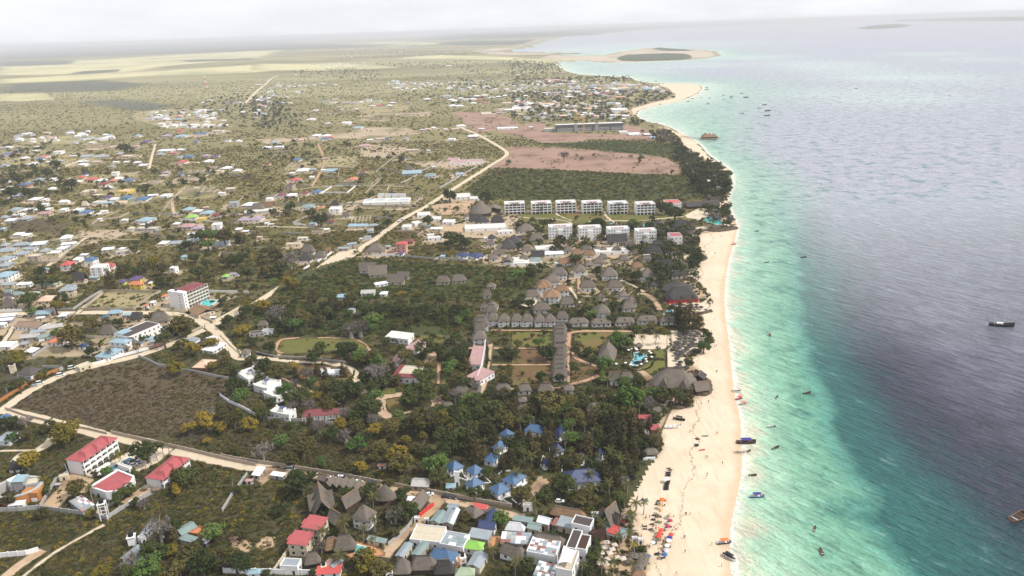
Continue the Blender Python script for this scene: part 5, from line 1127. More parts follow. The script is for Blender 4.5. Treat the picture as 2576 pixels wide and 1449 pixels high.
addb(q=[(1296,490),(1530,518),(1536,455)],kind='s',col='ws',h=4.5,rise=.6,label='white flat-roofed house behind two dark trees',land='white flat house behind trees',**HH)
addb((665,832,858,902),kind='b',col='wt',h=1.8,label='small white vaulted building on the brown garden',land='white vaulted building',**HH)
addb((588,808,748,862),kind='f',col='tn',h=1,label='bare pale slab foundation left of the white vaulted building',**HH)
for i,q in enumerate(([(2132,772),(2262,772),(2312,582)],[(2090,905),(2222,950),(2262,795)])):
    addb(q=q,kind='s',col='pk',h=4.2,rise=.4,label=('upper','lower')[i] + ' half of the long pink-roofed gallery beside the garden path',land=('upper','lower')[i] + ' pink gallery roof',cat='gallery',name='gallery',group='pink gallery roofs',**HH)
fence([(2232,950),(2262,870),(2285,760),(2312,580)],T,4.8,WHT,3,label='white screen wall with pinnacles along the pink gallery',name='screen_wall')
rows(T,'60 412 188 474 f gy w=wt; 812 52 912 126 h lb w=wt; 1056 14 1206 88 g mx w=wt; 1246 30 1328 92 h wt w=wt; 930 205 1003 257 s gy w=wt; 18 330 128 412 t th; 2000 1005 2150 1105 t th; 1855 1165 1980 1252 t th; 2412 985 2555 1075 t th; -70 462 95 498 f bs w=gr; 2130 960 2260 1090 t th')
fence([(0,655),(190,700),(520,715),(900,755)],T,1.6,GRYW,6,desc='dark garden hedge wall',pil=False)
fence([(0,1290),(130,1330),(480,1345),(700,1370),(780,1372)],T,2,GRYW,6,label='grey wall under the long maroon roof',name='boundary_wall')
# thatch turrets left of the resort
def turret(T,x0,y0,x1,y1,label=None,desc='thatch turret with white walls',h=4.6,st=2,wall=None,col='th',land=None,asp=1,rise=None,kind='t',cat='turret house',grp='thatched turret houses'):
    return addb((x0,y0,x1,y1),T=T,kind=kind,col=col,h=h,rise=rise or 5.6,st=st,asp=asp,th=.05,wall=wall,label=label,desc=desc,group=grp,cat=cat,name='turret_house',near=True,land=land)
for b in ((2200,282,2330,400),(2198,315,2338,440),(2205,385,2300,480)): turret(T,*b)
turret(T,2182,418,2315,578,'front thatch turret of the column, standing at the top of the pink gallery',land='front thatch turret')
for b in ((2318,205,2425,300),(2330,240,2445,385)): turret(T,*b)
turret(T,2435,248,2550,395,desc='thatch turret with white balcony posts')
addb(q=[(2242,205),(2420,215),(2440,165)],kind='t',col='th',h=2.6,rise=5,label='steep trapezoid thatch roof at the top left of the thatch village',land='trapezoid thatch roof',T=T,near=True)
turret(T,2288,38,2362,108,h=2.6,st=1)
T = (2,2)
HH = dict(T=T,near=True)
for b in ((-8,252,102,392),(98,250,208,392)): turret(T,*b,desc='balconied thatch turret of the left pair')
for b in ((220,248,330,398),(325,248,438,398)): turret(T,*b,desc='balconied thatch turret of the right pair')
turret(T,448,262,560,366,'octagonal thatch turret with white verandah between the pairs and the long thatch bungalows',land='octagonal thatch turret')
turret(T,215,142,378,262,desc='big grey thatch roof behind the turret pairs',h=3.2,st=1)
for i,(x0,x1,y0,y1) in enumerate(((565,765,303,392),(795,995,307,396),(1028,1230,296,386),(1252,1455,281,368),(1482,1660,284,376))):
    o,L,Wd = addb((x0,y0,x1,y1),T=T,kind='k',col='th',h=2.6,rise=3.6,asp=.6,th=0,near=True,label=('leftmost','second','third','fourth','rightmost')[i] + ' of five long thatch bungalows in a row' + ('' if i in (0,4) else ' counted from the left'),group='long thatch bungalows',cat='bungalow',name='bungalow',land=('first','second','third','fourth','fifth')[i] + ' long thatch bungalow')
    m = MB(); m.add([(-.9,-Wd*.42,4.0),(.9,-Wd*.42,4.0),(0,-Wd*.38,5.4),(0,0,5.5),(-.9,0,4),(.9,0,4)],[(0,1,2),(1,5,3,2),(0,2,3,4)]); m.build('dormer',ROOF['td'],o)
for i,y in enumerate((358,392,428,468)): turret(T,420,y,548,y + (105 if i < 3 else 112),desc='thatch gable of the upper garden row',rise=5.5,h=3,st=1,cat='bungalow',grp='thatch gable rows',asp=.8)
LAND.append(('upper thatch gable row',F(T,485,460)))
for i,y in enumerate((575,625,700,740,790,835)): turret(T,408,y,548,y + 108,desc='thatch gable of the lower garden row',rise=5.5,h=3,st=1,cat='bungalow',grp='thatch gable rows',asp=.8)
LAND.append(('lower thatch gable row',F(T,485,760)))
for b,l in (((825,150,988,305),'white villa with tall thatch roof above the second long bungalow'),((1065,10,1162,120),'narrow thatch roof top left of the three villas by the dark restaurant'),((1138,58,1252,198),'thatch villa with white side wall between two other thatch roofs'),((1098,132,1238,245),'broad thatch roof directly above the third long bungalow'),((865,52,940,125),'narrow thatch roof hidden in trees above the tall villa'),((480,96,628,200),'thatch pavilion with white walls above the octagonal turret'),((130,46,276,125),'small dark thatch pavilion on the pale paved court')):
    addb(b,T=T,kind='t',col='th',h=4 if b[0] in (825,1138) else 3,label=l,near=True,asp=.9,th=.1,st=2 if b[0] == 825 else 1)
LAND.append(('tall white thatch villa',F(T,905,230)))
for b,l in (((318,0,478,165),'white octagonal villa with brown thatch, nearest of the brown-thatched group'),((430,-25,572,102),'white octagonal villa with brown thatch, right of the nearest one'),((255,-70,350,70),'white octagonal villa with brown thatch, left rear of the group')):
    addb(b,T=T,kind='t',col='tb',h=6,st=2,asp=1,label=l,near=True,group='brown-thatched octagonal villas',cat='villa',name='villa',rise=4.4)
LAND.append(('nearest brown-thatched villa',F(T,400,80)))
o,L,Wd = addb(q=[(1500,60),(1560,128),(1915,130)],kind='t',col='td',h=3.4,rise=9,asp=.6,label='huge dark thatch restaurant with red base walls beside the beach',land='huge dark thatch restaurant',wall=plain('red wall',(.45,.03,.03),.15),cat='restaurant',name='restaurant',**HH)
for k in (-.5,-.05,.4):
    m = MB(); x = k*L/1.2; m.add([(x - 2,-Wd/2 - .8,3.6),(x + 2,-Wd/2 - .8,3.6),(x,-Wd/2 - .4,6.5),(x,-Wd*.1,6.6),(x + 2,-Wd*.2,3.9),(x - 2,-Wd*.2,3.9)],[(0,1,2),(1,4,3,2),(0,2,3,5)]); m.build('dormer',ROOF['td'],o)
addb(q=[(1490,20),(1580,-60),(1860,-40)],kind='t',col='td',h=3.2,rise=6,label='dark thatch roof joined behind the huge dark thatch restaurant',wall=WOOD,cat='restaurant',name='restaurant',**HH)
o,L,Wd = addb(q=[(1425,860),(1400,990),(1850,1045)],kind='t',col='th',h=3.6,rise=9,label='great grey thatch hall with pointed dormers at the edge of the beach',land='great grey thatch hall',wall=WOOD,cat='restaurant',name='restaurant',**HH)
for k in (-.45,.5):
    m = MB(); x = k*L/2; m.add([(x - 2.6,-Wd/2 - 1.2,3.7),(x + 2.6,-Wd/2 - 1.2,3.7),(x,-Wd/2 - .6,8.6),(x,-Wd*.05,8.8),(x + 2.6,-Wd*.15,4.4),(x - 2.6,-Wd*.15,4.4)],[(0,1,2),(1,4,3,2),(0,2,3,5)]); m.build('dormer',ROOF['th'],o)
addb(q=[(1795,985),(1850,1045),(1965,990)],kind='T',col='th',h=3.2,rise=4.5,label='seaward wing of the great grey thatch hall above the rock ledge',wall=WOOD,cat='restaurant',name='restaurant',**HH)
addb(q=[(1810,905),(1940,925),(1965,870)],kind='T',col='td',h=3.2,rise=2.4,label='low dark thatch wing behind the seaward end of the great hall',wall=WOOD,cat='restaurant',name='restaurant',**HH)
addb(q=[(845,728),(1030,742),(1060,610)],kind='t',col='th',h=3.4,rise=8,label='tall grey thatch hall left of the kidney-shaped pool',land='tall poolside thatch hall',wall=WOOD,cat='hall',name='thatched_hall',**HH)
addb((985,825,1075,985),T=T,kind='T',col='th',h=3.6,rise=5,asp=.9,th=1.3,near=True,label='left of two joined thatch gables beside the white steps',wall=WHT)
addb((1085,845,1205,950),T=T,kind='t',col='th',h=3,rise=4,asp=.9,near=True,label='right of two joined thatch gables beside the white steps',wall=WHT)
rows(T,'50 975 188 1080 t th; 265 972 412 1075 t th; 515 968 612 1068 t th; 72 1078 142 1185 t th; 62 1182 160 1262 t th; 755 1148 888 1280 t th w=wt; 205 1098 262 1152 t th; 1395 1208 1508 1300 t th; 1245 575 1305 625 t th')
addb((182,1322,228,1388),kind='f',col='tn',h=5,label='small pale tank tower above the pale blue hipped roof',**HH)
addb((285,1366,405,1404),kind='s',col='wt',h=3,label='pale sheet roof beside the pale blue hipped roof',**HH)
# ================= tile (2,1): beach resort
T = (2,1)
HH = dict(T=T,near=True)
rr = random.Random(5)
def block(bb,label,front=True,st=4,nb=5):
    b0,b1 = F(T,bb[0],bb[1]),F(T,bb[2],bb[3]); h = 12.5; c,L,Wd = fitbox(b0 + b1,.04,.45,h,1.2)
    Wd = max(11,min(Wd,14)); c[1] += 0
    o = thing('apartment_block','apartment block',(c[0],c[1],0),.04,'white apartment blocks of the resort',label)
    FOOT.append((c[0],c[1],L/2,Wd/2,.04)); clear(c[0],c[1],L*.55)
    d = 1.6 if front else 0
    MB().box(-L/2,L/2,-Wd/2 + d,Wd/2,0,h).build('wall',WHT,o)
    m = MB(); a,b = L/2,Wd/2; pz = h + .9
    m.box(-a,a,-b,-b + .3,h + .01,pz).box(-a,a,b - .3,b,h + .01,pz).box(-a,-a + .3,-b + .3,b - .3,h + .01,pz).box(a - .3,a,-b + .3,b - .3,h + .01,pz); m.build('parapet',WHT,o)
    MB().box(-a*.6,a*.6,-b*.3,b*.4,h + .01,h + .5).build('roof_slab',ROOF['pk'] if 'blue' not in label else ROOF['lb'],o)
    for x in (-a + .5,-a*.5,0,a*.5,a - .5): MB().box(x - .4,x + .4,-b - .05,-b + .75,pz + .005,pz + .9).build('turret',WHT,o)
    hs = h/st; bw = L/nb
    if front:
        MB().box(-a,a,-b,-b + d - .01,h - .3,h).build('cornice',WHT,o)
        roof_mesh('h',L*.36,2.2,h + .2,1.4,.3,None).build('thatch_hood',ROOF['th'],o).location = (0,-b + .8,0)
        sm = MB().box(-a,a,-b,-b + d - .01,-.16,.16).mesh('floor_slab',WHT); cm = MB().box(-.35,.35,-b - .02,-b + d - .02,.17,hs - .17).mesh('column',WHT)
        dm = MB().box(-bw/2 + .4,bw/2 - .4,-b + d - .07,-b + d - .005,.2,hs*.8).mesh('window',GLS); rm = MB().box(-bw/2 + .37,bw/2 - .37,-b + .05,-b + .18,.17,.95).mesh('balcony_rail',WHT)
        for s in range(st):
            if s: place('floor_slab',sm,o,(0,0,s*hs))
            for k in range(nb + 1): place('column',cm,o,(max(-a + .36,min(a - .36,-a + bw*k)),0,s*hs))
            for k in range(nb):
                place('window',dm,o,(-a + bw*(k + .5),0,s*hs))
                if s: place('balcony_rail',rm,o,(-a + bw*(k + .5),0,s*hs))
    else:
        wm = MB().box(-.6,.6,-.05,.03,0,1.1).mesh('window',GLS)
        MB().box(-2.6,2.6,-b - .8,-b - .01,0,h*.8).build('stair_bay',WHT,o)
        for s in range(st):
            for k in range(8):
                x = -a + L*(k + .5)/8
                if abs(x) > 2.8: place('window',wm,o,(x,-b,s*hs + 1.2))
    return o
for i,(x0,x1,y0,y1) in enumerate(((-80,132,570,716),(188,400,568,712),(434,648,560,705),(696,910,563,706),(958,1170,570,712),(1228,1444,575,720))):
    block((x0,y0,x1,y1),('leftmost','second','third','fourth','fifth','rightmost')[i] + ' white balconied block from the left in the rear row of six' + (', blue roof strip' if i == 4 else ''))
    LAND.append((('first','second','third','fourth','fifth','sixth')[i] + ' rear balconied block',F(T,(x0 + x1)/2,640)))
for i,(x0,x1,y0,y1) in enumerate(((362,605,815,958),(662,898,826,968),(945,1180,850,980),(1228,1452,870,1000))):
    block((x0,y0,x1,y1),('leftmost','second','third','rightmost')[i] + ' windowed white block from the left in the front row of four',False)
    LAND.append((('first','second','third','fourth')[i] + ' front white block',F(T,(x0 + x1)/2,900)))
addb((1520,560,1706,668),kind='f',col='rd',h=8,st=2,asp=.8,label='white turreted villa with bright red roof at the right end of the rear row',land='red-roofed turreted villa',**HH)
addb((1560,890,1716,1012),kind='f',col='hr',h=8,st=2,asp=.9,label='pink-roofed white villa with arched front at the right end of the front row',land='pink-roofed arched villa',**HH)
addb((1728,572,2090,656),kind='T',col='td',h=3,rise=4,label='long dark thatch restaurant at the head of the lagoon pool',wall=WOOD,land='long dark thatch restaurant',th=.05,**HH)
addb((2000,500,2095,600),kind='T',col='td',h=3,rise=4,label='dark thatch gable behind the long dark restaurant',wall=WOOD,th=1.2,**HH)
rows(T,'''1958 335 2075 405 f ws w=wt; 2010 400 2105 465 f ws w=wt; 1470 768 1558 840 t th w=wt; 1610 785 1775 868 t td; 170 908 315 1000 t th; -80 885 118 1050 t td; 60 790 220 905 t th; 950 940 1152 1018 T td; 1400 970 1530 1060 t td; 1345 1040 1510 1135 t td;
100 1060 200 1105 t th; 200 1075 320 1160 T td; 320 1095 520 1140 s wt; 225 1050 520 1090 f ws w=wt; 512 1035 605 1105 t th; 600 1072 712 1140 t tb; 712 1045 800 1085 t th; 720 1090 825 1145 t tb; 830 1030 880 1085 t th; 890 1040 950 1095 t th; 1010 1030 1095 1100 t th; 1195 1055 1240 1105 t th;
180 1140 290 1205 h gn; 420 1150 500 1240 f ws w=wt t=60; 475 1150 590 1235 T tb; 600 1158 712 1215 t tb; 730 1165 815 1250 t th; 810 1138 930 1232 t th; 870 1110 960 1180 t th; 1080 1115 1175 1195 t th; 1000 1180 1060 1230 t th; 1205 1188 1315 1275 t tb; 1310 1125 1400 1190 t th; 1450 1168 1600 1270 T td; 1580 1220 1640 1340 T td; 1600 1290 1710 1360 t td; 1690 1295 1770 1345 t td;
-20 1140 120 1215 f ws w=wt; -20 1170 300 1230 f ws w=wt h=2.2; 80 1130 160 1185 t th; 820 1085 1170 1120 f ws w=wt; 1320 1110 1400 1165 f ws w=wt; 1385 1400 1455 1460 t td''')
addb((615,1198,742,1345),kind='t',col='th',h=5.6,st=2,asp=1,label='white two-storey thatch villa on posts, above the red path junction',land='thatch villa above red path',**HH)
addb((388,1235,552,1375),kind='t',col='th',h=5,st=2,label='white-walled thatch villa, rear one of the joined group left of the red path',**HH)
addb((325,1300,480,1449),kind='t',col='th',h=5,label='white-walled thatch villa joined in front of the rear one',**HH)
addb((895,1230,1062,1380),kind='t',col='th',h=4.6,st=2,label='tilted thatch villa with white walls in the middle of the lawn',land='middle lawn thatch villa',**HH)
addb((1278,1238,1430,1388),kind='t',col='th',h=4.6,st=2,asp=1,label='white thatch villa standing left of dark trees near the beach',land='thatch villa near the beach',**HH)
addb((682,1378,832,1490),kind='t',col='th',h=4,asp=1,label='grey thatch roof with white base left of the lawn paths',**HH)
addb((952,1375,1108,1490),kind='t',col='th',h=4,label='grey thatch roof with white base right of the lawn paths',**HH)
addb((248,1362,395,1500),kind='t',col='tb',h=5,asp=1,label='brown-thatched white villa at the upper left of the octagonal group',**HH)
T = (1,1)
HH = dict(T=T,near=True)
addb((2148,562,2370,735),kind='c',col='th',h=3.4,rise=13,asp=1,label='tall pointed thatch lobby roof beside the road of the resort',land='tall pointed thatch lobby',wall=WOOD,cat='lobby',name='thatched_lobby',**HH)
addb((2330,610,2460,690),kind='T',col='th',h=3.4,rise=3,label='thatch wing right of the tall pointed lobby',wall=WOOD,**HH)
rows(T,'''2140 715 2300 800 t td; 2230 725 2345 812 t td; 2360 735 2500 812 t td; 2100 815 2520 885 f ws w=wt; 2430 865 2590 912 f ws w=wt; 2290 925 2345 975 f ws w=wt; 2335 905 2410 975 t td; 2320 975 2400 1035 t th; 2460 920 2620 1080 t td; 2420 1035 2500 1075 t th; 2345 1105 2430 1185 t th; 2490 1105 2590 1220 T th; 2400 1090 2500 1140 T th;
2005 492 2160 560 f ws w=wt; 2150 485 2250 575 f ws w=wt; 1620 670 1755 745 f ws w=wt; 1560 770 1680 830 f ws w=wt t=30; 1465 810 1570 862 f ws w=wt; 1750 720 1865 782 f ws w=wt; 1872 760 2008 815 f ws w=wt; 1755 840 1880 880 s wt; 1690 815 1760 850 s gn; 2100 705 2140 770 c th h=5; 1730 925 1885 975 f ws w=wt; 1720 905 1790 945 f ws w=wt;
1110 992 1305 1120 t th h=4; 1300 1005 1360 1060 s gy; 1130 1070 1300 1120 s th; 1405 978 1530 1090 h rd w=pk s=3; 1490 955 1592 1010 h mr w=og; 1425 1075 1495 1130 h pu; 1325 1085 1390 1120 h mr;
450 1025 600 1115 t th w=wt; 435 1095 570 1200 t td w=wt; 595 1075 715 1165 t th w=wt; 700 1060 760 1095 T tb; 1045 1235 1215 1305 T th; 1140 1215 1320 1350 T th; 1335 1320 1500 1420 T th; 1430 1290 1545 1370 T th; 1190 1382 1330 1449 s wt t=25; 1812 1325 1952 1420 t th w=cm; 1970 1318 2112 1412 t th w=cm; 2325 1390 2410 1470 t th;
2010 1030 2175 1165 h nv t=40; 2135 1040 2305 1172 h nv t=40; 1858 1115 1905 1158 s lb; 460 602 595 665 h gn; 730 625 872 705 f ws s=2 w=wt; 755 622 845 660 t td h=6; 865 685 950 748 t th w=wt; 920 815 1130 852 s lb; 1130 810 1228 848 h gy; 1118 866 1185 896 s lb; 825 1040 940 1078 s gy; 915 990 1020 1040 s gy t=25; 1085 925 1160 962 s gy; 1040 948 1080 976 s wt;
535 782 615 828 h lb w=wt; 705 765 795 805 h mr; 678 850 745 885 s wt; 85 785 135 822 s wt; 130 802 185 830 s wt; 418 935 525 975 s tn; 300 1012 460 1038 f tn; 0 912 72 968 f cr w=tn; 1715 62 1755 82 h wt;
-120 660 185 720 f ws t=20; 90 610 185 650 T tb; -60 620 95 680 t th; -80 720 90 790 h lv; 0 1330 1 1331 s wt; 2010 285 2088 325 s lb; 1700 285 1810 345 h gn; 1470 262 1670 320 s lb; 1500 240 1580 275 t th; 1775 225 1810 250 s wt; 1965 340 1995 362 s wt; 
350 112 470 180 h bl; 80 152 152 218 h mr; 330 268 398 312 s wt w=cm; 400 240 545 292 h wt w=cm; 540 240 615 275 s gy; 690 235 825 292 s lb w=wt; 650 232 705 280 s wt; 335 330 465 385 h rd w=wt; 1045 255 1110 295 h mr; 925 312 1040 380 h or w=wt; 280 390 402 465 f ds w=tn s=2; 205 445 318 545 h mr w=bl; 180 500 320 545 s lb w=wt; 450 442 550 518 h mr w=wt; 552 435 670 508 h bl w=wt; 95 525 180 575 f wt w=wt; 305 490 420 540 s wt;
1440 98 1510 168 h nv; 1505 48 1640 82 f tn w=tn; 1920 140 2050 175 s pk w=wt; 1950 150 2140 215 f pk w=wt; 2130 125 2295 205 f pk w=wt; 1035 -20 1150 40 h pk w=cm; 60 20 170 55 s wt; 180 20 285 45 s wt; 535 322 590 350 s wt; 200 230 -1 -1 s wt'''.replace('; 0 1330 1 1331 s wt','').replace('; 200 230 -1 -1 s wt',''))
LAND += [('blue house by the walled plot',F(T,410,140)),('navy pyramid roof',F(T,1475,130)),('pink-roofed white compound',F(T,2120,170)),('white balcony house',F(T,800,660)),('red-roofed pink house',F(T,1465,1030)),('blue bungalow rows',F(T,2100,1100)),('thatch group by the wide road',F(T,560,1110)),('twin thatch roofs in scrub',F(T,1960,1370)),('L-shaped thatch in scrub',F(T,1200,1280)),('maroon-roofed pair of houses',F(T,500,480)),('coral-roofed house',F(T,980,345)),('long white resort hall',F(T,2300,850))]
# blue-pooled white compound
addb((1072,560,1560,620),kind='f',col='ws',h=3,label='long white-walled compound with blue roof terraces beside the road',land='blue-terraced white compound',cat='compound',name='compound',T=T,asp=.35,th=0)
for x in (1080,1200,1330,1440):
    addb((x,566,x + 105,596),kind='f',col='lb',h=3.6,T=T,desc='low block with blue roof terrace',group='blue-terraced blocks',wall=WHT)
for x in (1225,1297,1368,1440): addb((x,500,x + 68,545),kind='f',col='lb',h=5,T=T,desc='white cube with blue cap',group='white cubes of the compound',wall=WHT)
# timber frame
c,L,Wd = fitbox(F(T,958,722) + F(T,1160,808),.1,.6,3.2,0)
o = thing('timber_frame','frame',(c[0],c[1],0),.1,None,'bare timber and concrete frame of an unroofed house beside the thatch hut')
for i in range(6):
    for j in range(4):
        x,y = -L/2 + L*i/5,-Wd/2 + Wd*j/3; MB().box(x - .2,x + .2,y - .2,y + .2,0,3.2).build('post',CRM,o)
for j in range(4): MB().box(-L/2,L/2,-.15 - Wd/2 + Wd*j/3,.15 - Wd/2 + Wd*j/3,3.21,3.55).build('beam',CRM,o)
for i in range(6): MB().box(-.15 - L/2 + L*i/5,.15 - L/2 + L*i/5,-Wd/2,Wd/2,3.56,3.8).build('beam',CRM,o)
clear(c[0],c[1],14)
for pts,m in (([(515,165),(735,160),(735,130),(515,132),(515,165)],TANW),([(700,240),(1010,250),(1005,140)],TANW),([(735,155),(660,250)],TANW),([(1205,290),(1265,350),(1100,500)],TANW),([(1205,290),(1250,245),(1400,275),(1500,320)],TANW),([(1250,245),(1400,130),(1450,100)],TANW),([(1460,400),(1600,330),(1700,260),(1880,180)],GRYW),([(1850,445),(2000,360),(2230,225)],GRYW),([(1200,430),(1400,415),(1650,450)],TANW),([(790,425),(1000,430),(920,495),(700,495)],WHT),([(820,410),(1150,412)],GRYW),([(1160,465),(1320,470),(1340,430)],CRM),
    ([(1070,610),(1080,628),(1560,640),(1680,530),(1400,500)],TANW),([(0,605),(370,610),(700,615),(1080,605)],GRYW),([(370,800),(500,825),(380,818)],WHT),([(370,800),(510,735)],TANW),([(1160,740),(1360,745)],GRYW),([(260,900),(450,910)],GRYW),([(620,1190),(765,1100)],WHT),([(1170,1120),(1440,1135)],WHT),([(1490,1135),(1800,1165),(1840,1155),(2140,1185)],GRYW),([(1380,885),(1650,895)],TANW),([(0,525),(430,545),(420,590)],CRM),([(660,500),(760,435),(680,435)],WHT),([(840,250),(825,340),(650,330)],TANW),([(290,270),(330,220),(370,190)],TANW),([(610,670),(690,620)],ORW),([(430,460 - 40),(560,435)],TANW),([(480,1270),(540,1230)],WHT),([(0,1055),(180,1055)],GRYW),([(1160,415),(1235,350)],TANW),([(150,85),(330,75)],TANW)):
    fence(pts,T,2,m,8,desc='plot wall')
for b,t_ in (((380,190,500,240),5),((555,865,680,905),0),((1610,510,1675,560),30)): ruin(b,T,t_)
# ================= tile (0,1): the village
T = (0,1)
rows(T,'''-70 45 0 110 h lb w=wt; 0 52 148 122 h bl w=wt; 65 96 140 128 s rd w=wt; 130 38 210 82 h lv; -80 28 40 60 h lv; 40 18 140 48 s wt; 340 12 400 40 f ws w=wt; 310 45 420 85 s ws; 385 95 515 145 s rd w=wt; 530 35 660 110 f ws w=wt s=2; 200 120 315 160 h wt; 350 122 455 170 h bl w=wt; 270 168 400 222 h wt; 200 175 300 225 f tn w=tn; 0 178 105 235 h gy; 450 168 520 198 s wt; 520 152 670 195 h gy; 690 118 780 138 s wt; 800 85 950 150 s gy t=20; 960 95 1105 150 s gy t=20; 780 168 900 195 s wt; 780 195 900 225 s wt; 910 150 1040 200 f tn w=tn; 1130 175 1210 200 s wt; 1235 170 1310 200 s wt; 1340 170 1430 205 s wt; 1390 190 1500 235 s wt w=tn; 1095 205 1170 242 s lb w=tn; 1165 80 1275 112 s wt; 1200 105 1370 142 f tn w=tn;
1320 -10 1420 40 h pk; 1560 80 1670 125 h gy; 1580 50 1770 85 s wt; 1770 40 1870 75 s wt; 1700 78 1800 108 s rd; 1835 92 1960 148 h bl; 1780 112 1850 145 s gy; 2020 95 2130 140 h lv; 2140 92 2218 140 h pu; 1765 140 1905 205 h rd w=wt; 2045 140 2160 196 h wt w=wt; 1970 175 2010 205 h tn; 2215 208 2350 265 h wt; 2175 255 2260 292 f tn w=cm; 2335 238 2445 290 h wt w=cm; 2325 198 2365 225 f tn; 1620 262 1722 310 h lv w=cm; 1590 302 1715 340 f tn w=tn; 1785 280 1855 325 h bl; 1885 318 1915 340 s wt; 1118 245 1212 325 f ws w=wt s=2;
775 308 880 358 h rd w=cm; 845 292 1010 380 h rd w=cm; 825 290 890 325 h nv; 950 340 1100 395 h wt w=cm; 1140 328 1250 370 h wt; 1220 325 1368 390 h bl w=cm; 1095 345 1195 390 h or; 985 365 1110 425 h mr; 745 358 850 400 s wt w=cm; 675 335 760 372 f tn; 1045 418 1142 458 h wt; 310 338 465 388 h gy; 470 338 598 378 s wt; 40 345 132 388 s wt; 170 380 345 435 h bl w=or; 0 440 60 480 s wt; 60 410 140 450 f tn; 480 428 580 475 h wt w=cm; 812 452 980 505 f tn w=cm; 928 488 1035 540 f ws w=cm; 1180 445 1365 500 f cr w=yl; 100 475 265 545 h gy; 
1210 500 1340 565 h bl w=lb; 1345 508 1530 585 h bl w=wt; 1030 522 1130 560 h pu; 1100 530 1210 580 s wt; 1160 565 1290 615 f cr w=cm; 1480 505 1600 540 s wt; 1600 488 1745 545 s wt w=wt; 980 580 1150 620 s lb w=cm; 930 570 1080 610 f tn; 275 535 450 585 s wt; 420 540 500 580 s wt; 408 595 503 630 s wt; 588 562 712 605 h wt; 445 640 545 680 s wt; 80 620 245 690 h gy; 215 640 350 690 s wt; 335 635 412 685 s wt; 595 640 700 685 s wt; 375 680 540 725 h pk w=cm; 0 715 110 765 h gy; 110 700 270 745 s wt; 185 710 355 780 h gy; 40 745 190 800 s wt; 725 620 860 690 s wt; 820 605 905 640 t tn; 790 636 948 715 h bl w=wt; 1005 668 1095 700 s wt; 0 812 75 880 h lb;
1835 608 1975 690 h lb w=cm; 2020 645 2165 725 h lb w=cm; 2130 672 2245 740 h mr; 1940 650 2050 705 s wt; 2040 632 2110 660 s cr; 1862 708 2000 765 h lg w=wt; 1990 728 2085 778 f cr w=yl; 2125 762 2248 865 f ws w=wt s=2; 1740 700 1800 722 s lb; 1735 783 1830 830 s wt w=tn; 1795 798 1985 860 h pk w=gr; 1355 712 1578 800 h lb w=wt; 975 748 1035 778 s wt; 1215 755 1305 790 s wt; 1410 805 1465 835 s wt; 1285 830 1365 875 h tn; 1365 845 1620 880 f tn w=gr; 2390 728 2510 795 h lv w=cm; 2430 580 2590 640 h wt w=gr; 2300 568 2415 640 f gy w=gr s=2; 2260 430 2378 478 f tn w=tn; 2195 485 2275 515 s wt; 1955 408 2010 465 f ws w=cm; 1885 895 1985 935 s wt; 1930 820 2060 880 h lv; 2010 865 2055 890 s wt; 2365 838 2450 885 s wt; 2440 868 2510 905 s wt;
1588 968 1720 1030 s wt w=cm; 1700 975 1840 1030 s gy w=cm; 1882 945 2015 1015 s gy t=28; 2020 958 2160 1010 s or; 2130 990 2320 1035 s lb w=wt; 1820 1118 1912 1165 h lb; 1700 1215 1805 1310 f ws w=wt s=2; 600 905 740 980 h wt w=wt t=18; 125 890 260 940 s wt; 205 895 335 950 s wt; 100 960 225 1010 f tn w=tn; 0 930 60 990 f cr w=cm; 0 985 120 1050 h gy; -60 1040 200 1115 h gy; 120 985 330 1050 h gy; 300 978 490 1045 s wt t=12; 220 1040 390 1085 s gy; 610 985 780 1040 s wt t=15; 560 1025 710 1085 s wt; 390 1040 530 1110 h gy; 490 1075 630 1125 s wt; 130 1080 330 1140 s gy; -70 1115 180 1200 h gy; -30 1180 150 1260 h gy; 270 1100 450 1190 f tn w=tn s=2; 1020 1038 1160 1095 s wt t=15; 1190 1040 1275 1085 s wt; 1160 1060 1305 1120 f tn w=gr t=25;
600 1175 778 1275 h rd w=wt s=2; 840 1120 1000 1230 h bl w=wt s=2; 900 1205 1115 1330 f ws w=wt s=3 h=8; 990 1200 1165 1265 h rd w=wt; 730 1130 850 1190 s wt; 800 1105 900 1145 s wt; -80 1275 200 1400 h lb w=wt s=2; 430 1248 500 1290 h gy; 1175 1335 1290 1425 h pu w=lg; 1290 1318 1455 1400 h pu w=yl; 740 1320 885 1400 T td; 360 1395 620 1449 h ag; 165 1400 340 1445 s wt; 0 1395 180 1449 s gy; 1300 1412 1458 1475 h or w=yl s=2; 1490 1382 1550 1430 s wt w=yl; 2230 1300 2320 1365 h lg; 2310 1300 2410 1340 s lv; 640 1438 780 1475 h gy; 900 1340 1000 1372 s lb''')
LAND += [('bright red double roof',F(T,920,340)),('twin-gabled blue villa',F(T,1430,550)),('pale blue villa in the walled plot',F(T,1460,750)),('red-roofed two-storey house',F(T,690,1220)),('three-storey white flat-roofed house',F(T,1000,1260)),('purple roof pair',F(T,1320,1360)),('light green roof in the village',F(T,1925,735)),('purple roof by the track',F(T,1670,285)),('red-roofed house by the dirt track',F(T,1835,175)),('blue roof at the far left',F(T,75,85)),('grey tin cluster at the left edge',F(T,60,1080)),('lone white tower house',F(T,1750,1260)),('long pale blue house at the left edge',F(T,80,1320)),('white cubic tower house',F(T,1165,285)),('blue roof near the left trees',F(T,255,405))]
for b,t_ in (((1475,358,1620,402),5),((1830,420,2070,478),10),((2000,448,2200,500),0),((1890,248,2070,300),8),((2090,215,2200,252),0),((1785,330,1980,385),12),((430,1130,600,1200),10),((1425,870,1540,905),0),((860,10,1150,42),0)): ruin(b,T,t_)
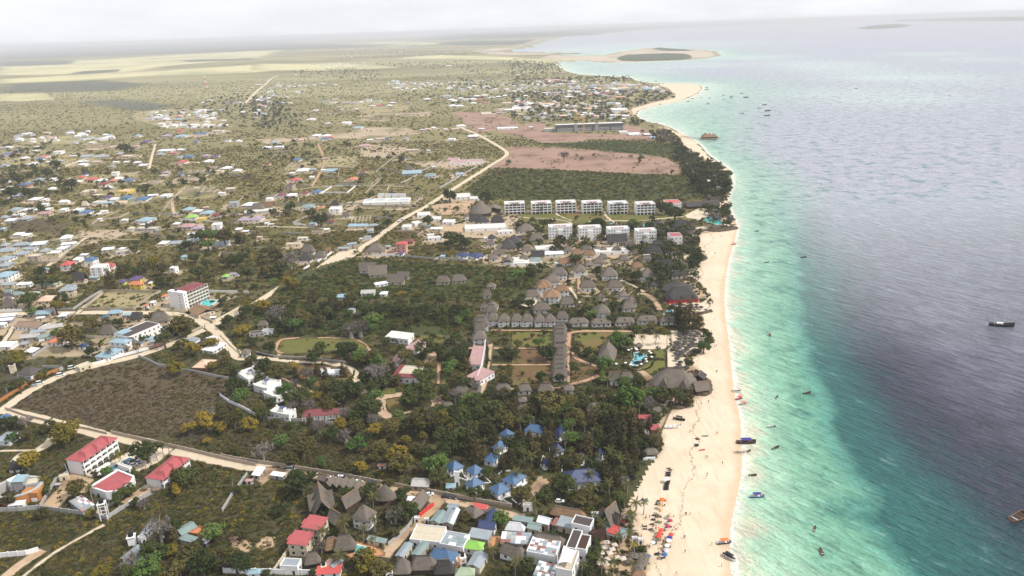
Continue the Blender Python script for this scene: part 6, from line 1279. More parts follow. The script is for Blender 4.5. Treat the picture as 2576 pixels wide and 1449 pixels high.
for pts,m in (([(912,822),(990,770),(1200,745),(1300,700),(1615,712),(1600,740)],TANW),([(912,822),(1180,810),(1350,790)],TANW),([(540,1215),(620,1150),(780,1010)],TANW),([(800,715),(960,720),(1050,690)],WHT),([(250,1195),(480,1200)],TANW),([(850,1030),(1130,1040)],TANW),([(1315,605),(1500,590)],CRM),([(1650,660),(1760,540),(1850,470)],TANW),([(1800,765),(1980,780)],WHT),([(2050,780),(2250,800)],WHT),([(500,985),(620,1000),(785,930)],TANW),([(2410,580),(2450,530),(2576,525)],TANW),([(1360,875),(1600,890)],GRYW),([(0,300),(280,270)],TANW),([(520,140),(790,150)],YLW),([(1240,320),(1410,285),(1450,310)],TANW),([(1600,715),(1780,715)],GRYW),([(2000,298),(2135,300),(2070,330)],CRM),([(2200,1140),(2230,1100),(2440,1120)],TANW),([(2130,1035),(2330,1040)],GRYW)):
    fence(pts,T,2,m,8,desc='plot wall')
# ================= far rows
T = (0,0)
rows(T,'''2015 1018 2082 1044 h wt; 2075 998 2148 1022 h wt; 2340 915 2380 940 h lb; 2260 1025 2320 1055 h bl; 2350 1005 2430 1040 h lv; 2500 860 2560 890 s cr; 1500 1115 1600 1140 f tn; 1620 1108 1680 1128 s wt; 1820 1090 1890 1115 f cr; 1950 1090 2060 1120 f tn; 2090 1098 2145 1120 s wt; 2185 1085 2265 1118 s lb; 1930 1120 2000 1150 h lb; 2030 1145 2100 1180 h lb; 1960 1155 2040 1190 h lv; 2120 1168 2185 1200 h bl; 1770 1158 1830 1190 h rd; 1730 1182 1855 1215 h lb; 1560 1170 1680 1205 h lb; 1450 1175 1560 1210 s lv; 1305 1158 1395 1190 f tn; 1620 1160 1700 1180 f tn; 2218 1205 2282 1225 s wt; 1790 1240 1885 1275 f ws w=wt; 1680 1250 1800 1280 f ws w=wt; 1905 1230 2000 1270 s wt; 1920 1265 2050 1292 f ws w=wt; 2180 1245 2300 1275 s wt; 1765 1280 1850 1330 h rd w=lv; 1945 1332 2100 1362 h bl; 1755 1342 1895 1390 h lb w=wt; 1610 1345 1740 1385 h lv; 1650 1312 1670 1340 f wt; 1348 1342 1430 1380 h lb; 1405 1405 1535 1445 h pu; 1940 1408 2010 1440 h bl; 2260 1400 2330 1430 f bl w=wt; 2370 1405 2440 1435 h wt; 535 1370 605 1425 f ws w=wt; 418 1355 500 1385 f tn; 290 1408 370 1440 f tn; 720 1428 800 1449 s lb; 880 1418 980 1449 s wt; 2130 1310 2260 1330 s tn'''.replace('w=lv','w=pk'))
LAND += [('large red-roofed house of the far village',F(T,1805,1310)),('long blue roof of the far village',F(T,2020,1345)),('white L-shaped house of the far village',F(T,1790,1260)),('lone white house on the plain',F(T,570,1400))]
T = (1,0)
rows(T,'''-20 835 70 860 s wt; 180 850 260 875 f tn; 300 840 360 862 s wt; 140 1015 205 1040 f tn; 230 1010 298 1045 h lb; 300 1025 370 1045 s cr; 645 1005 745 1035 h gn; 740 1020 815 1045 f cr; 870 1020 960 1050 s gn; 955 1010 1035 1052 h gy; 1030 1012 1085 1040 h wt; 1105 992 1168 1030 f gy s=3; 1200 1000 1260 1028 h lb; 1218 1040 1278 1072 h rd; 1345 1010 1415 1045 s wt; 1310 1050 1370 1072 h wt; 1145 1055 1205 1075 s wt; 570 1090 630 1120 s wt; 840 1090 890 1112 s wt; 990 1075 1035 1110 h wt; 715 1105 775 1130 s or; 720 1130 760 1158 f wt; 505 1178 608 1215 h wt w=wt; 455 1168 490 1188 s or; 695 1230 750 1252 s wt; 1870 940 1965 980 h lb w=wt; 1685 985 1755 1010 h wt; 1935 990 2000 1015 h wt; 1960 990 2030 1028 h wt; 2030 965 2090 1000 h wt; 2080 985 2140 1010 s wt; 2140 985 2220 1010 h wt; 2150 965 2180 985 h bl; 2190 948 2260 978 h wt; 2265 940 2330 970 h wt; 2220 985 2280 1015 h rd; 2280 1020 2340 1045 h rd; 2155 1025 2220 1050 h wt; 2340 950 2400 990 s wt; 2410 955 2470 985 h wt; 2480 1010 2576 1048 f cr; 1940 1045 2015 1075 h wt; 2010 1050 2085 1078 h wt; 2290 850 2350 880 h wt; 2520 940 2590 970 h gn; 2480 945 2530 975 h wt; 2495 1070 2600 1120 h wt; 2440 1080 2500 1110 f cr; 2260 1120 2420 1160 f tn; 2370 1115 2480 1150 f pk; 2090 820 2145 845 h bl; 1860 820 1915 845 h pk; 1800 825 1850 850 s cr; 1730 795 1790 820 h lv; 1635 825 1690 850 s wt; 1730 845 1780 865 h wt; 1470 805 1530 830 h gy; 1450 835 1510 858 h wt; 1505 840 1540 862 h or; 1400 825 1450 850 s wt; 1925 820 1980 840 s wt; 1980 820 2025 838 s wt; 1590 845 1640 865 s lv; 2310 780 2380 815 h bl; 2240 800 2300 825 s wt; 1395 872 1460 895 s wt; 1125 902 1170 925 f tn; 640 640 690 665 h lb; 845 650 890 670 h rd; 720 675 765 700 h wt; 920 640 960 665 h wt; 800 655 845 668 s wt; 380 740 415 758 h wt; 1890 645 1970 668 s wt; 840 488 865 505 s wt; 1050 478 1075 490 s wt; 1000 535 1040 555 s cr; 1340 560 1370 575 h bl; 300 690 330 700 s wt; 780 840 830 862 s wt; 750 830 790 850 s lb; 640 825 700 850 s wt;
855 1215 965 1250 s wt; 900 1230 960 1262 f tn; 970 1268 1088 1300 s lb; 560 1345 660 1380 h wt; 660 1350 760 1385 h wt; 645 1380 750 1415 h bl w=wt; 700 1365 780 1395 h or; 1115 1395 1180 1425 s wt; 1200 1385 1300 1415 f cr; 1300 1380 1350 1410 h bl; 1475 1380 1535 1410 h lv; 1925 1365 2010 1418 f wt w=wt; 2135 1345 2235 1390 h wt; 2015 1260 2110 1282 h wt; 1880 1290 1930 1315 s wt; 1970 1290 2050 1310 s cr; 1700 1288 1760 1312 s cr; 1760 1280 1815 1300 h wt; 2425 1275 2600 1308 f wt w=wt; 2240 1290 2300 1310 s wt; 1650 1300 1710 1318 s wt; 420 1395 480 1425 s cr; 140 1420 230 1449 h lb; 1535 1040 1590 1095 f dk w=tn s=2; 1500 1015 1560 1050 h gn; 760 990 830 1010 s tn''')
LAND += [('white hip-roofed farmhouse',F(T,555,1195)),('three-storey concrete shell',F(T,1135,1010)),('red roof in the far row',F(T,1248,1056)),('navy roof of the far village',F(T,2118,832)),('white shed at the road bend',F(T,1968,1390)),('blue roof at the dirt yard',F(T,695,1398))]
for b in ((1435,1105,1660,1165),(1130,1185,1290,1210),(1210,1115,1430,1165)): ruin(b,T,0,rooms=False)
T = (2,0)
rows(T,'''325 758 500 825 f pk w=pk s=2; 500 788 560 820 f cr; 560 795 640 830 h wt; 465 700 545 745 h pk; 20 735 90 760 s cr; 250 830 330 860 s wt; 110 850 160 875 s pk; 740 860 840 905 T th; 790 845 850 875 h lb; 560 885 620 925 s cr; 620 880 700 905 h lv; 1045 815 1150 870 f cr w=cm s=2; 1140 828 1268 865 f ws w=wt; 1010 808 1060 840 h wt; 1185 870 1270 915 T th; 1320 870 1475 905 f lb w=bl; 1310 838 1390 875 T tb; 1050 865 1180 900 f cr; 960 875 1050 900 f ws; 880 905 1000 950 h mr; 760 930 860 965 h or; 690 930 760 960 f cr; 910 940 1000 980 h pk; 1040 945 1135 990 f cr w=og; 640 905 700 930 s wt; 440 910 520 945 h lv; 360 930 440 950 s pk; 530 950 620 985 h wt; 150 1005 245 1060 h wt; 275 1020 430 1065 f cr w=cm; 430 1020 480 1050 s cr; 15 1015 110 1045 s or; 0 1070 190 1110 f ws w=wt; 720 1048 830 1110 f cr w=cm; 580 1065 665 1125 f cr w=cm; 550 1100 610 1130 f cr; 985 1080 1168 1120 f ws w=wt; 1015 1140 1110 1175 s cr; 1110 1145 1180 1180 s wt; 240 1060 275 1110 s lb; 300 1160 350 1240 s lv t=70; 470 1140 570 1180 s cr; 1080 915 1160 940 T td; 1400 910 1500 950 T td; 1520 930 1560 985 T td; 1300 850 1330 880 s gy; 880 850 960 875 h lv; 800 880 900 905 s cr; 640 860 690 880 h wt; 390 845 440 870 s cr; 560 830 640 855 h lv; 450 830 520 855 s wt; 0 850 60 875 s wt; 290 868 335 885 h lb; 1100 1180 1150 1210 s wt; 30 1145 110 1165 s tn; 640 1140 700 1170 s cr; 850 1000 900 1030 h tn; 680 1030 720 1050 s wt; 1160 1330 1300 1370 s wt; 1320 1340 1400 1370 s wt; 1380 1365 1450 1400 s lb; 0 1245 60 1300 s wt; 170 1272 210 1290 s wt''')
LAND += [('pink block of the far headland',F(T,410,790)),('cream hotel on the headland',F(T,1100,840)),('pale blue beach hotel',F(T,1400,885)),('long white shed near the bay',F(T,1075,1100)),('cream double block in trees',F(T,775,1080))]
# hotel under construction
b0,b1 = F(T,425,1240),F(T,1135,1345); h = 15; c,L,Wd = fitbox(b0 + b1,.0,.1,h,0); Wd = 18
o = thing('unfinished_hotel','construction site',(c[0],c[1],0),0,None,'long unfinished grey concrete hotel with rows of open window bays'); LAND.append(('unfinished grey hotel',F(T,780,1290)))
for k in range(-5,6): clear(c[0] + k*L/11,c[1],16)
CON = plain('raw concrete',(.35,.34,.35),.2,.3); ns = 5; hs = h/ns
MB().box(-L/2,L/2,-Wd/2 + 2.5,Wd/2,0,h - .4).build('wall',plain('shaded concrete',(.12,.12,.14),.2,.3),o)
for s in range(ns + 1): MB().box(-L/2,L/2,-Wd/2,Wd/2 + .05*s,s*hs - .3,s*hs).build('floor_slab',CON if s < ns else WSL,o) if s else None
nb = 34; cm = MB().box(-.35,.35,-Wd/2 - .05,-Wd/2 + 2.45,.01,hs - .31).mesh('column',CON); pm = MB().box(-L/nb/2 + .8,L/nb/2 - .8,-Wd/2 + .3,-Wd/2 + .5,.02,hs*.4).mesh('infill',WHT)
for s in range(ns):
    for k in range(nb + 1): place('column',cm,o,(-L/2 + .36 + (L - .72)*k/nb,0,s*hs))
    if s < 3:
        for k in range(nb): place('infill',pm,o,(-L/2 + L*(k + .5)/nb,0,s*hs)) if k % 9 else None
for k in (.3,.61): MB().box(-3 - L/2 + L*k,3 - L/2 + L*k,-Wd/2 - 1,-Wd/2 - .06,0,h + 1.5).build('stair_core',CON,o)
addb((318,1270,430,1330),kind='f',col='tn',h=6,T=T,label='low grey annex at the left end of the unfinished hotel',wall=GRYW)
addb((1070,1310,1170,1350),kind='f',col='ws',h=4,T=T,label='low white annex at the right end of the unfinished hotel',wall=WHT)
YEL = plain('crane yellow',(.7,.38,.03),.1)
for x,yb,ht,lb in ((655,1225,22,'left yellow crane mast rising behind the unfinished hotel'),(722,1345,34,'orange crane mast standing before the unfinished hotel')):
    b = gp(*F(T,x,yb)); o = thing('crane','crane',(b.x,b.y,0),.4,'tower cranes',lb)
    for sx in (-1,1):
        for sy in (-1,1): MB().box(sx*.9 - .15,sx*.9 + .15,sy*.9 - .15,sy*.9 + .15,0,ht).build('mast_rail',YEL,o)
    m = MB()
    for k in range(int(ht/2)):
        z = k*2; m.bar((-.9,-.9,z),(.9,-.9,z + 2),.14); m.bar((.9,-.9,z),(.9,.9,z + 2),.14)
    m.build('lattice',YEL,o); MB().box(-14,4,-.4,.4,ht,ht + .8).build('jib',YEL,o); MB().box(2,4,-.8,.8,ht - 1.2,ht - .01).build('counterweight',CON,o)
T = (0,0)
# radio mast
b = gp(*F(T,2080,910)); o = thing('radio_mast','mast',(b.x,b.y,0),.2,None,'tall red and white lattice radio mast on the far plain'); LAND.append(('lattice radio mast',F(T,2070,800)))
RW = [plain('mast red',(.5,.12,.08),.1),plain('mast white',(.7,.68,.65),.1)]; hh = 62
for k in range(6):
    z0,z1 = hh*k/6,hh*(k + 1)/6; w0,w1 = 5.5*(1 - k/6) + .6,5.5*(1 - (k + 1)/6) + .6; m = MB()
    for sx,sy in ((-1,-1),(1,-1),(1,1),(-1,1)):
        m.bar((sx*w0,sy*w0,z0),(sx*w1,sy*w1,z1),.9); m.bar((sx*w0,sy*w0,z0),(-sy*w1,sx*w1,z1),.6)
    m.build('lattice_section',RW[k % 2],o)
MB().cyl((0,0),.5,hh,hh + 6,6).build('antenna',RW[0],o)
# ------------------------------------------------------------------ plants
LEAF = {'b': leafmat('dark green leaves',[(.014,.024,.006,1),(.034,.048,.011,1),(.065,.075,.019,1)]),'m': leafmat('olive scrub leaves',[(.075,.07,.018,1),(.13,.115,.032,1),(.20,.168,.05,1)]),'g': leafmat('bright green leaves',[(.03,.06,.012,1),(.06,.11,.02,1),(.10,.15,.035,1)]),
        'y': leafmat('yellow green leaves',[(.07,.07,.012,1),(.15,.12,.015,1),(.24,.17,.02,1)]),'o': leafmat('olive leaves',[(0.03,0.03,0.01,1),(0.0625,0.0575,0.0163,1),(0.112,0.0938,0.025,1)]),
        'n': leafmat('brown green needles',[(0.0234,0.0221,0.0091,1),(0.052,0.0455,0.0169,1),(0.091,0.0715,0.0286,1)]),'r': leafmat('bare grey twigs',[(.07,.06,.05,1),(.14,.12,.105,1),(.22,.19,.17,1)]),
        'p': leafmat('palm leaves',[(.025,.03,.01,1),(.06,.065,.018,1),(.11,.10,.03,1)]),'d': leafmat('dry brown scrub',[(0.0403,0.031,0.0161,1),(0.0805,0.0598,0.0299,1),(0.132,0.0978,0.0552,1)])}
BARK = plain('bark',(.12,.095,.075),.4,2); BARKL = plain('pale bark',(.28,.25,.23),.3,2)
def leafcloud(seed,ncl,per,ls,shape,flat=.5,core=.0):
    """leaf faces in clumps spread through a crown volume; unit radius"""
    r = np.random.RandomState(seed); C = []
    while len(C) < ncl:
        p = r.uniform(-1,1,3); q = shape(p)
        if q is None: continue
        C.append(q)
    C = np.array(C); cr = r.uniform(.13,.30,ncl)
    cen = np.repeat(C,per,0); rad = np.repeat(cr,per)
    d = r.normal(size=(len(cen),3)); d /= np.linalg.norm(d,axis=1)[:,None]
    pos = cen + d*(rad*r.uniform(.55,1,len(cen)))[:,None]*np.array([1,1,.75])
    nrm = d*.8 + np.array([0,0,flat]) + r.normal(size=d.shape)*.35; nrm /= np.linalg.norm(nrm,axis=1)[:,None]
    u = np.cross(nrm,r.normal(size=d.shape)); u /= np.linalg.norm(u,axis=1)[:,None]; v = np.cross(nrm,u)
    s = (ls*r.uniform(.6,1.3,len(cen)))[:,None]
    V = np.stack([pos - u*s,pos - v*s*.6,pos + u*s,pos + v*s*.6],1).reshape(-1,3)
    return V,np.arange(len(V)).reshape(-1,4)
def sh_round(p):
    l = np.linalg.norm(p);
    if l > 1 or l < .55 or p[2] < -.6: return None
    return p*np.array([.85,.85,.62])
def sh_flat(p):
    l = np.linalg.norm(p)
    if l > 1 or l < .4: return None
    return p*np.array([.9,.9,.34])
def sh_lumpy(seed):
    r = np.random.RandomState(seed); c = [(r.uniform(-.5,.5),r.uniform(-.5,.5),r.uniform(-.15,.45),r.uniform(.28,.5)) for _ in range(7)]
    def f(p):
        for a,b,z,q in c:
            d = np.linalg.norm(p - np.array([a,b,z]))
            if q*.7 < d < q: return p*np.array([1,1,.9])
        return None
    return f
def sh_cone(p):
    z = (p[2] + 1)/2; w = .62*(1 - z) ** .7*(.75 + .25*sin(z*22)) + .05
    if hypot(p[0],p[1]) > w or hypot(p[0],p[1]) < w*.5: return None
    return np.array([p[0],p[1],z*2.1 - .9])
CROWN = {}
def crown(kind,i):
    k = (kind,i)
    if k not in CROWN:
        sh = {'n': sh_cone}.get(kind,[sh_lumpy(i*3 + 1),sh_lumpy(i*3 + 50),sh_round,sh_flat,sh_lumpy(i + 90)][i % 5])
        if kind == 'r': V,Fc = leafcloud(100 + i,55,12,.05,sh,.1)
        elif kind == 'n': V,Fc = leafcloud(200 + i,95,13,.085,sh,.2)
        else: V,Fc = leafcloud(300 + i,62,17,.10,sh,.6)
        if kind == 'r': V = V.reshape(-1,4,3); c = V.mean(1,keepdims=True); V = (c + (V - c)*np.array([1,1,2.2])).reshape(-1,3)
        CROWN[k] = fastmesh('crown',V,Fc,LEAF[kind])
    return CROWN[k]
TRUNK = {}
def trunk(kind,i):
    """unit crown radius sits at z = 0; the trunk comes up from below"""
    k = ('n' if kind == 'n' else 'B' if kind == 'B' else 'r' if kind == 'r' else 'x',i % 3)
    if k not in TRUNK:
        r = random.Random(i + 5); m = MB()
        if k[0] == 'n': m.tube([(0,0,-1.25),(.03,0,-.3),(0,.02,.9)],[.07,.05,.015],6)
        else:
            w = .2 if k[0] == 'B' else .09; m.tube([(0,0,-1.15),(.03,.02,-.75),(.0,.04,-.3)],[w*1.3,w,w*.7],7)
            for q in range(6 if k[0] != 'r' else 11):
                a = q*2.4 + r.random(); e = (cos(a)*.62,sin(a)*.62,.05 + r.random()*.45)
                m.tube([(0,.02,-.55 + .03*q),(e[0]*.45,e[1]*.45,e[2]*.35 - .1),e],[w*.5,w*.3,w*.1],5)
                if k[0] == 'r':
                    for s in (-.35,.3): m.tube([(e[0]*.5,e[1]*.5,e[2]*.4 - .05),(e[0]*.8 + s*.5,e[1]*.8 - s*.4,e[2] + .1)],[w*.2,w*.06],4)
        TRUNK[k] = m.mesh('trunk',BARKL if k[0] in 'rB' else BARK)
    return TRUNK[k]
TD = {'b': ('dark green broadleaf tree','broadleaf_tree'),'g': ('bright green broadleaf tree','broadleaf_tree'),'y': ('yellow-leaved tree','yellow_tree'),'o': ('olive green tree','olive_tree'),
      'n': ('feathery brownish casuarina','casuarina_tree'),'r': ('bare grey tree','bare_tree'),'B': ('huge pale-trunked baobab','baobab_tree')}
NT_ = [0]
TREEP = []
def tree(x,y,rad,kind,label=None,grp='trees of the gardens and woods'):
    NT_[0] += 1; i = NT_[0]; ck = 'r' if kind == 'B' else kind
    r = random.Random(i*13); zc = rad*(1.12 if kind != 'n' else 1.2)
    o = thing(TD[kind][1],'tree',(x,y,0),r.uniform(0,6.28),grp,label,('large ' if rad > 4.8 else 'small ' if rad < 2.6 else '') + TD[kind][0])
    s = rad*r.uniform(.95,1.05)
    for nm,me in (('trunk',trunk(kind,i)),('crown',crown(ck,i % 5))):
        c = place(nm,me,o,(0,0,zc)); c.scale = (s,s,s*(r.uniform(.85,1.15)))
    TREEP.append((x,y,rad)); return o
def treelist(T,txt):
    for e in txt.split(';'):
        e = e.split()
        if not e: continue
        x,y,w,k = float(e[0]),float(e[1]),float(e[2]),e[3]
        c = gpt(T,x,y); d = hypot(c.length,CAM_H); rad = w/8/FOC*d*(1.14 if k != 'p' else 1)
        p = gpt(T,x,y,rad*.95)
        if k == 'p': palm(p.x,p.y,w,gold='gold' in e)
        else: tree(p.x,p.y,max(1.2,rad),k)
FROND = {}
def frond(i,gold=False):
    k = (i,gold)
    if k not in FROND:
        m = MB(); L = 3.0; seg = 7; r = random.Random(i); droop = (.35,.75,1.2)[i % 3]; P = []
        for s in range(seg + 1):
            t = s/seg; P.append(Vector((L*t*(1 - .12*droop*t),0,L*(.38*t - droop*.62*t*t))))
        for s in range(seg):
            a,b = P[s],P[s + 1]; w = .62*sin(pi*(.12 + .83*(s + .5)/seg)) + .08
            for sg in (-1,1):
                tip = (a + b)/2 + Vector((.28,sg*w,-.2*w)); tip2 = b + Vector((.1,sg*w*.8,-.25*w))
                m.add([a,(a + b)/2,tip],[(0,1,2)]); m.add([(a + b)/2,b,tip2],[(0,1,2)])
            m.bar(a,b,.06,.05)
        FROND[k] = m.mesh('frond',LEAF['y' if gold else 'p'])
    return FROND[k]
PCR = {}
def palm(x,y,w=100,gold=False,small=False):
    NT_[0] += 1; i = NT_[0]; r = random.Random(i*7); d = hypot(hypot(x,y),CAM_H)
    H = r.uniform(6.5,9) if not small else r.uniform(4.5,6); q = min(1.3,max(.75,(w/8/FOC*d)/3.0))*(1 if not small else .8)
    o = thing('palm_tree','palm tree',(x,y,0),r.uniform(0,6.28),'coconut palms',None,'golden coconut palm' if gold else 'coconut palm')
    ln = r.uniform(.1,1.3)
    MB().tube([(0,0,0),(ln*.3,0,H*.35),(ln*.65,0,H*.7),(ln,0,H)],[.26,.19,.16,.13],7).build('trunk',BARKL,o)
    n = 15
    if d < 430:
        for k in range(n):
            f = place('frond',frond(k % 3,gold),o,(ln,0,H - .05)); f.rotation_euler = (0,(-.25,.1,.3)[k % 3]*r.uniform(.5,1.2),2*pi*k/n*1.0 + r.uniform(-.15,.15)); f.scale = (q,)*3
    else:
        if gold not in PCR:
            V = []; Fs = []
            for k in range(n):
                me = frond(k % 3,gold); R_ = Matrix.Rotation(2*pi*k/n,4,'Z') @ Matrix.Rotation((-.25,.1,.3)[k % 3],4,'Y'); b = len(V)
                V += [tuple(R_ @ v.co) for v in me.vertices]; Fs += [tuple(b + j for j in p.vertices) for p in me.polygons]
            m = MB(); m.add(V,Fs); PCR[gold] = m.mesh('fronds',LEAF['y' if gold else 'p'])
        c = place('fronds',PCR[gold],o,(ln,0,H)); c.scale = (q,)*3; c['kind'] = 'stuff'
    return o
treelist((0,3),'265 290 170 y; 620 40 190 y; 258 25 110 o; 1190 285 120 p gold; 1470 185 230 b; 1460 345 70 p; 1520 300 60 p; 1580 260 60 p; 1640 225 60 p; 1700 195 90 p; 1095 405 110 g; 960 420 70 b; 1290 580 140 b; 1195 660 130 b; 925 665 110 p; 740 580 170 o; 430 505 110 y; 105 665 130 o; 1790 575 120 y; 1340 400 90 b; 1880 455 190 b; 1790 430 140 o; 2140 1000 190 g; 1550 1180 220 b; 1490 1345 240 g; 1020 1410 140 y; 1600 990 240 r; 1730 960 160 b; 1740 1040 150 n; 1720 1185 130 y; 1880 1240 220 o; 2030 1330 260 b; 2230 1260 220 o; 1320 1300 170 r; 2370 580 90 b; 2340 560 60 p; 910 820 90 y; 410 815 110 o; 1300 1420 150 b; 1800 1390 220 o; 2380 1350 220 b; 2000 350 120 o; 1440 720 110 r; 1350 700 90 b; 1980 1150 110 b; 480 590 90 b; 120 60 90 g; 2430 1010 130 o')
treelist((1,3),'668 300 120 g; 945 345 150 o; 1070 355 130 y; 1420 230 200 y; 1450 310 230 o; 1800 310 230 g; 1840 430 200 b; 1520 80 100 y; 1675 35 90 y; 1185 250 110 o; 60 190 200 r; 900 40 160 B; 450 520 240 b; 400 430 130 b; 560 430 110 b; 1330 510 110 o; 2340 410 130 b; 2200 625 150 b; 2320 620 90 b; 2460 870 160 g; 2040 960 110 o; 2100 850 130 o; 1170 700 150 p; 905 950 190 p; 1190 955 140 p; 680 1075 170 p; 1080 1075 110 p; 1185 1160 100 p; 2385 1230 150 p; 865 1290 190 p; 1080 1290 230 y; 1260 1370 200 o; 655 1170 140 r; 1400 850 180 r; 1500 790 230 b; 1330 800 150 n; 900 620 150 b; 1130 590 160 b; 400 620 110 b; 690 790 120 b; 1620 700 90 o; 1490 620 150 b; 1420 640 110 b; 570 1415 80 b; 100 1420 80 b; 1390 1010 110 o; 780 1010 100 b; 1280 1130 70 b; 1990 830 90 n; 2260 900 90 b; 1770 1190 60 b; 2190 1345 90 b; 360 280 160 o; 1250 150 150 o; 1600 160 120 o; 1950 150 230 b; 2150 110 230 n; 2070 30 200 b; 2240 220 190 n; 1700 200 120 b; 2450 260 130 p; 1350 60 110 o; 470 150 200 o; 250 90 150 g; 1100 60 130 b; 1600 1180 60 b; 250 770 130 b; 2420 600 60 b')
treelist((2,3),'50 470 130 p; 245 780 140 p; 800 500 130 p; 830 620 150 p; 980 245 130 p; 540 130 120 p; 1110 345 140 p; 980 590 130 p; 1130 545 110 p; 1130 740 150 p; 1240 790 150 p; 1325 790 100 p; 1205 885 130 p; 1215 960 140 p; 930 1010 140 p; 1190 1100 130 p; 1090 1160 120 p; 1240 1260 60 p gold; 200 290 150 p; 1020 1380 140 p; 900 1390 130 p; 1220 1390 110 p; 700 1420 120 p; 30 1380 160 p; 130 280 100 p; 540 530 220 b; 335 630 160 b; 740 660 210 o; 420 290 190 n; 180 60 150 n; 590 60 160 g; 760 150 210 n; 1000 130 190 n; 1100 60 180 n; 1440 110 170 n; 1250 330 110 n; 1350 90 150 n; 970 460 170 n; 90 620 200 o; 1050 470 150 n; 150 1340 160 b; 700 60 130 b; 880 60 150 n; 1230 180 150 n; 900 570 130 b; 1060 650 130 b; 940 720 100 b; 860 1120 110 b; 830 1200 130 b; 820 1290 140 b; 760 1380 130 b; 1060 1090 90 b; 1130 1210 80 b; 1300 1180 100 b; 650 180 110 n; 1150 260 130 n; 80 180 150 b; 1320 230 80 b; 1120 150 140 n; 240 110 130 n; 330 30 120 n; 1200 420 120 n; 1160 610 90 p; 1020 800 70 p; 1330 1290 60 b')
treelist((2,2),'1318 535 100 p; 1443 532 100 p; 1560 518 105 p; 1090 520 190 g; 1180 560 110 b; 1780 290 230 n; 1680 280 170 n; 1870 330 150 n; 1720 390 140 n; 800 270 110 g; 930 770 180 g; 1000 850 160 o; 930 900 130 g; 790 720 120 b; 640 800 130 b; 1190 1110 270 g; 1070 1150 180 b; 1380 1170 160 r; 1500 1050 170 b; 1650 1090 180 b; 1780 1110 150 n; 1400 1050 150 g; 1250 970 140 b; 1300 930 80 b; 1350 930 70 g; 1120 940 120 g; 1780 760 90 b; 1930 590 130 g; 1990 530 100 b; 1970 480 90 b; 1940 420 60 b; 1990 120 60 b; 1970 60 70 b; 1230 420 150 b; 1390 380 110 o; 300 900 130 b; 350 640 180 b; 270 540 130 g; 50 560 110 o; 40 670 120 b; 480 900 90 b; 110 850 70 b; 30 1040 110 b; 350 1170 300 o; 500 1220 220 b; 650 1280 160 o; 900 1240 230 b; 800 1330 200 n; 1000 1370 240 n; 1200 1330 200 n; 1100 1420 200 n; 1380 1390 110 n; 1460 1290 120 b; 1530 1240 90 b; 560 1150 170 o; 250 1130 140 b; 130 1330 170 b; 380 1330 200 b; 560 1380 140 g; 700 1180 140 o; 100 90 90 b; 170 150 110 b; 60 140 120 b; 990 50 120 p; 940 120 90 p; 1030 180 120 b; 640 130 90 b; 700 240 130 b; 380 250 90 b; 860 640 80 b; 760 640 110 b; 640 560 100 o; 640 630 100 o; 1620 610 60 b; 1560 595 60 g; 1470 597 50 g; 1500 110 60 p; 1620 90 60 p; 1330 140 80 p; 1360 260 90 b; 1200 670 60 p; 1330 750 60 p; 1740 600 50 p; 1560 940 90 p; 1700 960 60 p; 800 920 100 p; 340 1000 80 p; 90 1420 100 p; 380 1430 90 p; 1170 300 90 b; 1100 260 90 b; 1000 300 120 b; 560 380 90 b; 130 320 60 y; 200 480 60 o; 330 440 70 g')
treelist((1,2),'380 360 150 g; 270 370 150 b; 390 350 120 B; 1040 400 170 B; 950 420 160 B; 1180 310 170 g; 620 620 190 b; 590 700 140 b; 920 620 200 b; 1040 690 150 g; 870 590 130 b; 1150 690 190 o; 1240 740 150 g; 1230 880 240 r; 1110 900 190 b; 1290 930 180 b; 1700 600 200 b; 1820 630 170 b; 1490 680 170 o; 1460 610 110 b; 1300 530 110 b; 1410 510 80 b; 1960 800 190 g; 2020 680 200 b; 1900 680 130 b; 2100 950 180 b; 1640 1080 290 b; 1560 1060 150 g; 1700 900 200 b; 1640 870 130 g; 900 1010 260 b; 850 1080 190 b; 1190 1090 150 g; 1110 1230 250 b; 1020 1280 190 b; 430 1080 210 b; 290 1020 160 g; 610 1080 100 y; 570 960 110 g; 480 900 90 p; 380 1170 110 p; 60 790 190 b; 230 830 190 o; 370 800 120 y; 850 1370 130 y; 1180 1310 160 r; 1870 1050 150 b; 2000 1080 160 r; 2200 1000 150 r; 1830 1100 90 p; 2140 1120 90 p; 2370 1040 110 b; 2490 1050 130 o; 2200 1170 180 b; 1980 1240 150 b; 1700 1330 260 o; 1850 1320 190 y; 1560 1400 190 o; 1350 1400 200 o; 1000 1400 180 o; 1200 1420 140 y; 2050 1300 230 b; 2250 1300 230 b; 2420 1220 220 b; 2500 1330 220 o; 2100 1420 200 b; 2330 1410 200 n; 1990 500 140 b; 2080 600 130 b; 1780 490 90 b; 2330 560 70 r; 130 600 130 b; 230 260 190 r; 130 280 120 r; 70 170 120 y; 700 250 110 b; 770 260 100 b; 630 330 130 o; 800 170 130 o; 950 110 150 o; 1110 210 150 b; 1220 220 120 b; 1460 60 80 y; 1640 60 70 y; 480 300 150 o; 560 210 140 b; 1300 180 110 b; 1400 230 150 b; 1560 220 150 b; 1700 210 140 b; 1850 220 170 b; 2000 230 150 b; 2240 230 90 p; 2345 170 100 p; 2520 150 100 p; 2500 640 140 b; 2500 910 90 b; 2340 720 60 b; 1480 440 60 b; 30 1200 120 o; 60 1260 150 b; 430 1300 70 b; 330 1220 60 p; 700 1000 160 o; 720 1180 170 o')
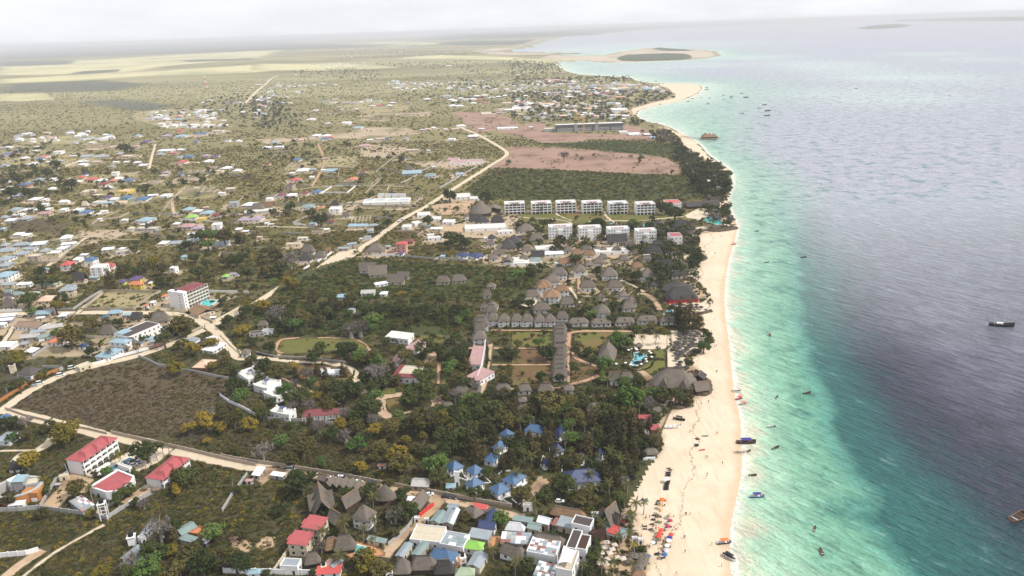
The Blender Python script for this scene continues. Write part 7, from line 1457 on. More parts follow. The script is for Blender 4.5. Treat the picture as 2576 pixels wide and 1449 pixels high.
treelist((0,2),'285 110 150 b; 620 110 110 b; 330 235 95 g; 570 455 90 g; 700 490 210 o; 670 440 120 y; 190 700 150 y; 920 630 110 b; 1110 660 110 p; 1090 330 90 b; 1190 340 90 b; 920 370 120 o; 830 440 110 b; 1650 520 150 b; 1820 370 210 o; 1860 440 110 o; 1950 600 150 y; 2120 555 120 y; 1840 560 110 o; 1760 810 140 y; 2130 780 100 y; 2250 730 110 o; 2340 830 130 b; 2400 1090 180 g; 2380 980 180 b; 2140 1270 160 r; 2080 1330 190 y; 2200 1400 140 y; 1900 1420 140 y; 2510 1370 150 y; 2440 420 130 y; 2480 190 130 y; 2480 240 140 b; 2260 130 90 b; 2140 220 70 b; 1740 270 60 p; 490 1400 120 o; 680 1420 190 y; 60 970 150 p; 180 960 110 b; 60 1010 90 p; 440 850 80 g; 400 880 70 y; 30 780 110 o; 320 940 60 g; 2520 720 120 b; 2250 1250 160 o; 2350 1330 170 o; 2300 340 120 b; 1440 490 90 b; 1530 260 60 o; 1400 250 70 b; 1390 620 70 p; 560 190 130 y; 420 195 80 b; 1000 660 60 b; 2540 540 110 b; 1700 420 120 b; 60 1370 140 b; 130 1350 120 o; 250 1340 120 r')
treelist((2,1),'860 785 120 b; 1220 785 100 g; 1640 700 170 b; 1550 640 130 b; 2160 790 90 b; 1500 620 110 o; 840 690 60 b; 1530 1270 180 b; 1500 1340 130 b; 640 1150 130 b; 1850 1110 110 b; 1890 1140 110 b; 1830 1200 100 b; 2050 400 130 b; 2140 390 120 b; 2150 470 110 b; 2100 330 120 b; 1980 290 120 b; 1900 300 110 b; 2020 250 110 b; 2060 230 100 b; 1900 210 90 b; 1850 350 120 b; 1930 420 120 b; 2000 480 90 b; 2170 300 90 b; 1870 1385 80 p; 300 680 60 p; 1080 680 70 p; 860 690 60 p; 1400 680 60 p; 1740 270 80 b; 520 120 110 r; 650 115 40 r; 697 140 50 b; 820 110 50 r; 1195 115 40 b; 1280 140 90 b; 1600 275 60 b; 1730 45 50 b; 750 270 30 b; 420 900 30 b; 330 930 60 b; 530 920 60 p; 450 1010 110 n; 600 990 90 p; 740 980 90 p; 850 970 90 p; 1340 980 90 p; 1420 970 80 p; 990 930 60 p; 1200 1010 60 b; 1650 1080 90 p; 1560 1010 80 p; 1690 1180 90 p; 1750 1250 80 p; 1790 1330 70 p; 1990 700 80 p; 2070 690 80 b; 1890 690 60 p; 1830 800 80 p; 1700 790 60 p; 1610 800 80 b; 200 760 90 b; 320 790 110 b; 500 740 60 p; 640 740 50 b; 560 1340 50 b; 1250 1330 120 b; 1150 1280 90 b; 850 1270 120 b; 470 1240 90 b; 60 1330 160 g; 200 1270 130 b; 300 1230 110 b; 1010 1250 90 b; 1110 1380 60 p; 1370 1440 60 p; 780 1040 70 p; 1100 1070 60 p; 1290 1080 60 b; 1230 1110 50 p; 2110 560 90 b; 2080 530 80 b; 1450 585 70 g')
treelist((1,1),'1950 510 140 b; 2250 230 40 b; 560 700 110 b; 650 760 140 b; 730 730 90 r; 340 1160 190 r; 200 1110 150 o; 130 1080 120 o; 250 1250 160 b; 150 1260 150 o; 350 1390 150 y; 170 1390 100 g; 60 1300 90 b; 850 1380 60 y; 980 1420 50 y; 1320 790 100 b; 1200 780 60 b; 1240 860 100 o; 1730 770 110 b; 1950 930 150 b; 2050 960 130 b; 2100 1000 110 b; 1950 1010 110 b; 2160 630 60 b; 2030 650 70 b; 2310 540 120 b; 1580 620 50 b; 1750 640 60 p; 1460 140 60 o; 2540 170 60 b; 105 260 50 b; 1280 320 40 b; 510 145 40 b; 2450 1100 60 b; 1000 1080 50 b; 440 375 50 b; 340 640 110 b; 300 680 70 b; 560 730 60 b; 1830 700 70 p; 1900 660 50 b; 1400 1230 60 b')
treelist((0,1),'800 105 45 b; 1250 40 90 b; 1180 30 40 b; 1300 50 80 b; 560 200 90 b; 310 285 50 b; 365 265 45 b; 470 275 80 b; 710 400 110 b; 475 475 60 b; 310 470 90 b; 250 470 80 b; 20 380 90 b; 180 340 110 b; 100 490 110 b; 2120 925 140 g; 2020 920 120 b; 2090 1000 130 g; 2250 930 160 o; 2400 935 110 o; 1900 1020 110 b; 1820 1030 90 b; 1950 1140 110 b; 2080 1200 90 b; 1620 1250 130 o; 1530 1180 120 y; 1450 1230 120 o; 1380 1270 120 b; 1250 1250 90 b; 1100 1380 150 n; 1200 1280 110 n; 410 1375 130 b; 540 1370 100 b; 400 1280 90 b; 540 1260 80 b; 1750 1360 120 o; 1610 1400 110 b; 2000 1290 130 b; 2100 1330 110 o; 2480 1300 150 b; 2380 1180 120 b; 2300 1180 110 o; 2440 1130 110 b; 760 1250 90 o; 1160 770 70 b; 1320 770 50 b; 850 780 60 b; 1470 830 60 g; 960 420 40 b; 2250 790 40 b; 1800 860 60 b')
N_HAND = NT_[0]
# woods filled in between the trees placed above
def yards():
    r = random.Random(2); V = []; Q = []; S = []
    for x,y,a,b,an in FOOT:
        d = hypot(x,y)
        if d < 560 or d > 3200 or r.random() < .12 or (x > 120 and d < 1000): continue
        R = max(a,b)*r.uniform(1.25,2.3) + 2; o = len(V); n = 14; px,py = x + r.uniform(-.4,.4)*a,y + r.uniform(-.5,.3)*b; z = .014 + .0001*(len(V) % 37)
        for k,q in enumerate((0,.55,.8,1.0)):
            for i in range(n):
                t_ = 2*pi*i/n; w = R*q*(1 + .3*sin(3*t_ + x)*(k == 3)) ; V.append((px + w*cos(t_)*1.2,py + w*sin(t_),z)); S.append(R*(1 - q))
            if k: Q += [(o + (k - 1)*n + i,o + (k - 1)*n + (i + 1) % n,o + k*n + (i + 1) % n,o + k*n + i) for i in range(n)]
        PATCHES.append((np.array([(px + R*.9*cos(2*pi*i/8),py + R*.75*sin(2*pi*i/8)) for i in range(8)]),.75))
    me = fastmesh('yard_ground',np.array(V),np.array(Q),M_PLOT); me.flip_normals(); me.attributes.new('sd','FLOAT','POINT').data.foreach_set('value',np.array(S,np.float32)); struct('yard_ground',me)
yards()
def allclear(P,pad=1.0,road=True):
    ok = np.ones(len(P),bool)
    for fx,fy,a,b,an in FOOT:
        d = P - np.array([fx,fy]); m = (np.abs(d[:,0]) < a + b + 8) & (np.abs(d[:,1]) < a + b + 8)
        if not m.any(): continue
        q = d[m]; u = q[:,0]*cos(an) + q[:,1]*sin(an); v = -q[:,0]*sin(an) + q[:,1]*cos(an)
        far = 1 if hypot(fx,fy) < 700 else 2
        # keep clear in front too, so that houses stay visible
        ok[m] &= ~((np.abs(u) < a + pad*far) & (v > -b - (pad + 1.2)*far) & (v < b + pad*far))
    for x,y,r in EXC:
        ok &= ((P[:,0] - x) ** 2 + (P[:,1] - y) ** 2) > (r*.7) ** 2
    if road:
        for line,w in ROADS:
            lo = line.min(0) - w - 6; hi = line.max(0) + w + 6; m = ((P > lo) & (P < hi)).all(1)
            if m.any(): ok[m] &= dline(P[m],line) > w + pad*.8
    return ok
def fillwood(poly,spacing,kinds,rmin,rmax,seed,maxn=80,palms=0):
    poly = gpoly(poly); r = np.random.RandomState(seed); lo,hi = poly.min(0),poly.max(0); n = int((hi - lo).prod()/spacing ** 2*2.2)
    P = r.uniform(lo,hi,(min(n,20000),2)); P = P[inpoly(P,poly)]; P = P[allclear(P,2.0)]
    for q,ex in PATCHES:
        P = P[~(inpoly(P,q) & (r.rand(len(P)) < ex))]
    out = []; have = [(x,y) for x,y,_ in TREEP]
    for p in P:
        if all((p[0] - a) ** 2 + (p[1] - b) ** 2 > spacing ** 2 for a,b in have): have.append(tuple(p)); out.append(p)
        if len(out) >= maxn: break
    for p in out:
        k = kinds[r.randint(len(kinds))]
        if k == 'p': palm(p[0],p[1],90)
        else: tree(p[0],p[1],r.uniform(rmin,rmax),k)
fillwood([(1100,1050),(1300,1020),(1450,1000),(1640,1012),(1655,1090),(1660,1125),(1610,1170),(1570,1240),(1555,1290),(1450,1270),(1330,1180),(1240,1190),(1180,1130),(1080,1110)],5.6,'nnnbbop',3.6,5.8,1,90)
fillwood([(650,930),(1190,930),(1230,1010),(1640,1010),(1640,1050),(1100,1100),(900,1140),(640,1050)],7.8,'bbogonr',3.2,5.6,2,45)
fillwood([(640,760),(760,735),(900,760),(1180,770),(1190,810),(1100,840),(950,840),(720,835),(650,850)],8.5,'boobg',3,5.2,3,40)
fillwood([(600,920),(700,1000),(640,1060),(500,1090),(480,1120),(560,1170),(820,1210),(900,1190),(700,1150),(760,1060)],9,'ooyb',2,3.6,4,26)
fillwood([(440,620),(620,610),(720,640),(700,720),(600,760),(420,700)],12,'oobn',2.2,4,5,26)
fillwood([(1290,700),(1700,680),(1740,760),(1700,800),(1290,820)],8.5,'bbgp',2.2,3.6,6,40)
fillwood([(1290,1000),(1640,1000),(1600,960),(1290,960)],8,'bogp',2.2,3.6,7,20)
fillwood([(1480,1330),(1600,1340),(1625,1400),(1600,1449),(1460,1449)],6,'bpp',2,2.8,8,14)
# ---- scrub: countless bushes, one object, instanced from a handful of bush shapes
def protos(lst,nm):
    c = bpy.data.collections.new(nm)
    for i,me in enumerate(lst):
        o = bpy.data.objects.new(f'{nm}_{i:02d}',me); c.objects.link(o)
    return c
def scatter(name,P,sc,var,col,label,cat=None,kind='stuff'):
    me = bpy.data.meshes.new(name); n = len(P); me.vertices.add(n); me.vertices.foreach_set('co',np.column_stack([P,np.zeros(n)]).astype(np.float32).ravel())
    for nm,v,ty in (('sc',sc,'FLOAT'),('var',var,'INT'),('rz',NR.uniform(0,6.28,n),'FLOAT')):
        a = me.attributes.new(nm,ty,'POINT'); a.data.foreach_set('value',np.asarray(v,np.float32 if ty == 'FLOAT' else np.int32))
    o = place(name,me); o['kind'] = kind; o['label'] = label
    g = bpy.data.node_groups.new(name,'GeometryNodeTree'); g.interface.new_socket('Geometry',in_out='INPUT',socket_type='NodeSocketGeometry'); g.interface.new_socket('Geometry',in_out='OUTPUT',socket_type='NodeSocketGeometry')
    N = g.nodes.new; i_,o_ = N('NodeGroupInput'),N('NodeGroupOutput'); ip = N('GeometryNodeInstanceOnPoints'); ci = N('GeometryNodeCollectionInfo')
    ci.inputs['Collection'].default_value = col; ci.inputs['Separate Children'].default_value = True; ci.inputs['Reset Children'].default_value = True; ip.inputs['Pick Instance'].default_value = True
    def at(nm,ty): a = N('GeometryNodeInputNamedAttribute'); a.data_type = ty; a.inputs['Name'].default_value = nm; return a.outputs['Attribute']
    cx = N('ShaderNodeCombineXYZ'); l = g.links.new; l(at('rz','FLOAT'),cx.inputs['Z']); er = N('FunctionNodeEulerToRotation'); l(cx.outputs[0],er.inputs[0])
    l(i_.outputs[0],ip.inputs['Points']); l(ci.outputs[0],ip.inputs['Instance']); l(at('var','INT'),ip.inputs['Instance Index']); l(er.outputs[0],ip.inputs['Rotation']); l(at('sc','FLOAT'),ip.inputs['Scale']); l(ip.outputs[0],o_.inputs[0])
    md = o.modifiers.new('scatter','NODES'); md.node_group = g; return o
def bush(seed,mat,ncl=14,per=11,ls=.17,fl=.45):
    r = np.random.RandomState(seed)
    def sh(p):
        l = np.linalg.norm(p)
        if l > .95 or l < .35 or p[2] < 0: return None
        return p*np.array([.9,.9,.55])
    V,Fc = leafcloud(seed,ncl,per,ls,sh,fl); V[:,2] += .12; return fastmesh('bush',V,Fc,mat)
BU = [bush(i,LEAF[k]) for i,k in enumerate('bboogdddyrmm')]
BC = protos(BU,'bush')
ZONES = [
    ([(22,1024),(150,960),(330,900),(420,925),(575,960),(590,990),(560,1080),(480,1125),(275,1085),(150,1052)],1.0,[5,5,6,7,5,6,2,3,7,9],.8),
    ([(1170,480),(1240,425),(1290,420),(1690,440),(1745,430),(1830,470),(1830,495),(1720,505),(1640,505),(1300,505),(1200,495)],1.35,[0,1,10,1,2,4,3,11,8],1.2),
    ([(880,650),(1350,680),(1330,745),(1200,760),(700,745),(720,700)],1.4,[0,1,4,2,0,3,11],1.15),
    ([(1330,360),(1560,352),(1700,360),(1750,395),(1700,400),(1438,372)],1.4,[4,4,11,2],1.1),
    ([(1100,1050),(1300,1020),(1650,1010),(1660,1125),(1560,1290),(1330,1180),(1080,1110)],1.3,[0,1,2,5],1.2),
    ([(640,760),(1190,770),(1190,840),(640,850)],1.3,[0,1,2,3,4],1.2),
    ([(0,250),(640,230),(640,330),(0,330)],.45,[10,11,10,3,11,7],1.0),
    ([(0,1290),(262,1320),(640,1200),(700,1240),(760,1449),(0,1449)],1.35,[0,2,3,2,8,1,5,6],1.0),
    ([(640,1090),(1060,1110),(1100,1200),(700,1165),(560,1130)],1.1,[2,3,5,6,0,6],1.0),
]
ZONES = [(gpoly(a),b,c,d) for a,b,c,d in ZONES]
def scrubpts(d0,d1,cell,base,size,seed):
    r = np.random.RandomState(seed); hw = d1*.86
    n = int((2*hw)*(d1 - d0)/cell ** 2*base*1.6); P = np.column_stack([r.uniform(-hw,hw,n),r.uniform(d0,d1,n)])
    P = P[(np.abs(P[:,0]) < P[:,1]*.80 + 60) & inpoly(P,land_poly)]
    dens = np.full(len(P),.625); var = r.choice([0,1,2,3,4,2,3,5,6,8],len(P)); sz = np.full(len(P),1.0)
    # clumps and gaps
    w = (np.sin(P[:,0]*.021 + 1.3*np.sin(P[:,1]*.013))*np.sin(P[:,1]*.027 + 1.1*np.sin(P[:,0]*.017)) + .5*np.sin(P[:,0]*.09 + 2)*np.sin(P[:,1]*.08))
    dens *= np.clip(.78 + .42*w,.15,1.3)
    if d0 >= 420: q = r.rand(len(P)) < np.clip((P[:,1] - 380)/600,0,.93); var = np.where(q,r.choice([10,11,10,11,8,7],len(P)),var)
    for poly,cv,kk,s in ZONES:
        m = inpoly(P,poly); dens[m] = cv*.625; var[m] = r.choice(kk,m.sum()); sz[m] = s
    for poly,ex in PATCHES: m = inpoly(P,poly); dens[m] *= (1 - ex)
    dens *= np.clip((4200 - P[:,1])/2200,0,1)
    P_,k = P,r.rand(len(P)) < dens; P,var,sz = P[k],var[k],sz[k]
    k = allclear(P,.8); P,var,sz = P[k],var[k],sz[k]
    return P,size*sz*r.uniform(.55,1.35,len(P)),var
parts = [scrubpts(130,420,1.75,1.3,1.2,1),scrubpts(420,800,3.3,1.15,1.9,2),scrubpts(800,1500,5.2,1.0,2.1,3),scrubpts(1500,4200,13.,.9,3.0,4)]
P = np.vstack([p[0] for p in parts]); S = np.hstack([p[1] for p in parts]); V_ = np.hstack([p[2] for p in parts])
scatter('scrub',P,S,V_,BC,'dense low scrub of dark green, olive and brown bushes covering the land')
print('scrub',len(P))
# distant trees nobody could count
r = np.random.RandomState(8)
def cloud(polys,n,s0,s1,road=True):
    O = []; S = []
    for poly,k in polys:
        q = gpoly(poly); lo,hi = q.min(0),q.max(0); P = r.uniform(lo,hi,(int(k*6),2)); P = P[inpoly(P,q)]; P = P[allclear(P,1.5)][:k]; O.append(P); S.append(r.uniform(s0,s1,len(P)))
    return np.vstack(O),np.hstack(S)
FP = [([(1288,150),(1410,160),(1420,185),(1310,200),(1288,198)],260),([(900,160),(1288,150),(1390,175),(1288,200),(1100,175)],300),([(730,178),(900,172),(1000,190),(900,205),(760,200)],160),([(1050,100),(1288,100),(1290,118),(1200,122),(1000,118)],260),([(1000,125),(1200,128),(1288,134),(1100,142),(950,134)],200),([(740,118),(1000,112),(1050,130),(820,142)],120),
      ([(1288,200),(1440,195),(1580,192),(1600,205),(1530,208),(1288,222)],260),([(1288,232),(1440,228),(1690,232),(1695,248),(1640,258),(1580,275),(1288,285)],420),([(1288,275),(1560,280),(1610,305),(1650,322),(1580,315),(1288,305)],170),([(1610,330),(1680,330),(1718,362),(1650,360)],60),([(1700,360),(1760,395),(1800,415),(1832,440),(1840,480),(1815,500),(1765,500),(1740,460),(1690,400)],260),
      ([(560,235),(720,235),(700,320),(500,330),(350,300),(480,270)],170),([(620,240),(720,250),(760,320),(644,330)],150),([(1150,195),(1288,200),(1288,260),(1060,270),(1000,240)],150),([(0,370),(130,360),(200,480),(100,540),(0,530)],110),([(1290,560),(1740,570),(1740,640),(1290,640)],90),([(1640,560),(1760,580),(1750,700),(1640,720)],110),([(0,430),(640,430),(640,640),(0,700)],130),([(640,360),(1150,360),(1000,560),(700,640),(640,600)],90),([(1780,500),(1830,520),(1845,560),(1800,560),(1770,530)],40)]
P,S = cloud(FP,0,3.2,6.2)
TP = [fastmesh('tree_form',v[0]*np.array([1,1,1]) + np.array([0,0,.75]),v[1],LEAF[k]) for v,k in ((leafcloud(500 + i,26,9,.16,sh_lumpy(i + 7),.5),k) for i,k in enumerate('bbobr'))]
scatter('distant_trees',P,S,r.choice([0,1,2,3,0,1,4],len(P)),protos(TP,'tree_form'),'countless dark trees between the far houses and along the far shore')
print('distant trees',len(P))
# specks of far settlements that run together
SV,SF,SM = [],[],[]; sr = random.Random(9)
for poly,n_s in (([(760,120),(1040,112),(1060,150),(840,146)],150),([(1288,206),(1480,202),(1640,215),(1690,236),(1288,246)],110),([(960,204),(1288,210),(1288,232),(1000,228)],60),([(600,280),(700,205),(800,215),(720,250),(640,305)],45),([(60,119),(640,103),(640,108),(60,123)],40),([(780,160),(920,158),(920,170),(780,172)],30),([(360,282),(540,278),(560,320),(400,325)],40),([(1288,250),(1560,262),(1600,300),(1300,300)],60),([(1000,110),(1288,104),(1288,118),(1000,120)],40),([(0,340),(300,330),(300,352),(0,362)],30)):
    q = gpoly(poly); lo,hi = q.min(0),q.max(0); c_ = 0
    while c_ < n_s:
        x,y = sr.uniform(lo[0],hi[0]),sr.uniform(lo[1],hi[1])
        if not inpoly(np.array([[x,y]]),q)[0]: continue
        c_ += 1; m = MB(); a,b,h = sr.uniform(4,9),sr.uniform(3,6),sr.uniform(2.6,5); an = sr.uniform(-.4,.4); ca,sa = cos(an),sin(an)
        m.box(-a,a,-b,b,0,h); m.add([(-a - .5,-b - .5,h + .01),(a + .5,-b - .5,h + .01),(a + .5,b + .5,h + .01),(-a - .5,b + .5,h + .01),(-a*.4,0,h + 2),(a*.4,0,h + 2)],[(0,1,5,4),(1,2,5),(2,3,4,5),(3,0,4)])
        k = sr.choice([1,1,1,1,2,2,3,4,5]); o_ = len(SV); SV += [(x + u*ca - v*sa,y + u*sa + v*ca,w) for u,v,w in m.v]; SF += [tuple(i + o_ for i in f) for f in m.f]; SM += [0]*6 + [k]*4
m = MB(); m.v,m.f,m.mi = SV,SF,SM; o = m.build('far_settlements',[WHT,ROOF['wt'],ROOF['gy'],ROOF['lb'],ROOF['pk'],ROOF['cr']]); o['kind'] = 'stuff'; o['label'] = 'scattered specks of far settlements across the plain and headland'
# the three low green garden hedges and the coral rock ledges
ROCK = plain('coral rock',(.10,.075,.055),.6,.6)
def ledge(T,pts,w,h,label,seed=0):
    line = smooth(gpolyT(T,pts),1); r = np.random.RandomState(seed); k = len(line); d = np.gradient(line,axis=0); nn = np.column_stack([-d[:,1],d[:,0]]); nn /= np.linalg.norm(nn,axis=1)[:,None] + 1e-9
    seq = []
    for i in range(k - 1): seq += [line[i] + (line[i + 1] - line[i])*t for t in (0,.33,.66)]
    seq = np.array(seq); d = np.gradient(seq,axis=0); nn = np.column_stack([-d[:,1],d[:,0]]); nn /= np.linalg.norm(nn,axis=1)[:,None] + 1e-9
    m = MB(); rs = []
    for p,q in zip(seq,nn):
        ring = []
        for a,b in ((-1,-.3),(-.9,.45),(-.45,1),(.35,1.05),(.9,.6),(1,-.3)):
            j = r.uniform(.75,1.3); x = p + q*a*w*j; ring.append((x[0] - seq[0][0],x[1] - seq[0][1],b*h*r.uniform(.8,1.2)))
        rs.append(ring)
    m.rings(rs); o = m.build('rock_ledge',ROCK); o.location = (seq[0][0],seq[0][1],0); o['category'] = 'rock'; o['label'] = label; o['group'] = 'coral rock ledges along the beach'
for T,pts,w,h,lb in (((2,2),[(1720,1015),(1850,1068),(1960,1075),(1985,1010),(1960,930)],2.2,1.8,'dark rock ledge under the seaward end of the great thatch hall'),((2,2),[(1740,700),(1800,650),(1850,625),(1900,650)],1.6,1.5,'small rock ledge with roots below the thatch umbrellas'),((2,2),[(1900,260),(1980,240),(2005,232)],1.6,1.4,'rock ledge below the casuarinas near the dark thatch restaurant'),
    ((2,1),[(1750,925),(1850,895),(1950,870),(2050,882),(2150,872),(2230,858),(2255,845)],2.6,2.0,'long coral headland ledge reaching into the sea beside the cove'),((2,1),[(2000,850),(2120,845),(2220,850)],4,2.4,'upper coral ledge on the headland below the lagoon pool'),((2,1),[(1840,1195),(1900,1180),(1960,1150)],1.8,1.5,'short dark rock spur at the south end of the cove'),((2,2),[(1600,1200),(1690,1215),(1745,1190)],1.6,1.5,'rock ledge where the wood opens onto the beach'),((2,2),[(1880,430),(1940,420),(1990,490),(2020,560)],1.2,1.2,'low rock edge beside the thatch umbrellas')):
    ledge(T,pts,w,h,lb,len(lb))
HEDG = LEAF['b']
def hedge(T,pts,w,h):
    line = smooth(gpolyT(T,pts),1); seq = []
    for a,b in zip(line[:-1],line[1:]):
        n = max(1,int(np.linalg.norm(b - a)/(w*.6))); seq += [a + (b - a)*k/n for k in range(n)]
    seq = np.array(seq); return seq,np.full(len(seq),w)
hp = [hedge((2,2),p,w,1) for p,w in (([(0,440),(400,440)],1.0),([(0,408),(400,402)],1.1),([(590,408),(800,410),(1150,415)],1.2),([(1240,835),(1320,830),(1400,800),(1420,740)],1.0),([(1555,640),(1555,800)],.8),([(1110,780),(1210,830)],1.6),([(0,600),(390,600)],.5),([(0,1005),(480,1000)],.8))] + [hedge((1,2),p,w,1) for p,w in (([(900,690),(700,720),(450,720),(230,715)],.9),([(10,660),(180,700)],1.2),([(700,350),(1200,370),(2200,370)],1.0),([(1300,1130),(1380,1110),(1520,1090)],.7),([(1310,1180),(1330,1240),(1380,1275)],.7),([(990,830),(980,900),(900,900),(670,900)],.8),([(2330,600),(2320,800),(2270,940)],1.2))]
P = np.vstack([a for a,b in hp]); S = np.hstack([b for a,b in hp])
scatter('hedges',P,S,np.random.RandomState(3).choice([0,1],len(P)),BC,'clipped dark green hedges along the garden paths')
# ------------------------------------------------------------------ pools
def poolmat(n,a,b):
    t = NT(n); g = t.geo(); k = t.noise(g,.5,4,.6); t.col(t.mix(k,a + (1,),b + (1,))); t.b.inputs['Roughness'].default_value = .08; t.b.inputs['Specular IOR Level'].default_value = .5
    t.bump(t.noise(g,2.5,2,.5),.05,.4); return t.m
PLT = poolmat('turquoise pool water',(.04,.36,.36),(.10,.52,.48)); PLB = poolmat('deep pool water',(.01,.08,.13),(.02,.16,.22)); PLS = poolmat('striped pool water',(.04,.22,.30),(.18,.48,.52))
def pool(T,pts,mat,label,sm=0,cop=WHT):
    L = [F(T,*p) for p in pts]; P = gpoly(L)
    if sm:
        P = np.vstack([P,P[:1]]); Q = smooth(P,2); P = Q[:-1]
    c = P.mean(0); o = thing('swimming_pool','pool',(c[0],c[1],0),0,'swimming pools',label); n = len(P); q = P - c
    m = MB(); m.add([(x,y,.3) for x,y in q],[tuple(range(n))]); w = m.build('water',mat,o)
    if w.data.polygons[0].normal.z < 0: w.data.flip_normals()
    k = 1 + .5/max(1,np.abs(q).max()*.6); m = MB(); a = [(x,y,.36) for x,y in q]; b = [(x*k,y*k,.36) for x,y in q]; c_ = [(x*k,y*k,0) for x,y in q]
    fs = [(i,(i + 1) % n,n + (i + 1) % n,n + i) for i in range(n)] + [(n + i,n + (i + 1) % n,2*n + (i + 1) % n,2*n + i) for i in range(n)]
    m.add(a + b + c_,fs); m.build('coping',cop,o); PATCHES.append((P*1.0,1.0)); EXC.append((c[0],c[1],np.abs(q).max()*.8)); return o
pool((0,3),[(1000,412),(1175,325),(1195,360),(1040,440)],PLB,'dark blue pool between the red-roofed hotel and the white hall')
pool((0,3),[(1230,300),(1305,258),(1345,275),(1270,330)],PLB,'dark blue upper pool beside the golden palm and parked cars')
pool((0,3),[(1395,665),(1440,632),(1462,650),(1420,685)],PLT,'small teal round pool below the two-storey hotel wing',1)
pool((0,3),[(1290,725),(1310,690),(1365,690),(1340,735),(1300,745)],PLT,'small teal kidney pool left of the round teal pool',1)
pool((1,3),[(935,1120),(1110,1166),(1040,1242),(985,1215)],PLT,'bright turquoise pool behind the thatch pyramid')
pool((1,3),[(822,1160),(868,1105),(880,1110),(840,1168)],PLT,'narrow turquoise pool arm left of the thatch pyramid')
pool((0,2),[(2010,180),(2060,125),(2190,122),(2170,145),(2120,185)],PLT,'light blue pool behind the tall maroon-roofed hotel')
pool((2,2),[(1225,655),(1310,650),(1362,680),(1340,722),(1290,735),(1295,775),(1230,785),(1190,765),(1215,730),(1235,700)],PLS,'kidney-shaped blue pool in a ring of white parasols',1)
pool((2,2),[(1515,262),(1570,225),(1618,225),(1615,250),(1560,252),(1535,268)],poolmat('blue pool water',(.02,.16,.36),(.06,.36,.55)),'small blue pool on sand below the huge dark restaurant',1)
pool((2,1),[(1258,845),(1330,795),(1430,775),(1485,785),(1400,810),(1330,835),(1300,868),(1262,868)],PLT,'curved turquoise pool in front of the sixth rear block',1)
pool((2,1),[(1395,868),(1440,840),(1500,838),(1440,880)],PLT,'smaller turquoise pool beside the garden pavilion',1)
pool((2,1),[(1925,765),(1960,735),(2055,732),(2095,770),(2125,808),(2085,818),(2000,800),(1960,790)],PLT,'large turquoise lagoon pool at the headland',1)
pool((2,1),[(1862,768),(1885,762),(1888,778),(1866,780)],PLT,'tiny round turquoise pool left of the lagoon pool',1)
pool((2,1),[(962,790),(1000,780),(1005,808),(970,810)],PLT,'tiny turquoise pool on the lawn above the third front block',1)
pool((2,1),[(1790,1160),(1840,1148),(1880,1155),(1860,1175),(1800,1175)],PLT,'small turquoise pool on white deck beside the cove',1)
pool((2,1),[(1480,905),(1545,900),(1550,925),(1490,930)],PLT,'small turquoise pool left of the pink-roofed arched villa',1)
pool((0,1),[(925,1352),(998,1348),(995,1368),(930,1370)],PLT,'small turquoise pool below the three-storey white house')
# ------------------------------------------------------------------ boats
HW = {'k': plain('black hull paint',(.02,.02,.025),.3,1,.5),'w': plain('white hull paint',(.75,.74,.72),.15,1,.5),'d': plain('tarred wood',(.055,.035,.025),.4,1,.7),'n': plain('blue hull paint',(.03,.12,.28),.2,1,.5),
      'r': plain('red canvas',(.62,.07,.04),.15),'B': plain('indigo canvas',(.05,.045,.22),.15),'t': plain('brown timber',(.20,.11,.06),.3,1.5),'s': plain('sand canvas',(.55,.42,.28),.15),'g': plain('teal paint',(.03,.25,.24),.2),'o': plain('orange canvas',(.75,.16,.03),.1)}
BT = [0]
def boat(T,x,y,lenpx,ang,hull='d',inner='t',canopy=None,label='',mast=0,sand=False,desc=None,wr=.26):
    """ang: direction of the bow on the water, degrees from +X"""
    BT[0] += 1; p = gpt(T,x,y,0 if not sand else .2); d = hypot(p.length,CAM_H); L = lenpx/4/FOC*d; L = min(max(L,3.2),16); Wb = L*wr; h = .13*L
    o = thing('boat','boat',(p.x,p.y,-.12 if not sand else .12),radians(ang),'boats off the beach',label,desc)
    if sand: o.rotation_euler = (0,.04,radians(ang))
    m = MB(); n = 9; rs = []; ins = []
    for k in range(n + 1):
        t = k/n; xx = (t - .5)*L; w = Wb/2*(min(1,(1.12 - t)*2.6) ** .55 if t > .5 else (.72 + .56*t))*(1 if t < .99 else .08); sh = h*(1 + .55*max(0,t - .55) ** 1.5*4 + .25*max(0,.2 - t))
        rs.append([(xx,-w,sh),(xx,-w*.72,h*.2),(xx,0,-h*.25),(xx,w*.72,h*.2),(xx,w,sh),(xx,w*.84,sh),(xx,w*.62,h*.45),(xx,-w*.62,h*.45),(xx,-w*.84,sh)])
    m.rings(rs); mt = [HW[hull],HW[inner]]; nn = 9; mi = []
    for k in range(n):
        for i in range(nn): mi.append(1 if i in (5,6,7) else 0)
    m.mi[:len(mi)] = mi; m.build('hull',mt,o)
    for q in (-.28,.02,.27): MB().box(L*q - .14,L*q + .14,-Wb*.36,Wb*.36,h*.75,h*.85).build('thwart',HW['w' if q < 0 and hull != 'w' else 't'],o)
    if canopy:
        cz = h + 1.3; q = L*.26
        c = MB(); c.add([(-q,-Wb*.5,cz),(q,-Wb*.5,cz),(q,0,cz + .25),(q,Wb*.5,cz),(-q,Wb*.5,cz),(-q,0,cz + .25),(-q,-Wb*.5,cz - .08),(q,-Wb*.5,cz - .08),(q,Wb*.5,cz - .08),(-q,Wb*.5,cz - .08)],[(0,1,2,5),(5,2,3,4),(6,9,8,7),(0,6,7,1),(4,3,8,9)])
        c.build('canopy',HW[canopy],o)
        for a in (-q,q):
            for b in (-Wb*.42,Wb*.42): MB().box(a - .05,a + .05,b - .05,b + .05,h*.6,cz - .05).build('canopy_post',HW['t'],o)
    if mast: MB().tube([(L*.05,0,h*.5),(L*.06,0,mast)],[.12,.05],6).build('mast',HW['w'],o)
    return o
T = (2,3)
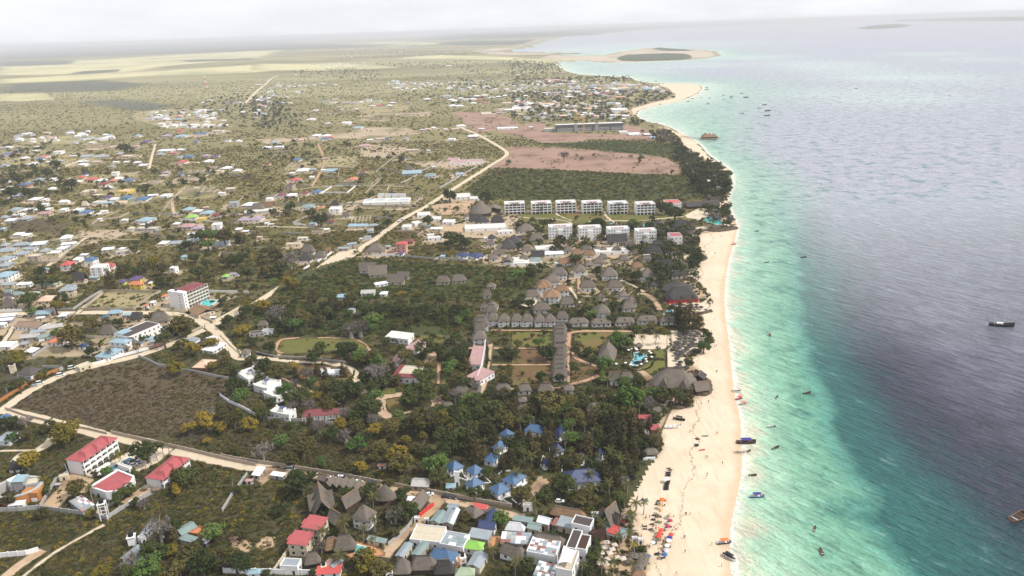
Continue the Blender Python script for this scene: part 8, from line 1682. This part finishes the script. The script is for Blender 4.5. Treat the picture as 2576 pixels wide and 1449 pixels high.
boat(T,2355,112,185,-2,'d','t','B','large wooden boat with indigo canopy moored at the waterline')
boat(T,2297,214,110,-8,'w','s','s','white boat with sand-coloured cover just below the indigo canopy boat')
boat(T,2374,198,75,32,'k','t',None,'slim black boat nosing out beside the sand-covered white boat')
boat(T,2423,437,75,0,'k','d',None,'dark inflatable boat, third down from the indigo canopy boat',wr=.38)
boat(T,2463,655,138,0,'n','w','B','long blue and white boat with small dark cabin off the umbrella rows')
boat(T,2133,1120,135,8,'k','w','o','beached black boat with bright orange cover at the waterline',sand=True)
boat(T,2182,1264,140,-48,'w','k','k','white-rimmed boat with black cover drawn up at the waterline near the bottom',sand=True)
boat(T,1912,183,62,12,'r','r',None,'red kayak lying on the sand',sand=True,wr=.16)
boat(T,1942,42,45,-5,'g','g',None,'small teal kayak lying on the upper beach',sand=True,wr=.2)
T = (3,3)
boat(T,76,163,90,28,'k','d',None,'dark boat with white stern seaward of the indigo canopy boat')
boat(T,470,977,80,62,'d','t',None,'brown open boat with white stern, upper of the two at the lower right')
boat(T,537,1210,95,84,'d','t',None,'brown open boat with white stern, lower of the two at the lower right')
boat(T,2520,868,190,25,'t','d',None,'broad weathered brown hulk lying at the right edge',wr=.4)
T = (2,2)
boat(T,2260,1044,96,0,'w','d',None,'long dark-topped boat, highest of the trio beside the great thatch hall')
boat(T,2284,1118,78,28,'k','r','r','boat with red cover, middle of the trio off the great thatch hall')
boat(T,2327,1174,80,12,'w','t','r','white boat with rusty red cover, lowest of the trio off the great thatch hall')
boat(T,1680,1325,115,-25,'k','d','k','black dhow with raised dark sail cover drawn up on the beach',mast=6,sand=True)
boat(T,1615,1405,150,4,'w','w',None,'white sailing boat with mast resting on the beach by the red boathouse',mast=7,sand=True)
T = (3,2)
boat(T,20,478,52,80,'d','t','r','short boat with pinkish roof alone in the shallows')
boat(T,87,1100,56,52,'d','d',None,'small dark boat pointing away, in line with the great thatch hall')
boat(T,391,1061,82,14,'d','d',None,'slim dark boat at the edge of the deep water')
boat(T,32,1396,84,4,'k','w',None,'thin dark boat with white seats above the indigo canopy boat')
o = boat(T,2350,385,205,-14,'k','d',None,'black-hulled two-masted sailing ship far out on the right',mast=16,wr=.2)
MB().box(-3.4,.4,-1.1,1.1,1.6,2.9).build('deckhouse',HW['w'],o); MB().tube([(-5,0,1.5),(-5.1,0,11)],[.12,.05],6).build('mast',HW['w'],o)
T = (3,1); boat(T,357,1142,58,10,'d','d',None,'slim dark boat farthest out of those off the cove')
T = (2,1)
boat(T,2463,878,40,10,'k','d',None,'small dark boat off the coral headland'); boat(T,2232,1010,48,18,'r','t','r','red boat at the waterline of the cove',sand=True); boat(T,2560,1193,50,3,'g','d',None,'dark green boat off the south end of the cove')
T = (2,0)
for x,y,l,h,c,ms in ((1958,883,28,'d',None,0),(1957,901,34,'d',None,0),(2128,961,26,'d',None,0),(2205,971,32,'d',None,0),(2204,986,32,'d','w',0),(2310,941,30,'d',None,0),(2352,982,46,'d','t',5),(1988,988,26,'d',None,0),(2130,1004,38,'w',None,5),(1971,1046,32,'d',None,0),(1775,981,32,'g','w',0),(1813,994,26,'d',None,0),(1770,1022,30,'d',None,0),(1903,986,20,'d',None,0),(2315,1145,46,'w','t',9),(2540,1055,40,'d','w',4),(2497,1089,50,'w','w',7),(2572,1118,60,'d','t',0),(2566,1166,54,'d',None,7),(1445,818,26,'d',None,0),(1310,816,20,'d',None,0),(1352,832,30,'w',None,0),(1870,940,22,'d',None,0)):
    boat(T,x,y,l,RND.uniform(-15,15),h,'t',c,None,ms,desc=('white' if h == 'w' else 'teal' if h == 'g' else 'dark') + (' masted' if ms else '') + ' fishing boat at anchor' + (' with canopy' if c else ''))
boat((3,0),888,891,24,5,'d','d',None,'lone tiny dark boat on the pale far shallows'); boat((3,0),1826,961,14,5,'d','d',None,'speck of a boat far right on the pale shallows')
LAND += [('indigo canopy boat',F((2,3),2355,110)),('great thatch hall',F((2,2),1650,930)),('beached orange-covered boat',F((2,3),2133,1115)),('far sandy spit',F((2,0),1780,880)),('stilted sea restaurant',F((2,0),1985,1375)),('beached black-covered boat',F((2,3),2182,1262))]
# restaurant on stilts and its jetty
b = gp(*F((2,0),1985,1405)); o = thing('stilt_restaurant','restaurant',(b.x,b.y,-.2),0,None,'thatched restaurant on stilts standing in the sea at the end of a jetty')
DW = HW['t']; s = 1
MB().box(-17,17,-7,7,3.0,3.5).build('deck',DW,o)
for x in range(-15,17,5):
    for y in (-6,0,6): MB().cyl((x,y),.25,-.5,3.0,6).build('stilt',DW,o)
for (x,rx,rz) in ((-8,8,9),(8,8,7),(0,7,8)):
    rm = roof_mesh('t',rx*1.6,12,5.6,rz - 1,.6,None,seed=int(rz)).build('roof',ROOF['tb'],o); rm.location = (x,0,.02*rx)
    MB().box(-rx*.7,rx*.7,-5,5,3.51,5.5).build('wall',WOOD,o).location = (x,0,.01*x)
a = gp(*F((2,0),1700,1382)); e = Vector((b.x - 16,b.y + 2,0)); L = (e - a).length; an = math.atan2(e.y - a.y,e.x - a.x)
o = thing('jetty','jetty',(a.x,a.y,0),an,None,'long thin wooden jetty from the beach to the stilted restaurant'); MB().box(0,L,-1,1,2.6,2.85).build('walkway',DW,o)
pm = MB().box(-.15,.15,-.15,.15,-.5,2.59).mesh('pile',DW); rm = MB().box(-.06,.06,-.06,.06,2.86,3.8).mesh('rail_post',DW)
for k in range(int(L/5) + 1):
    for y in (-.8,.8): place('pile',pm,o,(k*5,y,0)); place('rail_post',rm,o,(k*5,y*1.1,0))
for y in (-.88,.88): MB().box(0,L,y - .05,y + .05,3.81,3.9).build('handrail',DW,o)
# ------------------------------------------------------------------ beach things
def wedge_canopy(cols,r=1.2,z=2.2,rise=.55,n=8):
    ms = [HW[c] if c in HW else c for c in cols]; m = MB()
    for k in range(n):
        a0,a1 = 2*pi*k/n,2*pi*(k + 1)/n
        m.add([(0,0,z + rise),(r*cos(a0),r*sin(a0),z),(r*cos(a1),r*sin(a1),z),(r*.95*cos((a0 + a1)/2),r*.95*sin((a0 + a1)/2),z - .12)],[(0,1,2),(1,3,2)],k % len(ms))
    return m.mesh('canopy',ms)
HW['y'] = plain('yellow canvas',(.75,.45,.04),.1); HW['p'] = plain('lilac canvas',(.60,.50,.62),.1); HW['m'] = plain('maroon canvas',(.25,.03,.05),.1); HW['G'] = plain('green canvas',(.05,.20,.10),.1)
PM = MB().cyl((0,0),.035,0,2.6,6).mesh('pole',HW['t']); LM = MB().box(-.32,.32,-.95,.95,.25,.38).mesh('lounger_bed',HW['k']); LB = MB().add([(-.32,.4,.38),(.32,.4,.38),(.32,.95,.75),(-.32,.95,.75),(-.32,.4,.3),(.32,.4,.3),(.32,.95,.67),(-.32,.95,.67)],[(0,1,2,3),(7,6,5,4),(0,3,7,4),(1,5,6,2),(2,6,7,3)]).mesh('backrest',HW['k'])
LG = MB().box(-.3,-.24,-.9,-.84,0,.25).box(.24,.3,-.9,-.84,0,.25).box(-.3,-.24,.84,.9,0,.25).box(.24,.3,.84,.9,0,.25).mesh('legs',HW['k'])
UC = {}
def umbrella(T,x,y,cols,label=None,r=1.2,desc=None,tilt=0):
    k = (tuple(cols),r)
    if k not in UC: UC[k] = wedge_canopy(cols,r*.85)
    p = gpt(T,x,y,2.2); o = thing('beach_umbrella','umbrella',(p.x,p.y,.1),RND.uniform(0,3),'beach umbrellas',label,desc or 'beach umbrella')
    place('pole',PM,o); c = place('canopy',UC[k],o); c.rotation_euler = (RND.uniform(-.06,.06) + tilt,RND.uniform(-.06,.06),0); return o
T = (2,3)
for x,y,c,r,l in ((1515,680,'o',1.7,'orange beach umbrella at the top of the inner row'),(1498,733,'yB',1.5,'yellow and indigo striped umbrella, upper of two'),(1487,787,'yB',1.4,'yellow and indigo striped umbrella, lower of two'),(1470,845,'tk',1.4,'brown umbrella tilted over loungers in the inner row'),(1597,832,'s',1.6,'sand-coloured umbrella at the top of the outer row'),(1594,890,'rB',1.3,'red and indigo umbrella, upper one of the outer row'),(1473,908,'Gm',1.4,'dark green umbrella between brown and blue-yellow ones'),(1452,957,'Byrw',1.5,'blue, red and yellow umbrella above the three red ones'),(1572,948,'rB',1.4,'red and indigo umbrella, lower one of the outer row'),(1500,987,'r',1.5,'plain red umbrella, highest of three in a line'),(1487,1019,'r',1.5,'plain red umbrella, middle of three in a line'),(1477,1052,'r',1.5,'plain red umbrella, lowest of three in a line'),(1475,1082,'mG',1.4,'maroon and green umbrella below the three red ones'),(1602,1032,'r',1.4,'plain red umbrella alone in the outer row'),(1585,1060,'B',1.5,'indigo umbrella directly below the lone red one'),(1576,1090,'w',1.4,'white umbrella under the indigo one'),(1562,1145,'w',1.4,'white umbrella standing between gaps of the outer row'),(1553,1192,'p',1.3,'lilac umbrella above the navy one near the end of the row'),(1538,1232,'n',1.5,'blue umbrella at the lower end of the outer row'),(1557,472,'w',1.7,'white umbrella among black loungers'),(1352,680,'g',1.0,'small teal umbrella left of the orange one'),(1310,678,'B',.9,'small dark umbrella left of the teal one'),(1110,903,'m',1.7,'maroon umbrella in shade beside the thatch star'),(1165,858,'B',1.5,'navy umbrella in shade under the beach palms'),(1417,1112,'w',1.3,'pale umbrella left of the people below the red ones'),(1375,1245,'n',1.1,'blue umbrella beside the thatch umbrellas at the beach edge')):
    umbrella(T,x,y,c,l,r)
def lounger(x,y,rz,desc='black sun lounger'):
    o = thing('sun_lounger','sun lounger',(x,y,.12),rz,'sun loungers on the beach',None,desc)
    for n,m in (('bed',LM),('backrest',LB),('legs',LG)): place(n,m,o)
for x,y in ((1575,372),(1592,388),(1566,412),(1582,412),(1562,428),(1578,430),(1560,445),(1575,446),(1572,500),(1556,515),(1568,518),(1548,532),(1562,535),(1543,550),(1557,552),(1540,566),(1555,570),(1541,582),(1556,584),(1315,325),(1320,340),(1286,458),(1285,515),(1257,563),(1200,530),(1200,455),(1858,70),(1870,80),(1853,130),(1863,138),(1852,146),(1478,697),(1530,697),(1458,735),(1520,745),(1460,860),(1485,860),(1460,915),(1486,915),(1582,848),(1610,848),(1582,905),(1560,962),(1585,962),(1512,1000),(1500,1035),(1465,1065),(1580,1108),(1565,1108),(1405,933),(1337,955),(1337,982),(1392,985),(1417,887),(1428,845),(1545,1160),(1575,1160),(1540,1205),(1520,1272),(1456,1228),(1458,1240),(1420,1120)):
    p = gpt(T,x,y); lounger(p.x,p.y,-pi/2 + RND.uniform(-.2,.2))
# square white parasols of the garden bar
CAN = MB().box(-1.2,1.2,-1.2,1.2,2.5,2.56).add([(-1.2,-1.2,2.561),(1.2,-1.2,2.561),(1.2,1.2,2.561),(-1.2,1.2,2.561),(0,0,2.95)],[(0,1,4),(1,2,4),(2,3,4),(3,0,4)]).mesh('canopy',plain('cream canvas',(.50,.44,.38),.1))
def parasol(T,x,y,desc='square white parasol',label=None,grp='square white parasols of the garden bar'):
    p = gpt(T,x,y,2.5); o = thing('parasol','parasol',(p.x,p.y,0),.25,grp,label,desc); place('pole',PM,o); place('canopy',CAN,o)
for x,y in ((955,1110),(1032,1135),(932,1158),(1010,1178),(985,1216),(890,1265),(960,1275),(1060,1262),(1120,1270),(888,1318),(945,1325),(900,1215)): parasol(T,x,y)
LAND.append(('garden bar parasols',F(T,980,1220)))
RC = roof_mesh('c',3.0,3.0,2.1,1.0,.3,None,seed=4).mesh('thatch_canopy',ROOF['td']); RC2 = roof_mesh('c',3.0,3.0,2.1,1.0,.3,None,seed=4).mesh('thatch_canopy',ROOF['th'])
def tumb(T,x,y,me=None,desc='thatch beach umbrella'):
    p = gpt(T,x,y,2.3); o = thing('thatch_umbrella','umbrella',(p.x,p.y,0),RND.uniform(0,3),'thatch umbrellas',None,desc); place('pole',PM,o); place('thatch_canopy',me or RC,o)
for x,y in ((1215,1232),(1245,1240),(1330,1232),(1290,1240),(1345,1255),(1305,1268),(1300,1303),(1320,1320),(1292,1335),(1275,1350),(1285,1372),(1180,1290),(1335,1282)): tumb(T,x,y,RC2,'grey thatch umbrella')
T = (2,2)
for x,y in ((1680,450),(1735,445),(1785,450),(1690,480),(1740,478),(1800,475),(1840,480),(1915,482),(1685,510),(1740,505),(1790,505),(1835,518),(1645,545),(1680,545),(1740,540),(1800,535),(1860,560),(1670,570),(1635,590),(1682,600),(1730,560),(1785,570),(1780,590),(1820,560),(1665,628),(1710,635),(1756,595),(1758,615),(1652,655),(1690,655),(1712,658),(1680,682),(1660,705),(1695,740),(1680,765),(1760,795),(1670,795),(1900,535),(1880,460),(1860,440),(1660,160),(1722,165),(1722,195),(1805,165),(1805,190),(1857,165),(1857,190),(1903,188),(1620,165),(1690,190),(1770,430),(1820,430)): tumb(T,x,y)
T = (2,1)
for x,y in ((1800,845),(1845,838),(1900,850),(1760,870),(1850,860),(1950,825),(1930,1080),(1760,1060),(1790,1085),(1610,1130),(1680,1130),(1890,870),(1980,830),(1720,1150),(1640,1090)): tumb(T,x,y,RC2,'small thatch umbrella')
for T,l in (((0,3),((975,378),(1025,352),(1075,320))),):
    for (x,y),lb in zip(l,('lower','middle','upper')):
        p = gpt(T,x,y,2.4); o = thing('parasol','parasol',(p.x,p.y,0),0,'round white parasols by the dark blue pool',lb + ' of three round white parasols by the dark blue pool'); place('pole',PM,o); place('canopy',wedge_canopy('w',1.9),o)
for x,y in ((1458,548),(1545,570)): tumb((0,3),x,y,RC2,'grey thatch umbrella')
for x,y in ((1202,612),(1243,608),(1172,622),(1382,635),(1398,652),(1405,692),(1345,715),(1355,738),(1140,752),(1192,772),(1048,762),(1300,765),(1255,620)): umbrella((2,2),x,y,'w',r=1.2,desc='white poolside parasol')
LAND += [('kidney-shaped pool',F((2,2),1290,715)),('lagoon pool',F((2,1),2020,770)),('three red umbrellas',F((2,3),1487,1020)),('lone white umbrella by black loungers',F((2,3),1557,472)),('white volleyball sand',F((2,2),1400,590)),('orange umbrella',F((2,3),1515,680)),('stall pair on the sand',F((2,3),1262,1095)),('blue end umbrella',F((2,3),1538,1232))]
# ------------------------------------------------------------------ people
def figure(pose,seed):
    J = {'pel': (0,0,.92,.135),'sp': (0,.01,1.15,.125),'ch': (0,.0,1.36,.15),'nk': (0,0,1.5,.055),'hd': (0,-.015,1.6,.085),'ht': (0,-.01,1.7,.08)}
    E = [('pel','sp'),('sp','ch'),('ch','nk'),('nk','hd'),('hd','ht')]
    w = .18 if pose else .03
    for s,n in ((-1,'l'),(1,'r')):
        f = s*w
        J['hp' + n] = (s*.1,0,.86,.095); J['kn' + n] = (s*.11,-f*.9,.48,.06); J['an' + n] = (s*.11,f*1.1 if f > 0 else f*.9,.08,.04); J['to' + n] = (s*.12,J['an' + n][1] - .14,.03,.032)
        J['sh' + n] = (s*.19,0,1.42,.055); J['el' + n] = (s*.24,f*.6 + .02,1.13,.042); J['wr' + n] = (s*.25,f*.9 - .08,.89,.03); J['ha' + n] = (s*.25,f*.9 - .12,.80,.03)
        E += [('pel','hp' + n),('hp' + n,'kn' + n),('kn' + n,'an' + n),('an' + n,'to' + n),('ch','sh' + n),('sh' + n,'el' + n),('el' + n,'wr' + n),('wr' + n,'ha' + n)]
    ks = list(J); me = bpy.data.meshes.new('f'); me.from_pydata([J[k][:3] for k in ks],[(ks.index(a),ks.index(b)) for a,b in E],[])
    o = bpy.data.objects.new('f',me); COL.objects.link(o); md = o.modifiers.new('s','SKIN')
    for i,k in enumerate(ks): me.skin_vertices[0].data[i].radius = (J[k][3],J[k][3]*(.8 if k in ('pel','sp','ch') else 1)); me.skin_vertices[0].data[i].use_root = (i == 0)
    o.modifiers.new('u','SUBSURF').levels = 1; bpy.context.view_layer.update()
    e = o.evaluated_get(bpy.context.evaluated_depsgraph_get()); m = bpy.data.meshes.new_from_object(e); bpy.data.objects.remove(o); return m
SKIN = plain('brown skin',(.22,.12,.08),.15); SKIN2 = plain('light skin',(.50,.32,.24),.15); HAIR = plain('black hair',(.015,.012,.01),.2)
FIG = [figure(0,1),figure(1,2)]
def dressed(i,skin,top,bot):
    m = FIG[i].copy(); m.name = 'body'
    for k in (skin,top,bot,HAIR): m.materials.append(k)
    mi = []
    for p in m.polygons:
        c = p.center; a = 0
        if c.z > 1.64 or (c.z > 1.52 and c.y > .03): a = 3
        elif .95 < c.z < 1.47 and abs(c.x) < .22: a = 1
        elif .45 < c.z <= .95 and abs(c.x) < .21: a = 2
        mi.append(a)
    m.polygons.foreach_set('material_index',mi); return shade(m)
OUT = [(SKIN,HW['B'],HW['k'],'dark blue top'),(SKIN2,HW['r'],HW['w'],'red top'),(SKIN,HW['k'],HW['k'],'black clothes'),(SKIN2,HW['w'],HW['n'],'white top'),(SKIN,HW['m'],HW['k'],'maroon top')]
BODY = [(dressed(i % 2,*OUT[i % 5][:3]),OUT[i % 5][3]) for i in range(10)]
PI_ = [0]
for T,l in (((2,3),((2057,25,1),(2067,25,1),(1950,265,6),(1963,265,9),(2117,325,2),(1962,440,2),(1953,470,1),(1790,838,2),(1742,840,0),(1752,838,2),(1345,880,5),(1350,862,0),(1383,870,2),(1730,1070,5),(1741,1070,0),(1740,1218,2),(2010,1143,2),(1383,1173,9),(1300,1065,7),(1455,1125,2),(1468,1105,3),(1520,1122,4),(2108,1358,4),(1653,1440,1),(1455,732,2),(1541,955,5),(1310,960,2),(1790,10,2),(1558,400,3),(1200,1060,2),(225,660,3))),
             ((2,2),((2020,165,2),(2003,260,4),(2018,250,2),(2045,318,2),(2040,600,4),(2058,592,2),(2055,852,2),(2062,850,0),(1895,1148,3),(1905,1172,2),(1978,1155,2),(1790,1190,0),(1696,1392,4),(2005,445,2))),
             ((2,1),((2038,1108,2),(2050,1108,5),(2032,1140,2),(2105,940,0),(2028,1000,2),(1880,950,1),(1900,940,2),(1850,960,4),(1940,1040,3))),((1,3),((1040,640,3),))):
    for x,y,b in l:
        p = gpt(T,x,y); o = thing('person','person',(p.x,p.y,.13),RND.uniform(0,6.28),'people on the beach',None,'person in ' + BODY[b][1]); place('body',BODY[b][0],o); s = 1.08; o.scale = (s,s,s)
# ------------------------------------------------------------------ cars
CW = {'w': plain('white car paint',(.75,.75,.75),.05,1,.25,0,.6),'g': plain('silver car paint',(.35,.36,.38),.05,1,.25,0,.6),'k': plain('dark car paint',(.03,.035,.04),.05,1,.25,0,.6)}
TYR = plain('tyre rubber',(.02,.02,.02),.2); LMP = plain('lamp glass',(.8,.8,.7),.05,1,.2)
def car(T,x,y,rz,c,label,van=False):
    p = gpt(T,x,y); o = thing('van' if van else 'car','van' if van else 'car',(p.x,p.y,.19),radians(rz),'parked and driving vehicles',label); L,Wc,H = (4.9,1.85,2.1) if van else (4.3,1.75,1.5)
    def ring(x_,w,z0,z1): return [(x_,-w,z0),(x_,w,z0),(x_,w,z1*.9),(x_,w*.82,z1),(x_,-w*.82,z1),(x_,-w,z1*.9)]
    w = Wc/2; MB().rings([ring(-L/2,w*.9,.35,.85),ring(-L/2 + .2,w,.25,.95),ring(-L*.2,w,.22,.97),ring(L*.25,w,.22,.95),ring(L/2 - .25,w*.97,.25,.85),ring(L/2,w*.85,.35,.7)]).build('body',CW[c],o)
    a,b = (-L/2 + .1,L/2 - 1.0) if van else (-L/2 + .35,L/2 - 1.2)
    MB().rings([ring(a,w*.9,.96,1.05),ring(a + .3,w*.88,.96,H),ring(b - .6,w*.88,.96,H),ring(b + .1,w*.9,.94,1.0)]).build('cabin',GLS,o)
    MB().box(a + .32,b - .62,-w*.75,w*.75,H,H + .05).build('roof_panel',CW[c],o)
    wh = MB().rings([[(.32*cos(2*pi*k/12),s,.32*sin(2*pi*k/12)) for k in range(12)] for s in (-.1,.1)]).mesh('wheel',TYR)
    for sx in (-L*.31,L*.31):
        for sy in (-w + .05,w - .05): place('wheel',wh,o,(sx,sy,.32))
    for sy in (-w*.6,w*.6): MB().box(L/2 - .06,L/2 + .01,sy - .16,sy + .16,.55,.72).build('headlight',LMP,o)
for a in (((0,3),1350,340,20,'w','white car parked nearest the hotel pool'),((0,3),1400,312,-15,'g','silver car parked right of the white one by the palms'),((1,3),868,478,-8,'w','white van parked against the road wall',True),((1,3),1035,512,-6,'w','white car parked right of the white van'),((1,3),1155,526,-6,'k','dark car with pale roof at the right end of the parked row'),((1,3),772,478,-8,'w','white car half hidden behind the thatch carport'),((1,3),1745,640,15,'w','white car on the sandy yard beside the thatch roof'),((1,3),1922,662,-20,'k','dark three-wheeler sized vehicle, left of a pair at the road wall'),((1,3),1978,670,-20,'k','dark vehicle, right of a pair at the road wall'),((1,3),360,385,-8,'w','white vehicle beside the row of pale roofing sheets',True),((0,2),725,812,25,'w','white minibus where the road passes the cream gatehouse',True),((0,2),612,884,18,'w','white van driving on the bend of the road',True),((0,2),405,966,20,'w','white van, upper of two parked along the orange wall',True),((0,2),350,992,20,'g','silver car, lower of two parked along the orange wall'),((0,2),2217,624,85,'w','white van parked beside the roadside restaurant',True),((2,3),480,708,0,'w','white car in shade under the dark round trees'),((2,3),165,660,40,'k','dark car on the red sand court'),((1,1),1440,790,30,'w','white bus on the dirt road, lower of two',True),((1,1),1478,770,30,'w','white bus on the dirt road, upper of two',True),((1,1),895,1170,30,'w','white car on the wide sandy stretch of the road')): car(*a)
# power poles
POLEM = MB().cyl((0,0),.12,0,9,6,.08).box(-1,1,-.06,.06,8.1,8.25).mesh('utility_pole',HW['t'])
for T,x,y in (((1,3),1858,570),((1,2),565,470),((0,3),1355,60),((1,3),210,420),((2,3),540,250),((0,2),2290,470),((1,1),1890,400)):
    p = gpt(T,x,y); o = thing('utility_pole','pole',(p.x,p.y,0),.3,'wooden utility poles',None,'thin wooden utility pole',POLEM)
# garden walls by the cottages
for T,pts,l in (((1,3),[(1985,445),(2120,495),(2130,480)],None),((1,3),[(2070,400),(2100,455),(2200,520),(2370,520),(2300,460)],None),((1,3),[(2340,600),(2420,660),(2576,735)],None),((1,3),[(2440,430),(2475,400),(2560,395)],None),((2,3),[(0,680),(70,740),(160,650)],'white curb wall at the tip of the red court'),((2,3),[(440,520),(470,470),(500,450),(505,345)],'white curved wall left of the large navy hall'),((2,3),[(330,165),(345,105),(500,110)],None),((2,3),[(285,350),(310,240),(330,270)],None),((2,3),[(770,310),(850,335),(900,345),(940,340)],None)):
    fence(pts,T,.7,WHT,5,'garden_wall','low white garden wall',l,.35,False)
# ------------------------------------------------------------------ haze
hz = MB().box(-75000,75000,-600,76000,-1.2,226).build('haze',None); hz.data.materials.clear()
hm = bpy.data.materials.new('haze'); hm.use_nodes = True; n_ = hm.node_tree; n_.nodes.clear(); ov = n_.nodes.new('ShaderNodeOutputMaterial'); pv = n_.nodes.new('ShaderNodeVolumePrincipled')
pv.inputs['Density'].default_value = HAZE_D; pv.inputs['Color'].default_value = (.93,.94,.97,1); n_.links.new(pv.outputs[0],ov.inputs['Volume']); hz.data.materials.append(hm); hz['kind'] = 'stuff'
# ------------------------------------------------------------------ past 300 of a kind the ones that show smallest are joined
def ranked(nm): return sorted([t for t in THINGS if t[0].name.split('.')[0] == nm],key=lambda t: -(t[3] if len(t) > 3 else max((v for c in t[0].children for v in c.dimensions[:2]),default=1)/hypot(t[0].location.x,t[0].location.y)))
def drop(t):
    GONE.extend(t[0].children_recursive); GONE.append(t[0]); t[2] = 'gone'
GONE = []
bpy.context.view_layer.update()
fr = ranked('house')[300:]; V = []; Fc = []; MI = []; ML = []
for t in fr:
    if t[2] is None: continue
    for c in t[0].children:
        if c.name.split('.')[0] not in ('wall','roof','parapet','window'): continue
        M = t[0].matrix_world @ c.matrix_local; b = len(V); V += [tuple(M @ v.co) for v in c.data.vertices]; mt = c.data.materials[0]
        if mt not in ML: ML.append(mt)
        for p in c.data.polygons: Fc.append(tuple(b + i for i in p.vertices)); MI.append(ML.index(mt))
    drop(t)
m = MB(); m.v,m.f,m.mi = V,Fc,MI; o = m.build('distant_houses',ML); o['kind'] = 'stuff'; o['label'] = 'mass of small roofs of the most distant village houses'
bt = ranked('broadleaf_tree')[300:]
P = np.array([(t[0].location.x,t[0].location.y) for t in bt]); S = np.array([max(c.scale.x for c in t[0].children) for t in bt])
for t in bt: drop(t)
scatter('undergrowth_trees',P,S,np.random.RandomState(4).choice([0,1,3],len(P)),bpy.data.collections['tree_form'],'mass of small dark green trees filling gaps between the larger ones')
bpy.data.batch_remove(GONE); THINGS = [t for t in THINGS if t[2] != 'gone']
# ------------------------------------------------------------------ labels: what it is, then where it stands among named neighbours
ORD = ['nearest','second','third','fourth','fifth','sixth','seventh','eighth','ninth','tenth']
LP = np.array([l[1] for l in LAND]); seen = {}
items = []
for o,desc,auto in THINGS:
    p = proj(o.location) if '_f' not in o else (o['_f'][0],o['_f'][1],1)
    if '_f' in o: del o['_f']
    if not auto: continue
    d = np.hypot(LP[:,0] - p[0],(LP[:,1] - p[1])*1.3); own = np.argsort(d)
    j = int(own[0]) if d[own[0]] > 2.5 else int(own[1]); dx,dy = p[0] - LP[j][0],p[1] - LP[j][1]
    side = 'left of' if abs(dx) > abs(dy)*1.6 and dx < 0 else 'right of' if abs(dx) > abs(dy)*1.6 else 'behind' if dy < 0 else 'in front of'
    items.append((desc,j,side,d[j],o))
items.sort(key=lambda t: t[3])
for desc,j,side,d,o in items:
    k = (desc,j,side); n = seen.get(k,0); seen[k] = n + 1
    o['label'] = f"{desc}, {ORD[n] if n < 10 else str(n + 1) + 'th'} {side} the {LAND[j][0]}"
for o,desc,auto in THINGS:
    w = o['label'].split()
    if len(w) > 16:
        for x in ('roofed','the','small','large','white','of','far','balconied'):
            if len(w) > 16 and x in w: w.remove(x)
        o['label'] = ' '.join(w); print('long',o['label'])
print('objects',len(COL.objects),'things',len(THINGS),'trees',NT_[0],'boats',BT[0])
